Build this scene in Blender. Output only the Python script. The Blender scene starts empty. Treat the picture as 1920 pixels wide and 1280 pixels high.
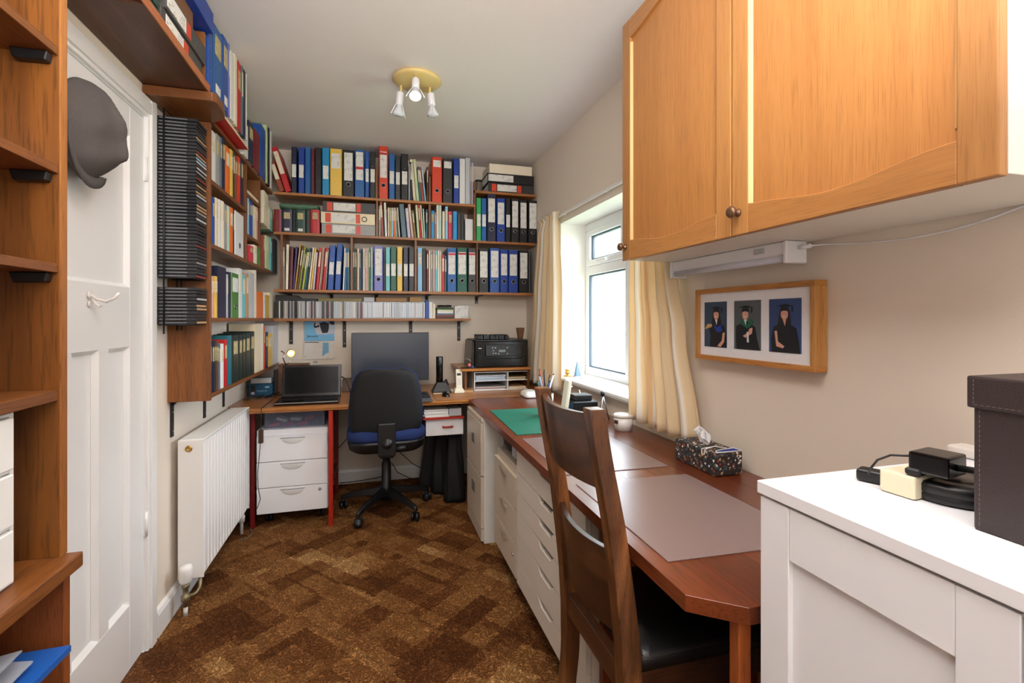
import bpy, bmesh, math, random
from mathutils import Vector, Matrix
random.seed(7)
PI = math.pi
C = bpy.context.scene.collection
SC = bpy.context.scene

# ------------------------------------------------------------------ camera, sky, lights, exposure
YAW = math.atan(258 / 907.0); CY, SY = math.cos(YAW), math.sin(YAW)
EYE = 1.25; FPX = 907.0; HOR = 597.0
cam_data = bpy.data.cameras.new('camera'); cam = bpy.data.objects.new('camera', cam_data); C.objects.link(cam)
cam.location = (0, 0, EYE); cam.rotation_euler = (PI / 2, 0, -YAW)
cam_data.sensor_width = 36; cam_data.lens = 36 * FPX / 1920
cam_data.shift_y = -43 / 1920; cam_data.clip_start = 0.02
SC.camera = cam
SC.view_settings.view_transform = 'Standard'; SC.view_settings.look = 'None'
SC.view_settings.gamma = 1; SC.view_settings.use_curve_mapping = False
SC.view_settings.exposure = 0.38

world = bpy.data.worlds.new('overcast_sky'); SC.world = world; world.use_nodes = True
wn = world.node_tree; bgn = wn.nodes['Background']
bgn.inputs[0].default_value = (0.86, 0.93, 1.0, 1); bgn.inputs[1].default_value = 12.0

def area(name, loc, rot, sx, sy, power, col, portal=False):
    l = bpy.data.lights.new(name, 'AREA'); l.shape = 'RECTANGLE'; l.size = sx; l.size_y = sy
    l.energy = power; l.color = col
    if portal: l.cycles.is_portal = True
    o = bpy.data.objects.new(name, l); C.objects.link(o); o.location = loc; o.rotation_euler = rot
    return o
# portal in the window opening (samples the sky), and added fill lights with no fixture in the room
area('window_portal', (1.56, 2.43, 1.38), (0, PI / 2, 0), 1.05, 1.36, 1, (1, 1, 1), True)
area('room_end_fill', (0.1, -1.15, 1.5), (math.radians(88), 0, 0), 1.6, 1.6, 10.5, (1.0, 0.99, 0.975))  # added fill light behind the camera, facing into the room
area('ceiling_bounce_fill', (0.15, -0.1, 1.85), (math.radians(155), 0, 0), 1.2, 0.8, 46, (1.0, 0.985, 0.965))  # added fill aimed up at the ceiling for soft bounced light
area('overhead_fill', (0.05, 0.75, 2.46), (math.radians(8), 0, 0), 1.2, 1.2, 18, (1.0, 0.99, 0.975))  # added fill below the ceiling, out of view, brightening carpet and desk

# ------------------------------------------------------------------ pixel to point on a real plane
def uv(px, py): return (px - 960) / FPX, (HOR - py) / FPX
def at_x(px, py, X):
    u, v = uv(px, py); D = X / (SY + u * CY); return Vector((X, (CY - u * SY) * D, EYE + v * D))
def at_y(px, py, Y):
    u, v = uv(px, py); D = Y / (CY - u * SY); return Vector(((SY + u * CY) * D, Y, EYE + v * D))
def at_z(px, py, Z):
    u, v = uv(px, py); D = (Z - EYE) / v; return Vector(((SY + u * CY) * D, (CY - u * SY) * D, Z))

# ------------------------------------------------------------------ materials
def lin(c):
    return tuple(((x / 255) / 12.92 if x / 255 <= 0.04045 else ((x / 255 + 0.055) / 1.055) ** 2.4) for x in c) + (1,)
MATS = {}
def plain(name, rgb, rough=0.5, metal=0.0, var=0.06, scale=30, bump=0.0, bscale=400, spec=0.5, coat=0, alpha=None, trans=0, emit=None):
    if name in MATS: return MATS[name]
    m = bpy.data.materials.new(name); m.use_nodes = True; nt = m.node_tree; b = nt.nodes['Principled BSDF']
    c = lin(rgb)
    tc = nt.nodes.new('ShaderNodeTexCoord'); nz = nt.nodes.new('ShaderNodeTexNoise'); nz.inputs['Scale'].default_value = scale
    nz.inputs['Detail'].default_value = 4
    nt.links.new(tc.outputs['Object'], nz.inputs['Vector'])
    mx = nt.nodes.new('ShaderNodeMix'); mx.data_type = 'RGBA'
    mx.inputs['A'].default_value = tuple(x * (1 - var) for x in c[:3]) + (1,)
    mx.inputs['B'].default_value = tuple(min(1, x * (1 + var)) for x in c[:3]) + (1,)
    nt.links.new(nz.outputs['Fac'], mx.inputs['Factor']); nt.links.new(mx.outputs['Result'], b.inputs['Base Color'])
    b.inputs['Roughness'].default_value = rough; b.inputs['Metallic'].default_value = metal
    b.inputs['Specular IOR Level'].default_value = spec; b.inputs['Coat Weight'].default_value = coat
    if trans: b.inputs['Transmission Weight'].default_value = trans
    if alpha is not None: b.inputs['Alpha'].default_value = alpha
    if emit: b.inputs['Emission Color'].default_value = lin(emit[0]); b.inputs['Emission Strength'].default_value = emit[1]
    if bump:
        n2 = nt.nodes.new('ShaderNodeTexNoise'); n2.inputs['Scale'].default_value = bscale; n2.inputs['Detail'].default_value = 3
        nt.links.new(tc.outputs['Object'], n2.inputs['Vector'])
        bp = nt.nodes.new('ShaderNodeBump'); bp.inputs['Strength'].default_value = bump; bp.inputs['Distance'].default_value = 0.002
        nt.links.new(n2.outputs['Fac'], bp.inputs['Height']); nt.links.new(bp.outputs['Normal'], b.inputs['Normal'])
    MATS[name] = m; return m

def wood(name, light, dark, axis='z', rough=0.4, grain=70, stretch=0.045, pores=0.35, coat=0.1, rings=0.5, rscale=5):
    if name in MATS: return MATS[name]
    m = bpy.data.materials.new(name); m.use_nodes = True; nt = m.node_tree; b = nt.nodes['Principled BSDF']
    N = nt.nodes.new; L = nt.links.new
    tc = N('ShaderNodeTexCoord'); oi = N('ShaderNodeObjectInfo')
    mp = N('ShaderNodeMapping'); s = [1, 1, 1]; s['xyz'.index(axis)] = stretch; mp.inputs['Scale'].default_value = s
    add = N('ShaderNodeVectorMath'); add.operation = 'ADD'
    rv = N('ShaderNodeCombineXYZ')
    mul = N('ShaderNodeMath'); mul.operation = 'MULTIPLY'; mul.inputs[1].default_value = 37.0; L(oi.outputs['Random'], mul.inputs[0])
    for k in range(3): L(mul.outputs[0], rv.inputs[k])
    L(tc.outputs['Object'], mp.inputs['Vector']); L(mp.outputs[0], add.inputs[0]); L(rv.outputs[0], add.inputs[1])
    n1 = N('ShaderNodeTexNoise'); n1.inputs['Scale'].default_value = rscale; n1.inputs['Detail'].default_value = 3; n1.inputs['Distortion'].default_value = 0.6
    L(add.outputs[0], n1.inputs['Vector'])
    wv = N('ShaderNodeMath'); wv.operation = 'MULTIPLY'; wv.inputs[1].default_value = 22; L(n1.outputs['Fac'], wv.inputs[0])
    sn = N('ShaderNodeMath'); sn.operation = 'SINE'; L(wv.outputs[0], sn.inputs[0])
    n2 = N('ShaderNodeTexNoise'); n2.inputs['Scale'].default_value = grain; n2.inputs['Detail'].default_value = 5; n2.inputs['Roughness'].default_value = 0.7
    L(add.outputs[0], n2.inputs['Vector'])
    r = N('ShaderNodeMapRange'); r.inputs['From Min'].default_value = -1; L(sn.outputs[0], r.inputs['Value'])
    mixf = N('ShaderNodeMix'); mixf.data_type = 'FLOAT'; mixf.inputs['Factor'].default_value = rings
    L(n2.outputs['Fac'], mixf.inputs['A']); L(r.outputs[0], mixf.inputs['B'])
    cr = N('ShaderNodeValToRGB'); cr.color_ramp.elements[0].color = lin(dark); cr.color_ramp.elements[0].position = 0.1
    cr.color_ramp.elements[1].color = lin(light); cr.color_ramp.elements[1].position = 0.9
    L(mixf.outputs['Result'], cr.inputs[0])
    n3 = N('ShaderNodeTexNoise'); n3.inputs['Scale'].default_value = grain * 5; n3.inputs['Detail'].default_value = 2; L(add.outputs[0], n3.inputs['Vector'])
    cr3 = N('ShaderNodeValToRGB'); cr3.color_ramp.elements[0].position = 0.36; cr3.color_ramp.elements[1].position = 0.46
    cr3.color_ramp.elements[0].color = (1 - pores,) * 3 + (1,); L(n3.outputs['Fac'], cr3.inputs[0])
    mm = N('ShaderNodeMix'); mm.data_type = 'RGBA'; mm.blend_type = 'MULTIPLY'; mm.inputs['Factor'].default_value = 1
    hv = N('ShaderNodeHueSaturation'); vm = N('ShaderNodeMapRange'); vm.inputs['To Min'].default_value = 0.88; vm.inputs['To Max'].default_value = 1.1; L(oi.outputs['Random'], vm.inputs['Value']); L(vm.outputs[0], hv.inputs['Value'])
    L(cr.outputs[0], mm.inputs['A']); L(cr3.outputs[0], mm.inputs['B']); L(mm.outputs['Result'], hv.inputs['Color']); L(hv.outputs[0], b.inputs['Base Color'])
    b.inputs['Roughness'].default_value = rough; b.inputs['Coat Weight'].default_value = coat; b.inputs['Coat Roughness'].default_value = 0.2
    bp = N('ShaderNodeBump'); bp.inputs['Strength'].default_value = 0.12; bp.inputs['Distance'].default_value = 0.001
    L(n2.outputs['Fac'], bp.inputs['Height']); L(bp.outputs['Normal'], b.inputs['Normal'])
    MATS[name] = m; return m

def print_mat(name, base, ink, sx=300, sz=130, amount=0.5):
    """paper with small lines of print: flat print only"""
    if name in MATS: return MATS[name]
    m = bpy.data.materials.new(name); m.use_nodes = True; nt = m.node_tree; b = nt.nodes['Principled BSDF']; N = nt.nodes.new; L = nt.links.new
    tc = N('ShaderNodeTexCoord'); sp = N('ShaderNodeSeparateXYZ'); L(tc.outputs['Object'], sp.inputs[0])
    mu = N('ShaderNodeMath'); mu.operation = 'MULTIPLY'; mu.inputs[1].default_value = sz * 6.28; L(sp.outputs['Z'], mu.inputs[0])
    si = N('ShaderNodeMath'); si.operation = 'SINE'; L(mu.outputs[0], si.inputs[0])
    g = N('ShaderNodeMath'); g.operation = 'GREATER_THAN'; g.inputs[1].default_value = 0.3; L(si.outputs[0], g.inputs[0])
    nz = N('ShaderNodeTexNoise'); nz.inputs['Scale'].default_value = sx; L(tc.outputs['Object'], nz.inputs['Vector'])
    g2 = N('ShaderNodeMath'); g2.operation = 'GREATER_THAN'; g2.inputs[1].default_value = 0.5; L(nz.outputs['Fac'], g2.inputs[0])
    nb = N('ShaderNodeTexNoise'); nb.inputs['Scale'].default_value = 28; L(tc.outputs['Object'], nb.inputs['Vector'])
    g3 = N('ShaderNodeMath'); g3.operation = 'GREATER_THAN'; g3.inputs[1].default_value = 1 - amount; L(nb.outputs['Fac'], g3.inputs[0])
    m1 = N('ShaderNodeMath'); m1.operation = 'MULTIPLY'; L(g.outputs[0], m1.inputs[0]); L(g2.outputs[0], m1.inputs[1])
    m2 = N('ShaderNodeMath'); m2.operation = 'MULTIPLY'; L(m1.outputs[0], m2.inputs[0]); L(g3.outputs[0], m2.inputs[1])
    mx = N('ShaderNodeMix'); mx.data_type = 'RGBA'; mx.inputs['A'].default_value = lin(base); mx.inputs['B'].default_value = lin(ink)
    L(m2.outputs[0], mx.inputs['Factor']); L(mx.outputs['Result'], b.inputs['Base Color']); b.inputs['Roughness'].default_value = 0.6
    MATS[name] = m; return m

# ------------------------------------------------------------------ mesh building
WORLD = {}
class MB:
    def __init__(s): s.v = []; s.f = []; s.m = []; s.uv = None; s.smooth = []
    def add(s, vs, fs, m=0, smooth=False):
        n = len(s.v); s.v += [tuple(p) for p in vs]
        for f in fs: s.f.append(tuple(i + n for i in f)); s.m.append(m); s.smooth.append(smooth)
        return s
    def box(s, x0, x1, y0, y1, z0, z1, m=0, R=None, pivot=None):
        if x0 > x1: x0, x1 = x1, x0
        if y0 > y1: y0, y1 = y1, y0
        if z0 > z1: z0, z1 = z1, z0
        vs = [Vector(p) for p in ((x0, y0, z0), (x1, y0, z0), (x1, y1, z0), (x0, y1, z0), (x0, y0, z1), (x1, y0, z1), (x1, y1, z1), (x0, y1, z1))]
        if R is not None:
            pv = Vector(pivot) if pivot is not None else Vector(((x0 + x1) / 2, (y0 + y1) / 2, (z0 + z1) / 2))
            vs = [pv + R @ (p - pv) for p in vs]
        return s.add(vs, [(3, 2, 1, 0), (4, 5, 6, 7), (0, 1, 5, 4), (1, 2, 6, 5), (2, 3, 7, 6), (3, 0, 4, 7)], m)
    def prism(s, pts, axis, a0, a1, m=0):
        def mk(p, a): return {'z': (p[0], p[1], a), 'x': (a, p[0], p[1]), 'y': (p[0], a, p[1])}[axis]
        n = len(pts); vs = [mk(p, a0) for p in pts] + [mk(p, a1) for p in pts]
        fs = [tuple(range(n))[::-1], tuple(range(n, 2 * n))] + [(i, (i + 1) % n, n + (i + 1) % n, n + i) for i in range(n)]
        return s.add(vs, fs, m)
    def loft(s, rings, m=0, smooth=True, cap=True, closed=True):
        k = len(rings[0]); vs = [p for r in rings for p in r]; fs = []
        for i in range(len(rings) - 1):
            for j in range(k if closed else k - 1):
                a = i * k + j; b_ = i * k + (j + 1) % k; fs.append((a, b_, b_ + k, a + k))
        s.add(vs, fs, m, smooth)
        if cap and closed:
            n = len(s.v) - len(vs)
            s.f.append(tuple(range(n, n + k))[::-1]); s.m.append(m); s.smooth.append(False)
            s.f.append(tuple(range(n + len(vs) - k, n + len(vs)))); s.m.append(m); s.smooth.append(False)
        return s
    def tube(s, pts, r, n=8, m=0, rs=None):
        pts = [Vector(p) for p in pts]; rings = []; up = None
        for i, p in enumerate(pts):
            t = (pts[min(i + 1, len(pts) - 1)] - pts[max(i - 1, 0)]).normalized()
            if up is None:
                up = Vector((0, 0, 1)) if abs(t.z) < 0.9 else Vector((1, 0, 0))
            a = t.cross(up).normalized(); b_ = a.cross(t).normalized(); up = b_
            rr = rs[i] if rs else r
            rings.append([p + a * math.cos(2 * PI * j / n) * rr + b_ * math.sin(2 * PI * j / n) * rr for j in range(n)])
        return s.loft(rings, m)
    def lathe(s, c, prof, n=24, m=0, R=None, smooth=True):
        c = Vector(c); rings = []
        for r, z in prof:
            ring = []
            for j in range(n):
                p = Vector((math.cos(2 * PI * j / n) * r, math.sin(2 * PI * j / n) * r, z))
                ring.append(c + (R @ p if R is not None else p))
            rings.append(ring)
        return s.loft(rings, m, smooth)
    def build(s, name, mats, parent=None, bevel=0, seg=1, origin=None, subsurf=0, solid=0, angle=30):
        if not isinstance(mats, (list, tuple)): mats = [mats]
        xs = [p[0] for p in s.v]; ys = [p[1] for p in s.v]; zs = [p[2] for p in s.v]
        o_ = Vector(origin) if origin is not None else Vector(((min(xs) + max(xs)) / 2, (min(ys) + max(ys)) / 2, min(zs)))
        me = bpy.data.meshes.new(name)
        me.from_pydata([tuple(Vector(p) - o_) for p in s.v], [], s.f)
        for m in mats: me.materials.append(m)
        me.polygons.foreach_set('material_index', s.m); me.polygons.foreach_set('use_smooth', s.smooth)
        if s.uv:
            l = me.uv_layers.new(name='UVMap')
            for lp in me.loops: l.data[lp.index].uv = s.uv[lp.vertex_index]
        bm = bmesh.new(); bm.from_mesh(me); bmesh.ops.recalc_face_normals(bm, faces=bm.faces)
        if bevel:
            es = [e for e in bm.edges if e.is_manifold and e.calc_face_angle(0) > math.radians(angle)]
            bmesh.ops.bevel(bm, geom=es, offset=bevel, segments=seg, affect='EDGES', clamp_overlap=True, profile=0.6)
        bm.to_mesh(me); bm.free()
        ob = bpy.data.objects.new(name, me); C.objects.link(ob)
        WORLD[ob.name] = o_
        if parent is not None: ob.parent = parent; ob.location = o_ - WORLD[parent.name]
        else: ob.location = o_
        if solid: md = ob.modifiers.new('thickness', 'SOLIDIFY'); md.thickness = solid; md.offset = 0
        if subsurf: md = ob.modifiers.new('smooth', 'SUBSURF'); md.levels = subsurf; md.render_levels = subsurf
        return ob

def tag(o, label, cat, group=None):
    o['label'] = label; o['category'] = cat
    if group: o['group'] = group
    return o
def thing(name, loc, label, cat, group=None):
    o = bpy.data.objects.new(name, None); C.objects.link(o); o.location = loc; o.empty_display_size = 0.1
    WORLD[o.name] = Vector(loc); return tag(o, label, cat, group)
def struct(o): o['kind'] = 'structure'; return o
def B(*a, **k): return MB().box(*a, **k)

# ------------------------------------------------------------------ shared materials
wall_m = plain('wall_paint_cream', (228, 216, 200), 0.85, var=0.02, scale=3, bump=0.15, bscale=250)
ceil_m = plain('ceiling_paper_white', (236, 229, 226), 0.9, var=0.02, scale=3, bump=0.5, bscale=150)
white_gloss = plain('white_gloss_paint', (236, 236, 234), 0.3, var=0.01, scale=5)
white_satin = plain('white_satin', (236, 237, 240), 0.35, var=0.01, scale=5)
upvc = plain('white_upvc', (240, 243, 247), 0.25, var=0.01)
black_metal = plain('black_metal', (22, 22, 24), 0.45, var=0.1)
black_plastic = plain('black_plastic', (18, 18, 20), 0.4, var=0.1)
gloss_black = plain('gloss_black', (9, 9, 11), 0.2, var=0.1)
chrome = plain('chrome', (210, 210, 210), 0.15, metal=1)
steel = plain('brushed_steel', (170, 170, 172), 0.35, metal=1)
brass = plain('brass', (196, 158, 92), 0.3, metal=1)
teak_x = wood('teak_along_x', (184, 120, 58), (146, 86, 38), 'x', 0.45, rings=0.3)
teak_y = wood('teak_along_y', (140, 84, 36), (104, 58, 22), 'y', 0.45, rings=0.3)
teak_z = wood('teak_upright', (142, 86, 38), (106, 60, 24), 'z', 0.42, grain=60, rings=0.35)
paper_m = plain('paper_white', (238, 236, 230), 0.7, var=0.02)
# ================================================================== THE SETTING
XL, XR, YB, YN, ZC = -0.83, 1.23, 3.88, -1.35, 2.49
# carpet: brown mosaic of diagonal blocks with a curly pile
def carpet():
    m = bpy.data.materials.new('carpet_brown_mosaic'); m.use_nodes = True; nt = m.node_tree; b = nt.nodes['Principled BSDF']; N = nt.nodes.new; L = nt.links.new
    tc = N('ShaderNodeTexCoord')
    dn = N('ShaderNodeTexNoise'); dn.inputs['Scale'].default_value = 60; dn.inputs['Detail'].default_value = 2; L(tc.outputs['Object'], dn.inputs['Vector'])
    ds = N('ShaderNodeVectorMath'); ds.operation = 'MULTIPLY_ADD'; ds.inputs[1].default_value = (0.03, 0.03, 0); L(dn.outputs['Color'], ds.inputs[0]); L(tc.outputs['Object'], ds.inputs[2])
    outs = []
    for ang, sx, sy, off in ((50, 4.6, 8.0, 0.0), (50, 9.0, 3.6, 3.3), (50, 3.0, 11.0, 7.1)):
        vr = N('ShaderNodeVectorRotate'); vr.rotation_type = 'Z_AXIS'; vr.inputs['Angle'].default_value = math.radians(ang); L(ds.outputs[0], vr.inputs['Vector'])
        mp = N('ShaderNodeMapping'); mp.inputs['Scale'].default_value = (sx, sy, 1); mp.inputs['Location'].default_value = (off, off * 1.7, 0)
        L(vr.outputs[0], mp.inputs['Vector'])
        fl = N('ShaderNodeVectorMath'); fl.operation = 'FLOOR'; L(mp.outputs[0], fl.inputs[0])
        wn_ = N('ShaderNodeTexWhiteNoise'); wn_.noise_dimensions = '2D'; L(fl.outputs[0], wn_.inputs['Vector']); outs.append(wn_.outputs['Value'])
    a = N('ShaderNodeMath'); a.operation = 'ADD'; L(outs[0], a.inputs[0]); L(outs[1], a.inputs[1])
    a2 = N('ShaderNodeMath'); a2.operation = 'MULTIPLY_ADD'; a2.inputs[1].default_value = 0.7; L(outs[2], a2.inputs[0]); L(a.outputs[0], a2.inputs[2])
    dv = N('ShaderNodeMath'); dv.operation = 'MULTIPLY'; dv.inputs[1].default_value = 0.37; L(a2.outputs[0], dv.inputs[0])
    cr = N('ShaderNodeValToRGB'); e = cr.color_ramp.elements; e[0].position = 0.2; e[0].color = lin((112, 68, 36)); e[1].position = 0.86; e[1].color = lin((218, 170, 112))
    for p, c in ((0.4, (138, 88, 48)), (0.52, (178, 126, 74)), (0.66, (154, 102, 58)), (0.76, (200, 148, 92))):
        k = e.new(p); k.color = lin(c)
    L(dv.outputs[0], cr.inputs[0])
    # curls
    n1 = N('ShaderNodeTexNoise'); n1.inputs['Scale'].default_value = 42; n1.inputs['Detail'].default_value = 1.5; n1.inputs['Distortion'].default_value = 1.2; L(tc.outputs['Object'], n1.inputs['Vector'])
    mu = N('ShaderNodeMath'); mu.operation = 'MULTIPLY'; mu.inputs[1].default_value = 34; L(n1.outputs['Fac'], mu.inputs[0])
    si = N('ShaderNodeMath'); si.operation = 'SINE'; L(mu.outputs[0], si.inputs[0])
    c2 = N('ShaderNodeValToRGB'); c2.color_ramp.elements[0].position = 0.0; c2.color_ramp.elements[0].color = (0.42, 0.36, 0.3, 1); c2.color_ramp.elements[1].position = 0.6; c2.color_ramp.elements[1].color = (1.12, 1.12, 1.12, 1)
    L(si.outputs[0], c2.inputs[0])
    n3 = N('ShaderNodeTexNoise'); n3.inputs['Scale'].default_value = 260; n3.inputs['Detail'].default_value = 2; L(tc.outputs['Object'], n3.inputs['Vector'])
    c3 = N('ShaderNodeMapRange'); c3.inputs['To Min'].default_value = 0.55; c3.inputs['To Max'].default_value = 1.3; L(n3.outputs['Fac'], c3.inputs['Value'])
    mm = N('ShaderNodeMix'); mm.data_type = 'RGBA'; mm.blend_type = 'MULTIPLY'; mm.inputs['Factor'].default_value = 0.85; L(cr.outputs[0], mm.inputs['A']); L(c2.outputs[0], mm.inputs['B'])
    m3 = N('ShaderNodeMix'); m3.data_type = 'RGBA'; m3.blend_type = 'MULTIPLY'; m3.inputs['Factor'].default_value = 1; L(mm.outputs['Result'], m3.inputs['A']); L(c3.outputs[0], m3.inputs['B'])
    L(m3.outputs['Result'], b.inputs['Base Color']); b.inputs['Roughness'].default_value = 1; b.inputs['Specular IOR Level'].default_value = 0.1
    bp = N('ShaderNodeBump'); bp.inputs['Strength'].default_value = 0.8; bp.inputs['Distance'].default_value = 0.006
    ad = N('ShaderNodeMath'); ad.operation = 'ADD'; L(si.outputs[0], ad.inputs[0]); L(n3.outputs['Fac'], ad.inputs[1]); L(ad.outputs[0], bp.inputs['Height']); L(bp.outputs['Normal'], b.inputs['Normal'])
    return m
struct(B(XL - 0.2, XR + 0.35, YN, YB + 0.2, -0.1, 0).build('floor', carpet()))
struct(B(XL - 0.2, XR + 0.35, YN, YB + 0.2, ZC, ZC + 0.1).build('ceiling', ceil_m))
struct(B(XL - 0.2, XR + 0.35, YB, YB + 0.2, 0, ZC).build('wall_back', wall_m))
struct(B(XL - 0.2, XR + 0.35, YN - 0.1, YN, -0.1, ZC + 0.1).build('wall_front', wall_m))
# left wall with the door opening
DY0, DY1, DZ = 1.33, 2.13, 2.02
w = MB(); w.box(XL - 0.2, XL, YN, DY0, 0, ZC); w.box(XL - 0.2, XL, DY1, YB, 0, ZC); w.box(XL - 0.2, XL, DY0, DY1, DZ, ZC)
struct(w.build('wall_left', wall_m))
# right wall with the window opening
WY0, WY1, WZ0, WZ1, WX = 1.82, 3.11, 0.835, 1.907, 1.415
w = MB(); w.box(XR, XR + 0.33, YN, WY0, 0, ZC); w.box(XR, XR + 0.33, WY1, YB, 0, ZC)
w.box(XR, XR + 0.33, WY0, WY1, 0, WZ0); w.box(XR, XR + 0.33, WY0, WY1, WZ1, ZC)
struct(w.build('wall_right', wall_m))
reveal_m = plain('reveal_white', (240, 238, 232), 0.7, var=0.01)
r = MB(); r.box(XR + 0.002, WX, WY1 - 0.006, WY1, WZ0 + 0.03, WZ1); r.box(XR + 0.002, WX, WY0, WY0 + 0.006, WZ0 + 0.03, WZ1); r.box(XR + 0.002, WX, WY0 + 0.006, WY1 - 0.006, WZ1 - 0.006, WZ1)
struct(r.build('trim_1', reveal_m))
# baseboards
bb = [(0, 0), (0.018, 0), (0.018, 0.085), (0.012, 0.1), (0.006, 0.105), (0, 0.105)]
m_ = MB(); m_.prism([(XL + a, b_) for a, b_ in bb], 'y', DY1 + 0.07, YB); struct(m_.build('baseboard_left', white_gloss))
m_ = MB(); m_.prism([(YB - a, b_) for a, b_ in bb], 'x', XL + 0.018, XR - 0.018); struct(m_.build('baseboard_back', white_gloss))
m_ = MB(); m_.prism([(XR - a, b_) for a, b_ in bb], 'y', YN, YB); struct(m_.build('baseboard_right', white_gloss))

# door 1 (closed, one upper panel over three tall lower panels)
dr = thing('door_1', (XL - 0.02, 1.74, 0), '', ''); del dr['label']; del dr['category']; dr['kind'] = 'structure'
x1 = XL + 0.0; x0 = XL - 0.04; a, b_ = 1.355, 2.118
zt = 2.0
sl = MB()
ys = [(1.47, 1.61), (1.67, 1.81), (1.87, 2.01)]
zL0, zL1, zU0, zU1 = 0.24, 1.15, 1.36, 1.895
sl.box(x0, x1, a, 1.47, 0.012, zt); sl.box(x0, x1, 2.01, b_, 0.012, zt)                       # stiles
sl.box(x0, x1, 1.47, 2.01, 0.012, zL0); sl.box(x0, x1, 1.47, 2.01, zL1, zU0); sl.box(x0, x1, 1.47, 2.01, zU1, zt)
sl.box(x0, x1, 1.61, 1.67, zL0, zL1); sl.box(x0, x1, 1.81, 1.87, zL0, zL1)
sl.build('door_frame', white_gloss, dr, bevel=0.0015)
def recess(y0, y1, z0, z1):
    p = MB(); p.box(x0 + 0.008, x1 - 0.016, y0, y1, z0, z1)
    e = 0.012   # sloped moulding round the panel
    for (pts) in (([(y0, z0), (y1, z0), (y1 - e, z0 + e), (y0 + e, z0 + e)]), ([(y0, z1), (y1, z1), (y1 - e, z1 - e), (y0 + e, z1 - e)]),
                  ([(y0, z0), (y0, z1), (y0 + e, z1 - e), (y0 + e, z0 + e)]), ([(y1, z0), (y1, z1), (y1 - e, z1 - e), (y1 - e, z0 + e)])):
        q = [(x1 - 0.001, *pts[0]), (x1 - 0.001, *pts[1]), (x1 - 0.0155, *pts[2]), (x1 - 0.0155, *pts[3])]
        p.add(q, [(0, 1, 2, 3)])
    p.build('door_panel', white_gloss, dr)
recess(1.47, 2.01, zU0, zU1)
for y0, y1 in ys: recess(y0, y1, zL0, zL1)
for hz in (0.435, 1.765):
    h = MB(); h.box(x1 - 0.002, x1 + 0.004, b_ - 0.003, b_ + 0.022, hz, hz + 0.09); h.tube([(x1 + 0.006, b_ + 0.003, hz), (x1 + 0.006, b_ + 0.003, hz + 0.09)], 0.006)
    h.build('hinge', white_gloss, dr)
# coat hook on the door
hc = at_x(166, 560, XL); hy, hz = hc.y, hc.z
h = MB(); h.lathe((XL + 0.004, hy, hz + 0.012), [(0.012, -0.003), (0.012, 0.003)], 16, R=Matrix.Rotation(PI / 2, 3, 'Y'))
h.lathe((XL + 0.004, hy, hz - 0.016), [(0.009, -0.003), (0.009, 0.003)], 16, R=Matrix.Rotation(PI / 2, 3, 'Y'))
h.tube([(XL + 0.006, hy, hz + 0.012), (XL + 0.02, hy, hz), (XL + 0.045, hy, hz - 0.008), (XL + 0.068, hy, hz + 0.004), (XL + 0.078, hy, hz + 0.02)], 0.0045, 8)
h.tube([(XL + 0.01, hy, hz), (XL + 0.022, hy, hz - 0.018), (XL + 0.03, hy, hz - 0.022)], 0.004, 8)
h.build('coat_hook', plain('hook_white', (228, 222, 216), 0.3), dr)
# door lining and architrave
t = MB()
t.box(XL - 0.15, XL + 0.001, b_ + 0.002, DY1, 0, DZ); t.box(XL - 0.15, XL + 0.001, DY0, a - 0.002, 0, DZ); t.box(XL - 0.15, XL + 0.001, a - 0.002, b_ + 0.002, zt + 0.003, DZ)
for (o, th) in ((0.0, 0.014), (0.012, 0.02), (0.045, 0.016)):
    pass
def arch(o0, o1, th):
    t.box(XL, XL + th, b_ + 0.006 + o0, b_ + 0.006 + o1, 0, DZ + o1)
    t.box(XL, XL + th, a - 0.006 - o1, a - 0.006 - o0, 0, DZ + o1)
    t.box(XL, XL + th, a - 0.006 - o0, b_ + 0.006 + o0, DZ - 0.012 + o0, DZ - 0.012 + o1)
arch(0.0, 0.014, 0.012); arch(0.014, 0.055, 0.02); arch(0.055, 0.072, 0.014)
struct(t.build('trim_2', white_gloss, bevel=0.001))

# window 1
wd = thing('window_1', (WX + 0.03, 2.43, WZ0), '', ''); del wd['label']; del wd['category']; wd['kind'] = 'structure'
fx0, fx1 = WX, WX + 0.065
zb, zt_ = WZ0 + 0.03, WZ1 - 0.004; ya, yb_ = WY0 + 0.006, WY1 - 0.006
f = MB(); f.box(fx0, fx1, ya, yb_, zb, zb + 0.055); f.box(fx0, fx1, ya, yb_, zt_ - 0.055, zt_)
f.box(fx0, fx1, ya, ya + 0.055, zb + 0.055, zt_ - 0.055); f.box(fx0, fx1, yb_ - 0.055, yb_, zb + 0.055, zt_ - 0.055)
f.build('window_frame', upvc, wd, bevel=0.004)
MU0, MU1 = 2.475, 2.545; TR0, TR1 = 1.545, 1.605
B(fx0 - 0.003, fx1, MU0, MU1, zb + 0.05, zt_ - 0.05).build('mullion', upvc, wd, bevel=0.004)
B(fx0 - 0.003, fx1, MU1, yb_ - 0.05, TR0, TR1).build('transom', upvc, wd, bevel=0.004)
glass_m = bpy.data.materials.new('window_glass_misted'); glass_m.use_nodes = True
nt = glass_m.node_tree; nt.nodes.clear(); N = nt.nodes.new; L = nt.links.new
out = N('ShaderNodeOutputMaterial'); tr = N('ShaderNodeBsdfTransparent'); tr.inputs[0].default_value = (0.95, 0.97, 1, 1)
gl = N('ShaderNodeBsdfGlossy'); gl.inputs['Roughness'].default_value = 0.05; tl = N('ShaderNodeBsdfTranslucent'); tl.inputs[0].default_value = (0.97, 0.97, 0.97, 1)
tc = N('ShaderNodeTexCoord'); mp = N('ShaderNodeMapping'); mp.inputs['Scale'].default_value = (1, 38, 2.2); L(tc.outputs['Object'], mp.inputs[0])
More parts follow.
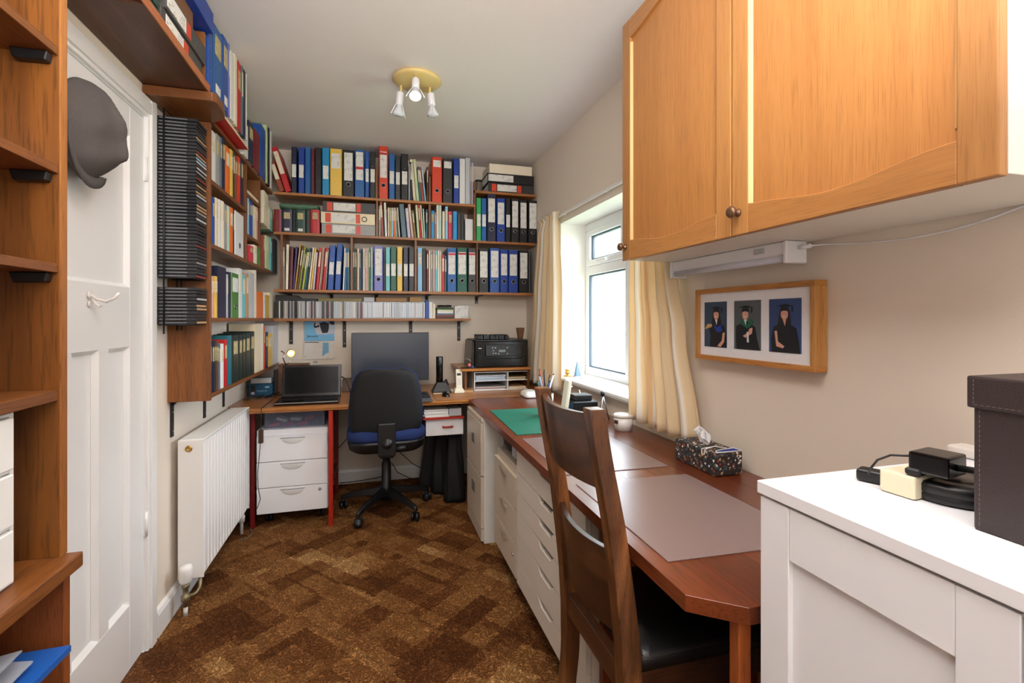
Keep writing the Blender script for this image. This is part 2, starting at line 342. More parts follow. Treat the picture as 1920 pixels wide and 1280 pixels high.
nz = N('ShaderNodeTexNoise'); nz.inputs['Scale'].default_value = 2.2; nz.inputs['Detail'].default_value = 4; L(mp.outputs[0], nz.inputs['Vector'])
rr = N('ShaderNodeMapRange'); rr.inputs['From Min'].default_value = 0.3; rr.inputs['From Max'].default_value = 0.7; rr.inputs['To Min'].default_value = 0.03; rr.inputs['To Max'].default_value = 0.2; L(nz.outputs['Fac'], rr.inputs['Value'])
m1 = N('ShaderNodeMixShader'); L(rr.outputs[0], m1.inputs[0]); L(tr.outputs[0], m1.inputs[1]); L(tl.outputs[0], m1.inputs[2])
m2 = N('ShaderNodeMixShader'); m2.inputs[0].default_value = 0.05; L(m1.outputs[0], m2.inputs[1]); L(gl.outputs[0], m2.inputs[2]); L(m2.outputs[0], out.inputs[0])
gasket = plain('gasket_grey', (74, 92, 106), 0.6)
def pane(y0, y1, z0, z1, sash=0.0):
    if sash:
        s_ = MB(); k = sash; s_.box(fx0 - 0.012, fx1 - 0.02, y0, y1, z0, z0 + k); s_.box(fx0 - 0.012, fx1 - 0.02, y0, y1, z1 - k, z1)
        s_.box(fx0 - 0.012, fx1 - 0.02, y0, y0 + k, z0 + k, z1 - k); s_.box(fx0 - 0.012, fx1 - 0.02, y1 - k, y1, z0 + k, z1 - k)
        s_.build('sash', upvc, wd, bevel=0.004)
        y0 += k; y1 -= k; z0 += k; z1 -= k
    g = MB(); k = 0.009; X0 = fx0 + 0.004; X1 = fx0 + 0.03
    g.box(X0, X1, y0, y1, z0, z0 + k); g.box(X0, X1, y0, y1, z1 - k, z1); g.box(X0, X1, y0, y0 + k, z0 + k, z1 - k); g.box(X0, X1, y1 - k - 0.006, y1, z0 + k, z1 - k)
    g.build('gasket', gasket, wd)
    B(fx0 + 0.016, fx0 + 0.02, y0 + k, y1 - k, z0 + k, z1 - k).build('glass_pane', glass_m, wd)
pane(MU1, yb_ - 0.055, TR1, zt_ - 0.055, 0.04)
pane(MU1, yb_ - 0.055, zb + 0.055, TR0, 0)
pane(ya + 0.055, MU0, zb + 0.055, zt_ - 0.055, 0.04)
h = MB(); h.box(fx0 - 0.035, fx0 - 0.012, 2.74, 2.8, TR1 + 0.008, TR1 + 0.028); h.box(fx0 - 0.045, fx0 - 0.03, 2.72, 2.84, TR1 + 0.01, TR1 + 0.022)
h.build('window_handle', white_gloss, wd, bevel=0.003)
sl = MB(); sl.prism([(XR - 0.045, 0.848), (XR - 0.04, 0.836), (WX + 0.01, 0.836), (WX + 0.01, 0.866), (XR - 0.037, 0.866), (XR - 0.045, 0.86)], 'y', WY0 + 0.001, WY1 + 0.02)
sl.build('window_sill', white_gloss, wd)
# outside: pale lawn, hedge and a rendered neighbour wall seen through the misted panes
lawn = struct(B(1.9, 14, -8, 30, -0.5, -0.4).build('ground', plain('lawn', (120, 140, 80), 0.9, var=0.2, scale=8)))
hd = MB()
rng = random.Random(3)
for i in range(700):
    y = rng.uniform(2, 24); z = rng.uniform(-0.3, 1.75) + 0.15 * math.sin(y * 2); x = 6.6 + rng.uniform(-0.25, 0.25); s_ = rng.uniform(0.1, 0.2)
    hd.box(x - s_, x + s_, y - s_, y + s_, z - s_ * 0.5, z + s_ * 0.5, R=Matrix.Rotation(rng.uniform(0, 3), 3, Vector((rng.random(), rng.random(), 1)).normalized()))
hd.box(6.6, 6.9, 2, 24, -0.4, 1.7)
tag(hd.build('hedge', plain('hedge_leaves', (92, 96, 62), 0.9, var=0.25, scale=9)), 'pale green garden hedge blurred beyond the window glass', 'hedge')
# light fixture: round cream plate with three white spot holders
FC = Vector((0.212, 2.545, ZC))
lf = thing('ceiling_spotlight', FC, 'round cream ceiling plate with three white reflector spotlights, one glowing', 'ceiling light')
cream_enamel = plain('cream_enamel', (226, 200, 132), 0.35)
MB().lathe(FC, [(0.0, 0), (0.12, 0), (0.124, -0.012), (0.112, -0.02), (0.04, -0.026), (0.0, -0.026)], 48).build('ceiling_plate', cream_enamel, lf)
frost = plain('bulb_reflector', (216, 220, 228), 0.25, var=0.02)
glow = plain('glowing_bulb', (255, 240, 215), 0.3, emit=((255, 226, 180), 22))
dead = plain('frosted_bulb_face', (206, 210, 214), 0.35)
white_en = plain('white_enamel', (232, 232, 236), 0.3)
for (px, py, bx, by_, dy, lit) in ((752, 160, 747, 212, 0.02, False), (780, 140, 778, 199, -0.09, True), (806, 163, 812, 218, 0.0, False)):
    p0 = at_z(px, py, ZC - 0.02)
    D0 = p0.y
    end = at_y(bx, by_, D0 + dy)
    d = (end - p0).normalized(); q = d.to_track_quat('Z', 'Y').to_matrix()
    k = MB(); k.tube([p0 + Vector((0, 0, 0.006)), p0 + Vector((0, 0, -0.03)), p0 + d * 0.04], 0.007, 10); k.build('stem', cream_enamel, lf)
    hs = p0 + d * 0.035
    hl = MB(); hl.lathe(hs, [(0.0, 0), (0.017, 0), (0.019, 0.006), (0.019, 0.062), (0.016, 0.066), (0, 0.066)], 20, R=q); 
    ho = hl.build('spot_holder', white_en, lf)
    bl = MB(); bl.lathe(hs, [(0.013, 0.064), (0.014, 0.075), (0.026, 0.1), (0.031, 0.112), (0.03, 0.116), (0.0, 0.1165)], 24, R=q); bl.build('reflector_bulb', frost, ho)
    fc = MB(); fc.lathe(hs, [(0.0, 0.1168), (0.027, 0.1168), (0.02, 0.1215), (0.0, 0.123)], 24, R=q); fc.build('bulb_face', glow if lit else dead, ho)
    for sgn in (-1, 1):
        a_ = q @ Vector((sgn, 0, 0))
        wv = MB(); wv.tube([hs + d * 0.06 + a_ * 0.018, hs + d * 0.085 + a_ * 0.03, hs + d * 0.12 + a_ * 0.045], 0.003, 6); wv.build('bulb_shield', white_en, ho)

pl_ = bpy.data.lights.new('spot_bulb_light', 'SPOT'); pl_.energy = 22; pl_.spot_size = math.radians(110); pl_.spot_blend = 0.8; pl_.color = (1.0, 0.86, 0.68); pl_.shadow_soft_size = 0.05
po_ = bpy.data.objects.new('spot_bulb_light', pl_); C.objects.link(po_); po_.location = FC + Vector((-0.01, -0.1, -0.3))
# ================================================================== LEFT FOREGROUND BOOKCASE
LX = -0.615; LE = 1.20
bc = thing('bookcase', (XL + 0.1, 0.6, 0), 'tall teak veneer bookcase in the left foreground with open shelves', 'bookcase')
g = MB(); g.box(XL + 0.001, LX - 0.002, LE, LE + 0.02, 0.765, 2.485); g.build('side_panel', wood('teak_panel', (132, 80, 30), (86, 48, 16), 'z', 0.38, grain=45, rscale=7, rings=0.4), bc, bevel=0.001)
B(LX - 0.002, LX + 0.001, LE, LE + 0.02, 0.765, 2.485).build('edge_strip', wood('edge_veneer', (178, 120, 60), (152, 92, 42), 'z', 0.35), bc)
for zz, th in ((1.785, 0.018), (1.545, 0.018), (1.343, 0.018), (1.083, 0.022), (2.06, 0.018), (2.3, 0.018)):
    B(XL + 0.012, LX - 0.004, -0.55, LE, zz, zz + th).build('shelf', teak_y, bc, bevel=0.001)
    if zz in (1.785, 1.545, 1.343):
        k = MB(); k.prism([(LX - 0.075, zz - 0.001), (LX - 0.012, zz - 0.001), (LX - 0.016, zz - 0.02), (LX - 0.068, zz - 0.022)], 'y', LE - 0.02, LE); k.build('shelf_support', black_plastic, bc, bevel=0.002)
B(XL + 0.001, XL + 0.008, -0.55, LE, 0.765, 2.485).build('back_panel', teak_z, bc)
B(XL + 0.001, LX + 0.03, -0.55, LE + 0.018, 0.735, 0.765).build('counter_board', teak_y, bc, bevel=0.003, seg=2)
B(XL + 0.001, LX + 0.01, LE - 0.01, LE + 0.012, 0.0, 0.735).build('lower_side_panel', wood('teak_panel_lower', (150, 84, 40), (106, 52, 22), 'z', 0.4, grain=120), bc, bevel=0.001)
for zz in (0.36, 0.08):
    B(XL + 0.008, LX, -0.55, LE - 0.01, zz, zz + 0.02).build('shelf', teak_y, bc, bevel=0.001)
B(XL + 0.001, XL + 0.007, -0.55, LE - 0.01, 0.0, 0.735).build('back_panel', teak_z, bc)
# white drawer chest on the counter board
cream_card = plain('white_card', (236, 238, 236), 0.5, var=0.01)
edge_tint = plain('chest_edge', (214, 206, 186), 0.5)
dc = thing('drawer_chest', (-0.7, 0.85, 0.765), 'small white three drawer chest standing in the teak bookcase', 'drawer chest')
d_ = MB(); d_.box(XL + 0.02, LX - 0.022, 1.095, 1.105, 0.766, 1.078); d_.box(XL + 0.02, LX - 0.022, 0.6, 0.61, 0.766, 1.078)
for zz in (0.766, 0.868, 0.970, 1.072): d_.box(XL + 0.02, LX - 0.022, 0.61, 1.095, zz, zz + 0.006)
d_.build('carcass', cream_card, dc, bevel=0.0008)
for zz in (0.773, 0.875, 0.977):
    B(XL + 0.03, LX - 0.014, 0.613, 1.092, zz + 0.001, zz + 0.093).build('drawer', cream_card, dc, bevel=0.0015)
# folders on the lower shelf
fold_b = plain('blue_folder_card', (28, 92, 176), 0.4, var=0.05)
def slab(name, pts, z0, th, m, lab, cat, tilt=0.0, group=None):
    s_ = MB(); n = len(pts)
    vs = [(x, y, z0 + tilt * (x - pts[0][0])) for x, y in pts] + [(x, y, z0 + th + tilt * (x - pts[0][0])) for x, y in pts]
    s_.add(vs, [tuple(range(n))[::-1], tuple(range(n, 2 * n))] + [(i, (i + 1) % n, n + (i + 1) % n, n + i) for i in range(n)])
    return tag(s_.build(name, m), lab, cat, group)
slab('document_folder', [(-0.80, 0.75), (-0.59, 0.75), (-0.575, 1.155), (-0.80, 1.15)], 0.595, 0.012, fold_b, 'blue card folder sticking out of the lower bookcase shelf', 'folder', 0.0)
clear_p = plain('clear_plastic_film', (196, 202, 210), 0.2, alpha=0.55)
slab('plastic_wallet', [(-0.80, 0.7), (-0.60, 0.7), (-0.60, 1.09), (-0.80, 1.14)], 0.612, 0.003, clear_p, 'clear plastic wallet lying directly on the blue folder', 'plastic wallet', 0.05)
slab('plastic_wallet', [(-0.80, 0.7), (-0.59, 0.7), (-0.605, 1.07), (-0.80, 1.05)], 0.632, 0.003, clear_p, 'upper clear plastic wallet bending up above the blue folder', 'plastic wallet', 0.12)
k = MB()
for i in range(9): k.box(-0.8, -0.62 + 0.004 * (i % 3), 0.65, 1.12 - 0.01 * (i % 4), 0.381 + i * 0.0235, 0.381 + i * 0.0235 + 0.0215, m=i % 3)
tag(k.build('paper_stack', [paper_m, plain('buff_paper', (196, 178, 146), 0.7), plain('grey_paper', (150, 154, 160), 0.6)], bevel=0), 'stack of papers beneath the blue folder on the lower shelf', 'papers')['kind'] = 'stuff'

# ================================================================== SHELF ABOVE THE DOOR
od = thing('overdoor_shelf', (XL + 0.1, 1.8, 2.11), 'long dark teak shelf running above the white door', 'shelf')
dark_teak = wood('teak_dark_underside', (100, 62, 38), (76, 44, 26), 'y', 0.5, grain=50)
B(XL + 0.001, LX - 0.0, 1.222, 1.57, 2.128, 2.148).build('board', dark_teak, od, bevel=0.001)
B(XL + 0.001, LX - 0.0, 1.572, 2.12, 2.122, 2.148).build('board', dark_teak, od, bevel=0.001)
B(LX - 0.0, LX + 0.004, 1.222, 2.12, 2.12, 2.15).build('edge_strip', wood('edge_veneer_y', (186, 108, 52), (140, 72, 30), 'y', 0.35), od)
B(XL + 0.002, LX - 0.01, 2.098, 2.118, 2.149, 2.345).build('end_upright', teak_z, od, bevel=0.001)
lb = MB(); pts = [(XL + 0.001, 2.10), (-0.60, 2.10), (-0.588, 2.115), (-0.586, 2.2), (-0.6, 2.27), (-0.64, 2.32), (-0.66, 2.328), (XL + 0.001, 2.328)]
lb.prism(pts, 'z', 2.085, 2.12); lb.build('corner_board', teak_y, od, bevel=0.002)
# ================================================================== LEFT WALL SHELVES (beyond the door)
SX = -0.672   # front edge of the left shelves
ls = thing('wall_shelves', (XL + 0.08, 3.1, 0.9), 'teak bookshelves fixed along the left wall between the door and the corner', 'shelves')
B(XL + 0.001, SX, 2.33, 2.35, 0.9, 2.084).build('side_panel', teak_z, ls, bevel=0.001)
U1, U2 = 2.945, 3.27
for z0, y0, y1 in ((0.909, 2.35, YB - 0.002), (1.235, 2.35, YB - 0.002), (1.555, 2.35, YB - 0.3), (1.83, 2.35, U1), (2.095, 2.33, YB - 0.25), (1.70, U1 + 0.018, U2), (1.925, U1 + 0.018, U2)):
    B(XL + 0.003, SX, y0, y1, z0, z0 + 0.018).build('shelf', teak_y, ls, bevel=0.001)
for yy, za, zb2 in ((U1, 1.573, 2.095), (U2, 1.573, 2.095)):
    B(XL + 0.003, SX - 0.002, yy, yy + 0.018, za, zb2).build('upright', teak_z, ls, bevel=0.001)
def bracket(x, y, ztop, dx, dy, leg=0.12, drop=0.16, lab='', parent=None):
    k = MB(); w2 = 0.0125
    if dx:   # projects along x from the wall
        k.box(x, x + dx, y - w2, y + w2, ztop - 0.006, ztop); k.box(x, x + 0.006, y - w2, y + w2, ztop - drop, ztop)
        k.prism([(x + 0.006, ztop - 0.03), (x + 0.03, ztop - 0.006), (x + 0.006, ztop - 0.006)], 'y', y - 0.004, y + 0.004)
    else:
        k.box(x - w2, x + w2, y + dy, y, ztop - 0.006, ztop); k.box(x - w2, x + w2, y - 0.006, y, ztop - drop, ztop)
        k.prism([(y - 0.006, ztop - 0.03), (y - 0.03, ztop - 0.006), (y - 0.006, ztop - 0.006)], 'x', x - 0.004, x + 0.004)
    bo = k.build('bracket', black_metal, parent, bevel=0.001)
    for q in (0.35, 0.85):
        s2 = MB()
        if dx: s2.lathe((x + 0.007, y, ztop - drop * q), [(0.004, -0.001), (0.004, 0.001)], 8, R=Matrix.Rotation(PI / 2, 3, 'Y'))
        else: s2.lathe((x, y - 0.007, ztop - drop * q), [(0.004, -0.001), (0.004, 0.001)], 8, R=Matrix.Rotation(PI / 2, 3, 'X'))
        s2.build('screw', steel, bo)
for yy in (2.37, 2.78, 3.1): bracket(XL + 0.001, yy, 0.908, 0.12, 0, parent=ls)
# ================================================================== BACK WALL SHELVES
SF = 3.60
xr_end = XR - 0.012
bs = thing('wall_shelves', (0.2, 3.75, 1.44), 'wide teak wall shelving packed with files above the back desk', 'shelves')
def X_at(px, Y): return at_y(px, 600, Y).x
xl0 = X_at(513, SF); x890 = X_at(891, SF)
for za, x0_, x1_ in ((1.432, xl0, xr_end), (1.823, xl0, xr_end), (2.095, xl0, x890), (2.203, x890, xr_end)):
    B(x0_, x1_, SF, YB - 0.002, za, za + 0.018).build('shelf', teak_x, bs, bevel=0.001)
def upr(px0, px1, za, zb2):
    B(X_at(px0, SF), X_at(px1, SF), SF + 0.004, YB - 0.003, za, zb2).build('upright', teak_z, bs, bevel=0.001)
upr(525.5, 530, 1.45, 1.823); upr(657, 661.5, 1.45, 1.823); upr(777.5, 781.5, 1.45, 1.823); upr(893.5, 896.5, 1.45, 1.823)
upr(705, 709, 1.841, 2.095); upr(704, 708, 2.113, 2.34); upr(803.5, 808, 1.841, 2.095); upr(804, 808, 2.113, 2.30); upr(888.5, 892.5, 1.841, 2.203); upr(888.5, 892.5, 2.221, 2.29)
for px in (545, 622, 706, 800, 893): bracket(X_at(px, YB), YB - 0.001, 1.431, 0, -0.2, drop=0.06, parent=bs)
cs = thing('wall_shelf', (0.0, 3.8, 1.235), 'narrow teak wall shelf holding the long row of disc cases', 'shelf')
CF = 3.70
B(X_at(513, CF), X_at(883, CF), CF, YB - 0.002, 1.232, 1.250).build('board', teak_x, cs, bevel=0.001)
for px, dr_ in ((546, 0.17), (646, 0.2), (770, 0.2), (860, 0.16)): bracket(X_at(px, YB), YB - 0.001, 1.231, 0, -0.13, drop=dr_, parent=cs)
# ================================================================== FILES AND BOOKS
COL = {'navy': (22, 26, 58), 'royal blue': (16, 60, 150), 'mid blue': (22, 92, 160), 'black': (20, 20, 22), 'charcoal': (48, 46, 46), 'maroon': (92, 22, 32),
       'cyan blue': (20, 136, 190), 'yellow': (232, 190, 80), 'orange red': (214, 62, 26), 'red': (190, 28, 34), 'white': (226, 226, 224), 'cream': (230, 214, 180),
       'pale green': (190, 208, 164), 'teal': (34, 106, 120), 'rust': (150, 66, 44), 'light blue': (140, 190, 224), 'brown': (104, 66, 40), 'grey': (150, 148, 146),
       'dark green': (20, 62, 50), 'bright green': (46, 168, 92), 'orange': (226, 112, 36), 'pinkish': (216, 168, 156), 'purple': (66, 34, 92), 'gold': (200, 160, 70),
       'lime': (172, 186, 52), 'mint': (176, 212, 200), 'aqua': (110, 190, 196), 'lavender': (120, 120, 190), 'slate': (84, 108, 122), 'lilac': (196, 190, 214),
       'olive': (130, 112, 48), 'pink red': (206, 50, 72), 'bright blue': (26, 146, 208), 'red brown': (140, 44, 30), 'deep green': (14, 88, 70), 'green': (70, 124, 50),
       'dark red': (122, 24, 24), 'tan': (190, 150, 106), 'silver': (190, 192, 196), 'blue': (26, 78, 158), 'ivory': (238, 226, 202), 'bottle green': (26, 40, 36)}
def cm(n): return plain('card_' + n.replace(' ', '_'), COL[n], 0.42, var=0.05, scale=14)
lab_w = print_mat('label_printed', (226, 224, 218), (90, 90, 100), 420, 95, 0.45)
lab_c = print_mat('label_cream', (224, 214, 190), (110, 90, 80), 420, 95, 0.4)
title_m = print_mat('title_gold', (205, 190, 140), (60, 50, 40), 300, 160, 0.6)
pages_m = plain('page_edges', (226, 212, 184), 0.8, var=0.12, scale=160)
ORD = ['', 'first', 'second', 'third', 'fourth', 'fifth', 'sixth', 'seventh', 'eighth', 'ninth', 'tenth', 'eleventh', 'twelfth', 'thirteenth', 'fourteenth', 'fifteenth', 'sixteenth']
KN = {'lever': ('lever_arch_file', 'lever arch file', 'file'), 'ring': ('ring_binder', 'ring binder', 'file'), 'book': ('book', 'book', 'book'), 'mag': ('booklet', 'slim booklet', 'booklet'),
      'folder': ('document_folder', 'document folder', 'folder'), 'holder': ('magazine_holder', 'magazine holder', 'magazine holder'), 'paper': ('paper_bundle', 'paper bundle', 'papers')}
def unit(kind, w, h, d, col, opt=''):
    """one upright volume in its own frame: spine at y=0 facing -y, x from -w/2 to w/2"""
    m = cm(col); hw = w / 2; g = 0.0006; k = MB()
    if kind in ('lever', 'ring'):
        r_ = min(0.004, hw * 0.3)
        k.prism([(-hw + g, 0.004), (-hw + g + r_, 0), (hw - g - r_, 0), (hw - g, 0.004), (hw - g, d), (hw - g - 0.002, d), (hw - g - 0.002, 0.006), (-hw + g + 0.002, 0.006), (-hw + g + 0.002, d), (-hw + g, d)], 'z', 0, h)
        root = k.build(KN[kind][0], m, origin=(0, 0, 0))
        p = MB().box(-hw + 0.004, hw - 0.004, 0.012, d - 0.01, 0.006, h - 0.012); p.build('papers', paper_m, root)
        lw = hw - max(0.0035, w * 0.13)
        if 'n' not in opt:
            z0, z1 = (0.40, 0.90) if kind == 'lever' else (0.34, 0.62)
            if 't' in opt: z0, z1 = 0.58, 0.9
            if 'h' in opt: z0, z1 = 0.78, 0.93
            if 'l' in opt: z0, z1 = 0.34, 0.94
            lm = lab_c if 'c' in opt else lab_w
            if 'b' in opt:
                lo = MB().box(-lw, lw, -0.0012, 0.001, h * 0.64, h * 0.95).build('label', lab_w, root); MB().box(-lw, lw, -0.0013, 0.001, h * 0.585, h * 0.64).build('label', cm('red'), root)
                MB().box(-lw, lw, -0.0012, 0.001, h * 0.36, h * 0.585).build('label', lab_w, root)
            else:
                MB().box(-lw, lw, -0.0012, 0.001, h * z0, h * z1).build('label', lm, root)
                if 'r' in opt: MB().box(-lw, lw, -0.0014, 0.001, h * (z1 - 0.06), h * (z1 - 0.015)).build('label_heading', cm('red'), root)
        if kind == 'lever' and 'x' not in opt:
            zc = h * 0.255; rr = min(0.0135, hw * 0.55)
            q = MB(); q.tube([(math.cos(a) * rr, -0.001, zc + math.sin(a) * rr) for a in [2 * PI * i / 20 for i in range(21)]], 0.0022, 6); q.build('finger_ring', steel, root)
            q = MB(); q.lathe((0, -0.0006, zc), [(0, 0), (rr * 0.9, 0), (rr * 0.9, -0.0012), (0, -0.0012)], 16, R=Matrix.Rotation(-PI / 2, 3, 'X')); q.build('finger_hole', gloss_black, root)
        if kind == 'ring':
            for zf in (0.29, 0.68):
                q = MB(); q.lathe((0, -0.0005, h * zf), [(0, 0.0015), (0.0022, 0.001), (0.0026, 0), (0, 0)], 8, R=Matrix.Rotation(PI / 2, 3, 'X')); q.build('rivet', steel, root)
    elif kind == 'book':
        t = min(0.0025, w * 0.15)
        k.prism([(-hw + g, d), (-hw + g, 0.002), (-hw * 0.5, 0), (hw * 0.5, 0), (hw - g, 0.002), (hw - g, d), (hw - g - t, d), (hw - g - t, 0.004), (-hw + g + t, 0.004), (-hw + g + t, d)], 'z', 0, h)
        root = k.build('book', m, origin=(0, 0, 0))
        MB().box(-hw + t + g, hw - t - g, 0.0045, d - 0.004, 0.003, h - 0.004).build('pages', pages_m, root)
        if 'n' not in opt and w > 0.012:
            MB().box(-hw * 0.6, hw * 0.6, -0.0008, 0.001, h * 0.6, h * 0.88).build('title', title_m if COL[col][0] + COL[col][1] < 330 else print_mat('title_dark', COL['ivory'], (50, 50, 60), 300, 160, .6), root)
            if 's' in opt: MB().box(-hw * 0.5, hw * 0.5, -0.0008, 0.001, h * 0.08, h * 0.2).build('publisher_mark', lab_w, root)
    elif kind == 'holder':
        k.prism([(0, 0), (d, 0), (d, h), (d * 0.55, h), (0, h * 0.55)], 'x', -hw + g, hw - g); root = k.build('magazine_holder', m, origin=(0, 0, 0), bevel=0.001)
    else:
        if kind == 'paper': k.prism([(-hw + g, 0), (hw - g, 0.004), (hw * 0.7, 0.003), (hw * 0.8, d), (-hw * 0.8, d)], 'z', 0, h)
        else: k.prism([(-hw + g, 0.001), (-hw * 0.4, 0), (hw * 0.4, 0), (hw - g, 0.001), (hw - g, d), (-hw + g, d)], 'z', 0, h)
        root = k.build(KN[kind][0], m, origin=(0, 0, 0))
        if w > 0.006 and 'n' not in opt and kind != 'paper':
            MB().box(-hw * 0.55, hw * 0.55, -0.0008, 0.001, h * 0.55, h * 0.9).build('title', lab_c, root)
    return root

def finish_row(items, where, frm, grp):
    cnt = {}
    for kind, col, ob in items: cnt[(kind, col)] = cnt.get((kind, col), 0) + 1
    seen = {}
    for kind, col, ob in items:
        key = (kind, col); seen[key] = seen.get(key, 0) + 1; n = seen[key]
        desc = f'{col} {KN[kind][1]}'
        if cnt[key] == 1: lab = f'{desc} on {where}'
        else: lab = f'{ORD[n]} {desc} {frm} on {where}'
        tag(ob, lab, KN[kind][2], grp)

def row_back(data, sx, ox, oy, ztop, Y, where, grp, dep=None):
    """rows facing the camera: (kind, colour, x0, x1, top, lean degrees, options)"""
    out = []
    for it in data:
        kind, col, a, b_, top = it[:5]; lean = it[5] if len(it) > 5 else 0; opt = it[6] if len(it) > 6 else ''
        Yk = Y + {'lever': 0, 'ring': 0.004, 'holder': 0, 'book': 0.02}.get(kind, 0.015)
        X0 = at_y(ox + a / sx, 500, Yk).x; X1 = at_y(ox + b_ / sx, 500, Yk).x; w = X1 - X0
        zt2 = at_y(ox + (a + b_) / 2 / sx, oy + top / sx, Yk).z; h = zt2 - ztop
        d = {'lever': 0.27, 'ring': 0.262, 'book': 0.2}.get(kind, 0.22); d = min(d, YB - 0.004 - Yk)
        if lean: w2 = w * math.cos(math.radians(lean)); h = h / math.cos(math.radians(lean)) - abs(w * math.tan(math.radians(lean)))
        o = unit(kind, w * 0.985, h, d, col, opt)
        L_ = math.radians(lean)
        if lean: o.location = ((X0 + X1) / 2, Yk, ztop + 0.0005 + abs(math.sin(L_)) * w / 2)
        else: o.location = ((X0 + X1) / 2, Yk, ztop + 0.0005)
        o.rotation_euler = (0, L_, 0); WORLD[o.name] = o.location.copy()
        out.append((kind, col, o))
    finish_row(out, where, 'from left', grp)
Z1, Z1b, Z2, Z3 = 2.113, 2.221, 1.841, 1.450
c1 = (6.096, 500, 250); c2 = (6.096, 740, 250); c3 = (6.096, 500, 430); c4 = (6.096, 740, 430)
BF = 3.605
def conv(rows, cfg, target):   # bring two crop frames into one
    k, ox, oy = cfg; kt, oxt, oyt = target; res = []
    for r_ in rows:
        r_ = list(r_); r_[2] += (ox - oxt) * k; r_[3] += (ox - oxt) * k; r_[4] += (oy - oyt) * k; res.append(r_)
    return res
top = [('lever', 'rust', 140, 205, 320, -18, 'cx'), ('lever', 'red', 212, 284, 160, -17, 'cx'), ('ring', 'navy', 280, 345, 152), ('ring', 'royal blue', 360, 432, 160), ('ring', 'mid blue', 437, 502, 158, 0, 'n'), ('ring', 'maroon', 505, 548, 175, 0, 'n'),
       ('ring', 'black', 550, 628, 165, 0, 'n'), ('ring', 'cyan blue', 632, 717, 165), ('lever', 'yellow', 722, 862, 178, 0, 'tx'), ('lever', 'black', 868, 1000, 190, 0, 'l'), ('lever', 'mid blue', 1005, 1118, 188, 0, 'bx'),
       ('ring', 'blue', 1125, 1172, 205), ('ring', 'black', 1178, 1245, 208), ('lever', 'orange red', 1282, 1387, 150, 0, 'r'), ('ring', 'mid blue', 1397, 1465, 235), ('ring', 'charcoal', 1470, 1530, 252)]
top += conv([('ring', 'black', 72, 155, 235), ('mag', 'white', 160, 172, 350, 0, 'n'), ('folder', 'navy', 174, 204, 330), ('mag', 'cream', 215, 246, 300, -5), ('mag', 'pale green', 250, 282, 300, -5), ('mag', 'teal', 284, 304, 380, -4),
             ('mag', 'rust', 308, 340, 385, -6), ('mag', 'light blue', 344, 362, 385, -6), ('mag', 'brown', 366, 384, 380), ('lever', 'orange red', 424, 542, 272, 0, 'h'), ('lever', 'charcoal', 550, 662, 288, 0, 'h'),
             ('ring', 'royal blue', 672, 738, 285), ('folder', 'white', 742, 805, 290, 0, 'n'), ('folder', 'silver', 808, 862, 280, 0, 'n'), ('mag', 'grey', 864, 880, 330), ('mag', 'lilac', 882, 898, 335)], c2, c1)
row_back(top, *c1, Z1, BF, 'the top back shelf', 'files standing on the top back shelf')
mid = [('book', 'dark red', 80, 170, 868, 0, 'n'), ('book', 'navy', 172, 292, 872, 0, 's'), ('book', 'black', 296, 328, 880, 0, 'n'), ('book', 'dark green', 330, 442, 878, 0, 's'), ('book', 'bottle green', 446, 498, 880, 0, 'n'), ('book', 'red', 502, 606, 872),
       ('mag', 'grey', 1280, 1306, 830), ('mag', 'rust', 1310, 1342, 780, -3), ('mag', 'white', 1352, 1378, 792, -2), ('mag', 'cream', 1384, 1402, 848), ('mag', 'gold', 1404, 1420, 850), ('mag', 'light blue', 1422, 1448, 850),
       ('mag', 'orange', 1452, 1474, 850, -2), ('mag', 'mint', 1476, 1490, 850, -3), ('mag', 'olive', 1494, 1508, 850, -4), ('mag', 'white', 1512, 1526, 850, -4)]
mid += conv([('ring', 'slate', 82, 140, 808, -5, 'n'), ('mag', 'lilac', 150, 184, 855, -5), ('mag', 'pinkish', 192, 220, 810, -6), ('mag', 'olive', 226, 250, 880, -6), ('mag', 'pale green', 262, 288, 820, -4), ('mag', 'red', 292, 312, 818, -4),
             ('mag', 'cream', 316, 332, 820, -4), ('mag', 'mint', 336, 352, 862, -3), ('mag', 'teal', 356, 378, 870), ('book', 'bright blue', 416, 456, 885), ('mag', 'orange', 458, 474, 900), ('mag', 'white', 478, 505, 818), ('mag', 'mint', 507, 535, 820),
             ('mag', 'cream', 545, 574, 892), ('mag', 'light blue', 578, 608, 835), ('book', 'pink red', 612, 660, 892), ('ring', 'bright blue', 665, 716, 892, 0, 'n'), ('folder', 'charcoal', 722, 760, 915, 0, 'n'), ('folder', 'black', 763, 798, 920, 0, 'n'),
             ('paper', 'white', 806, 896, 980), ('ring', 'bright green', 934, 990, 738), ('ring', 'mid blue', 993, 1050, 742), ('lever', 'navy', 1056, 1160, 690), ('lever', 'royal blue', 1166, 1264, 742), ('ring', 'black', 1268, 1326, 740),
             ('lever', 'black', 1332, 1422, 745, 0, 'l'), ('lever', 'black', 1426, 1518, 765, 0, 'l'), ('lever', 'black', 1526, 1636, 770, 0, 'l')], c2, c1)
row_back(mid, *c1, Z2, BF, 'the middle back shelf', 'files and booklets on the middle back shelf')
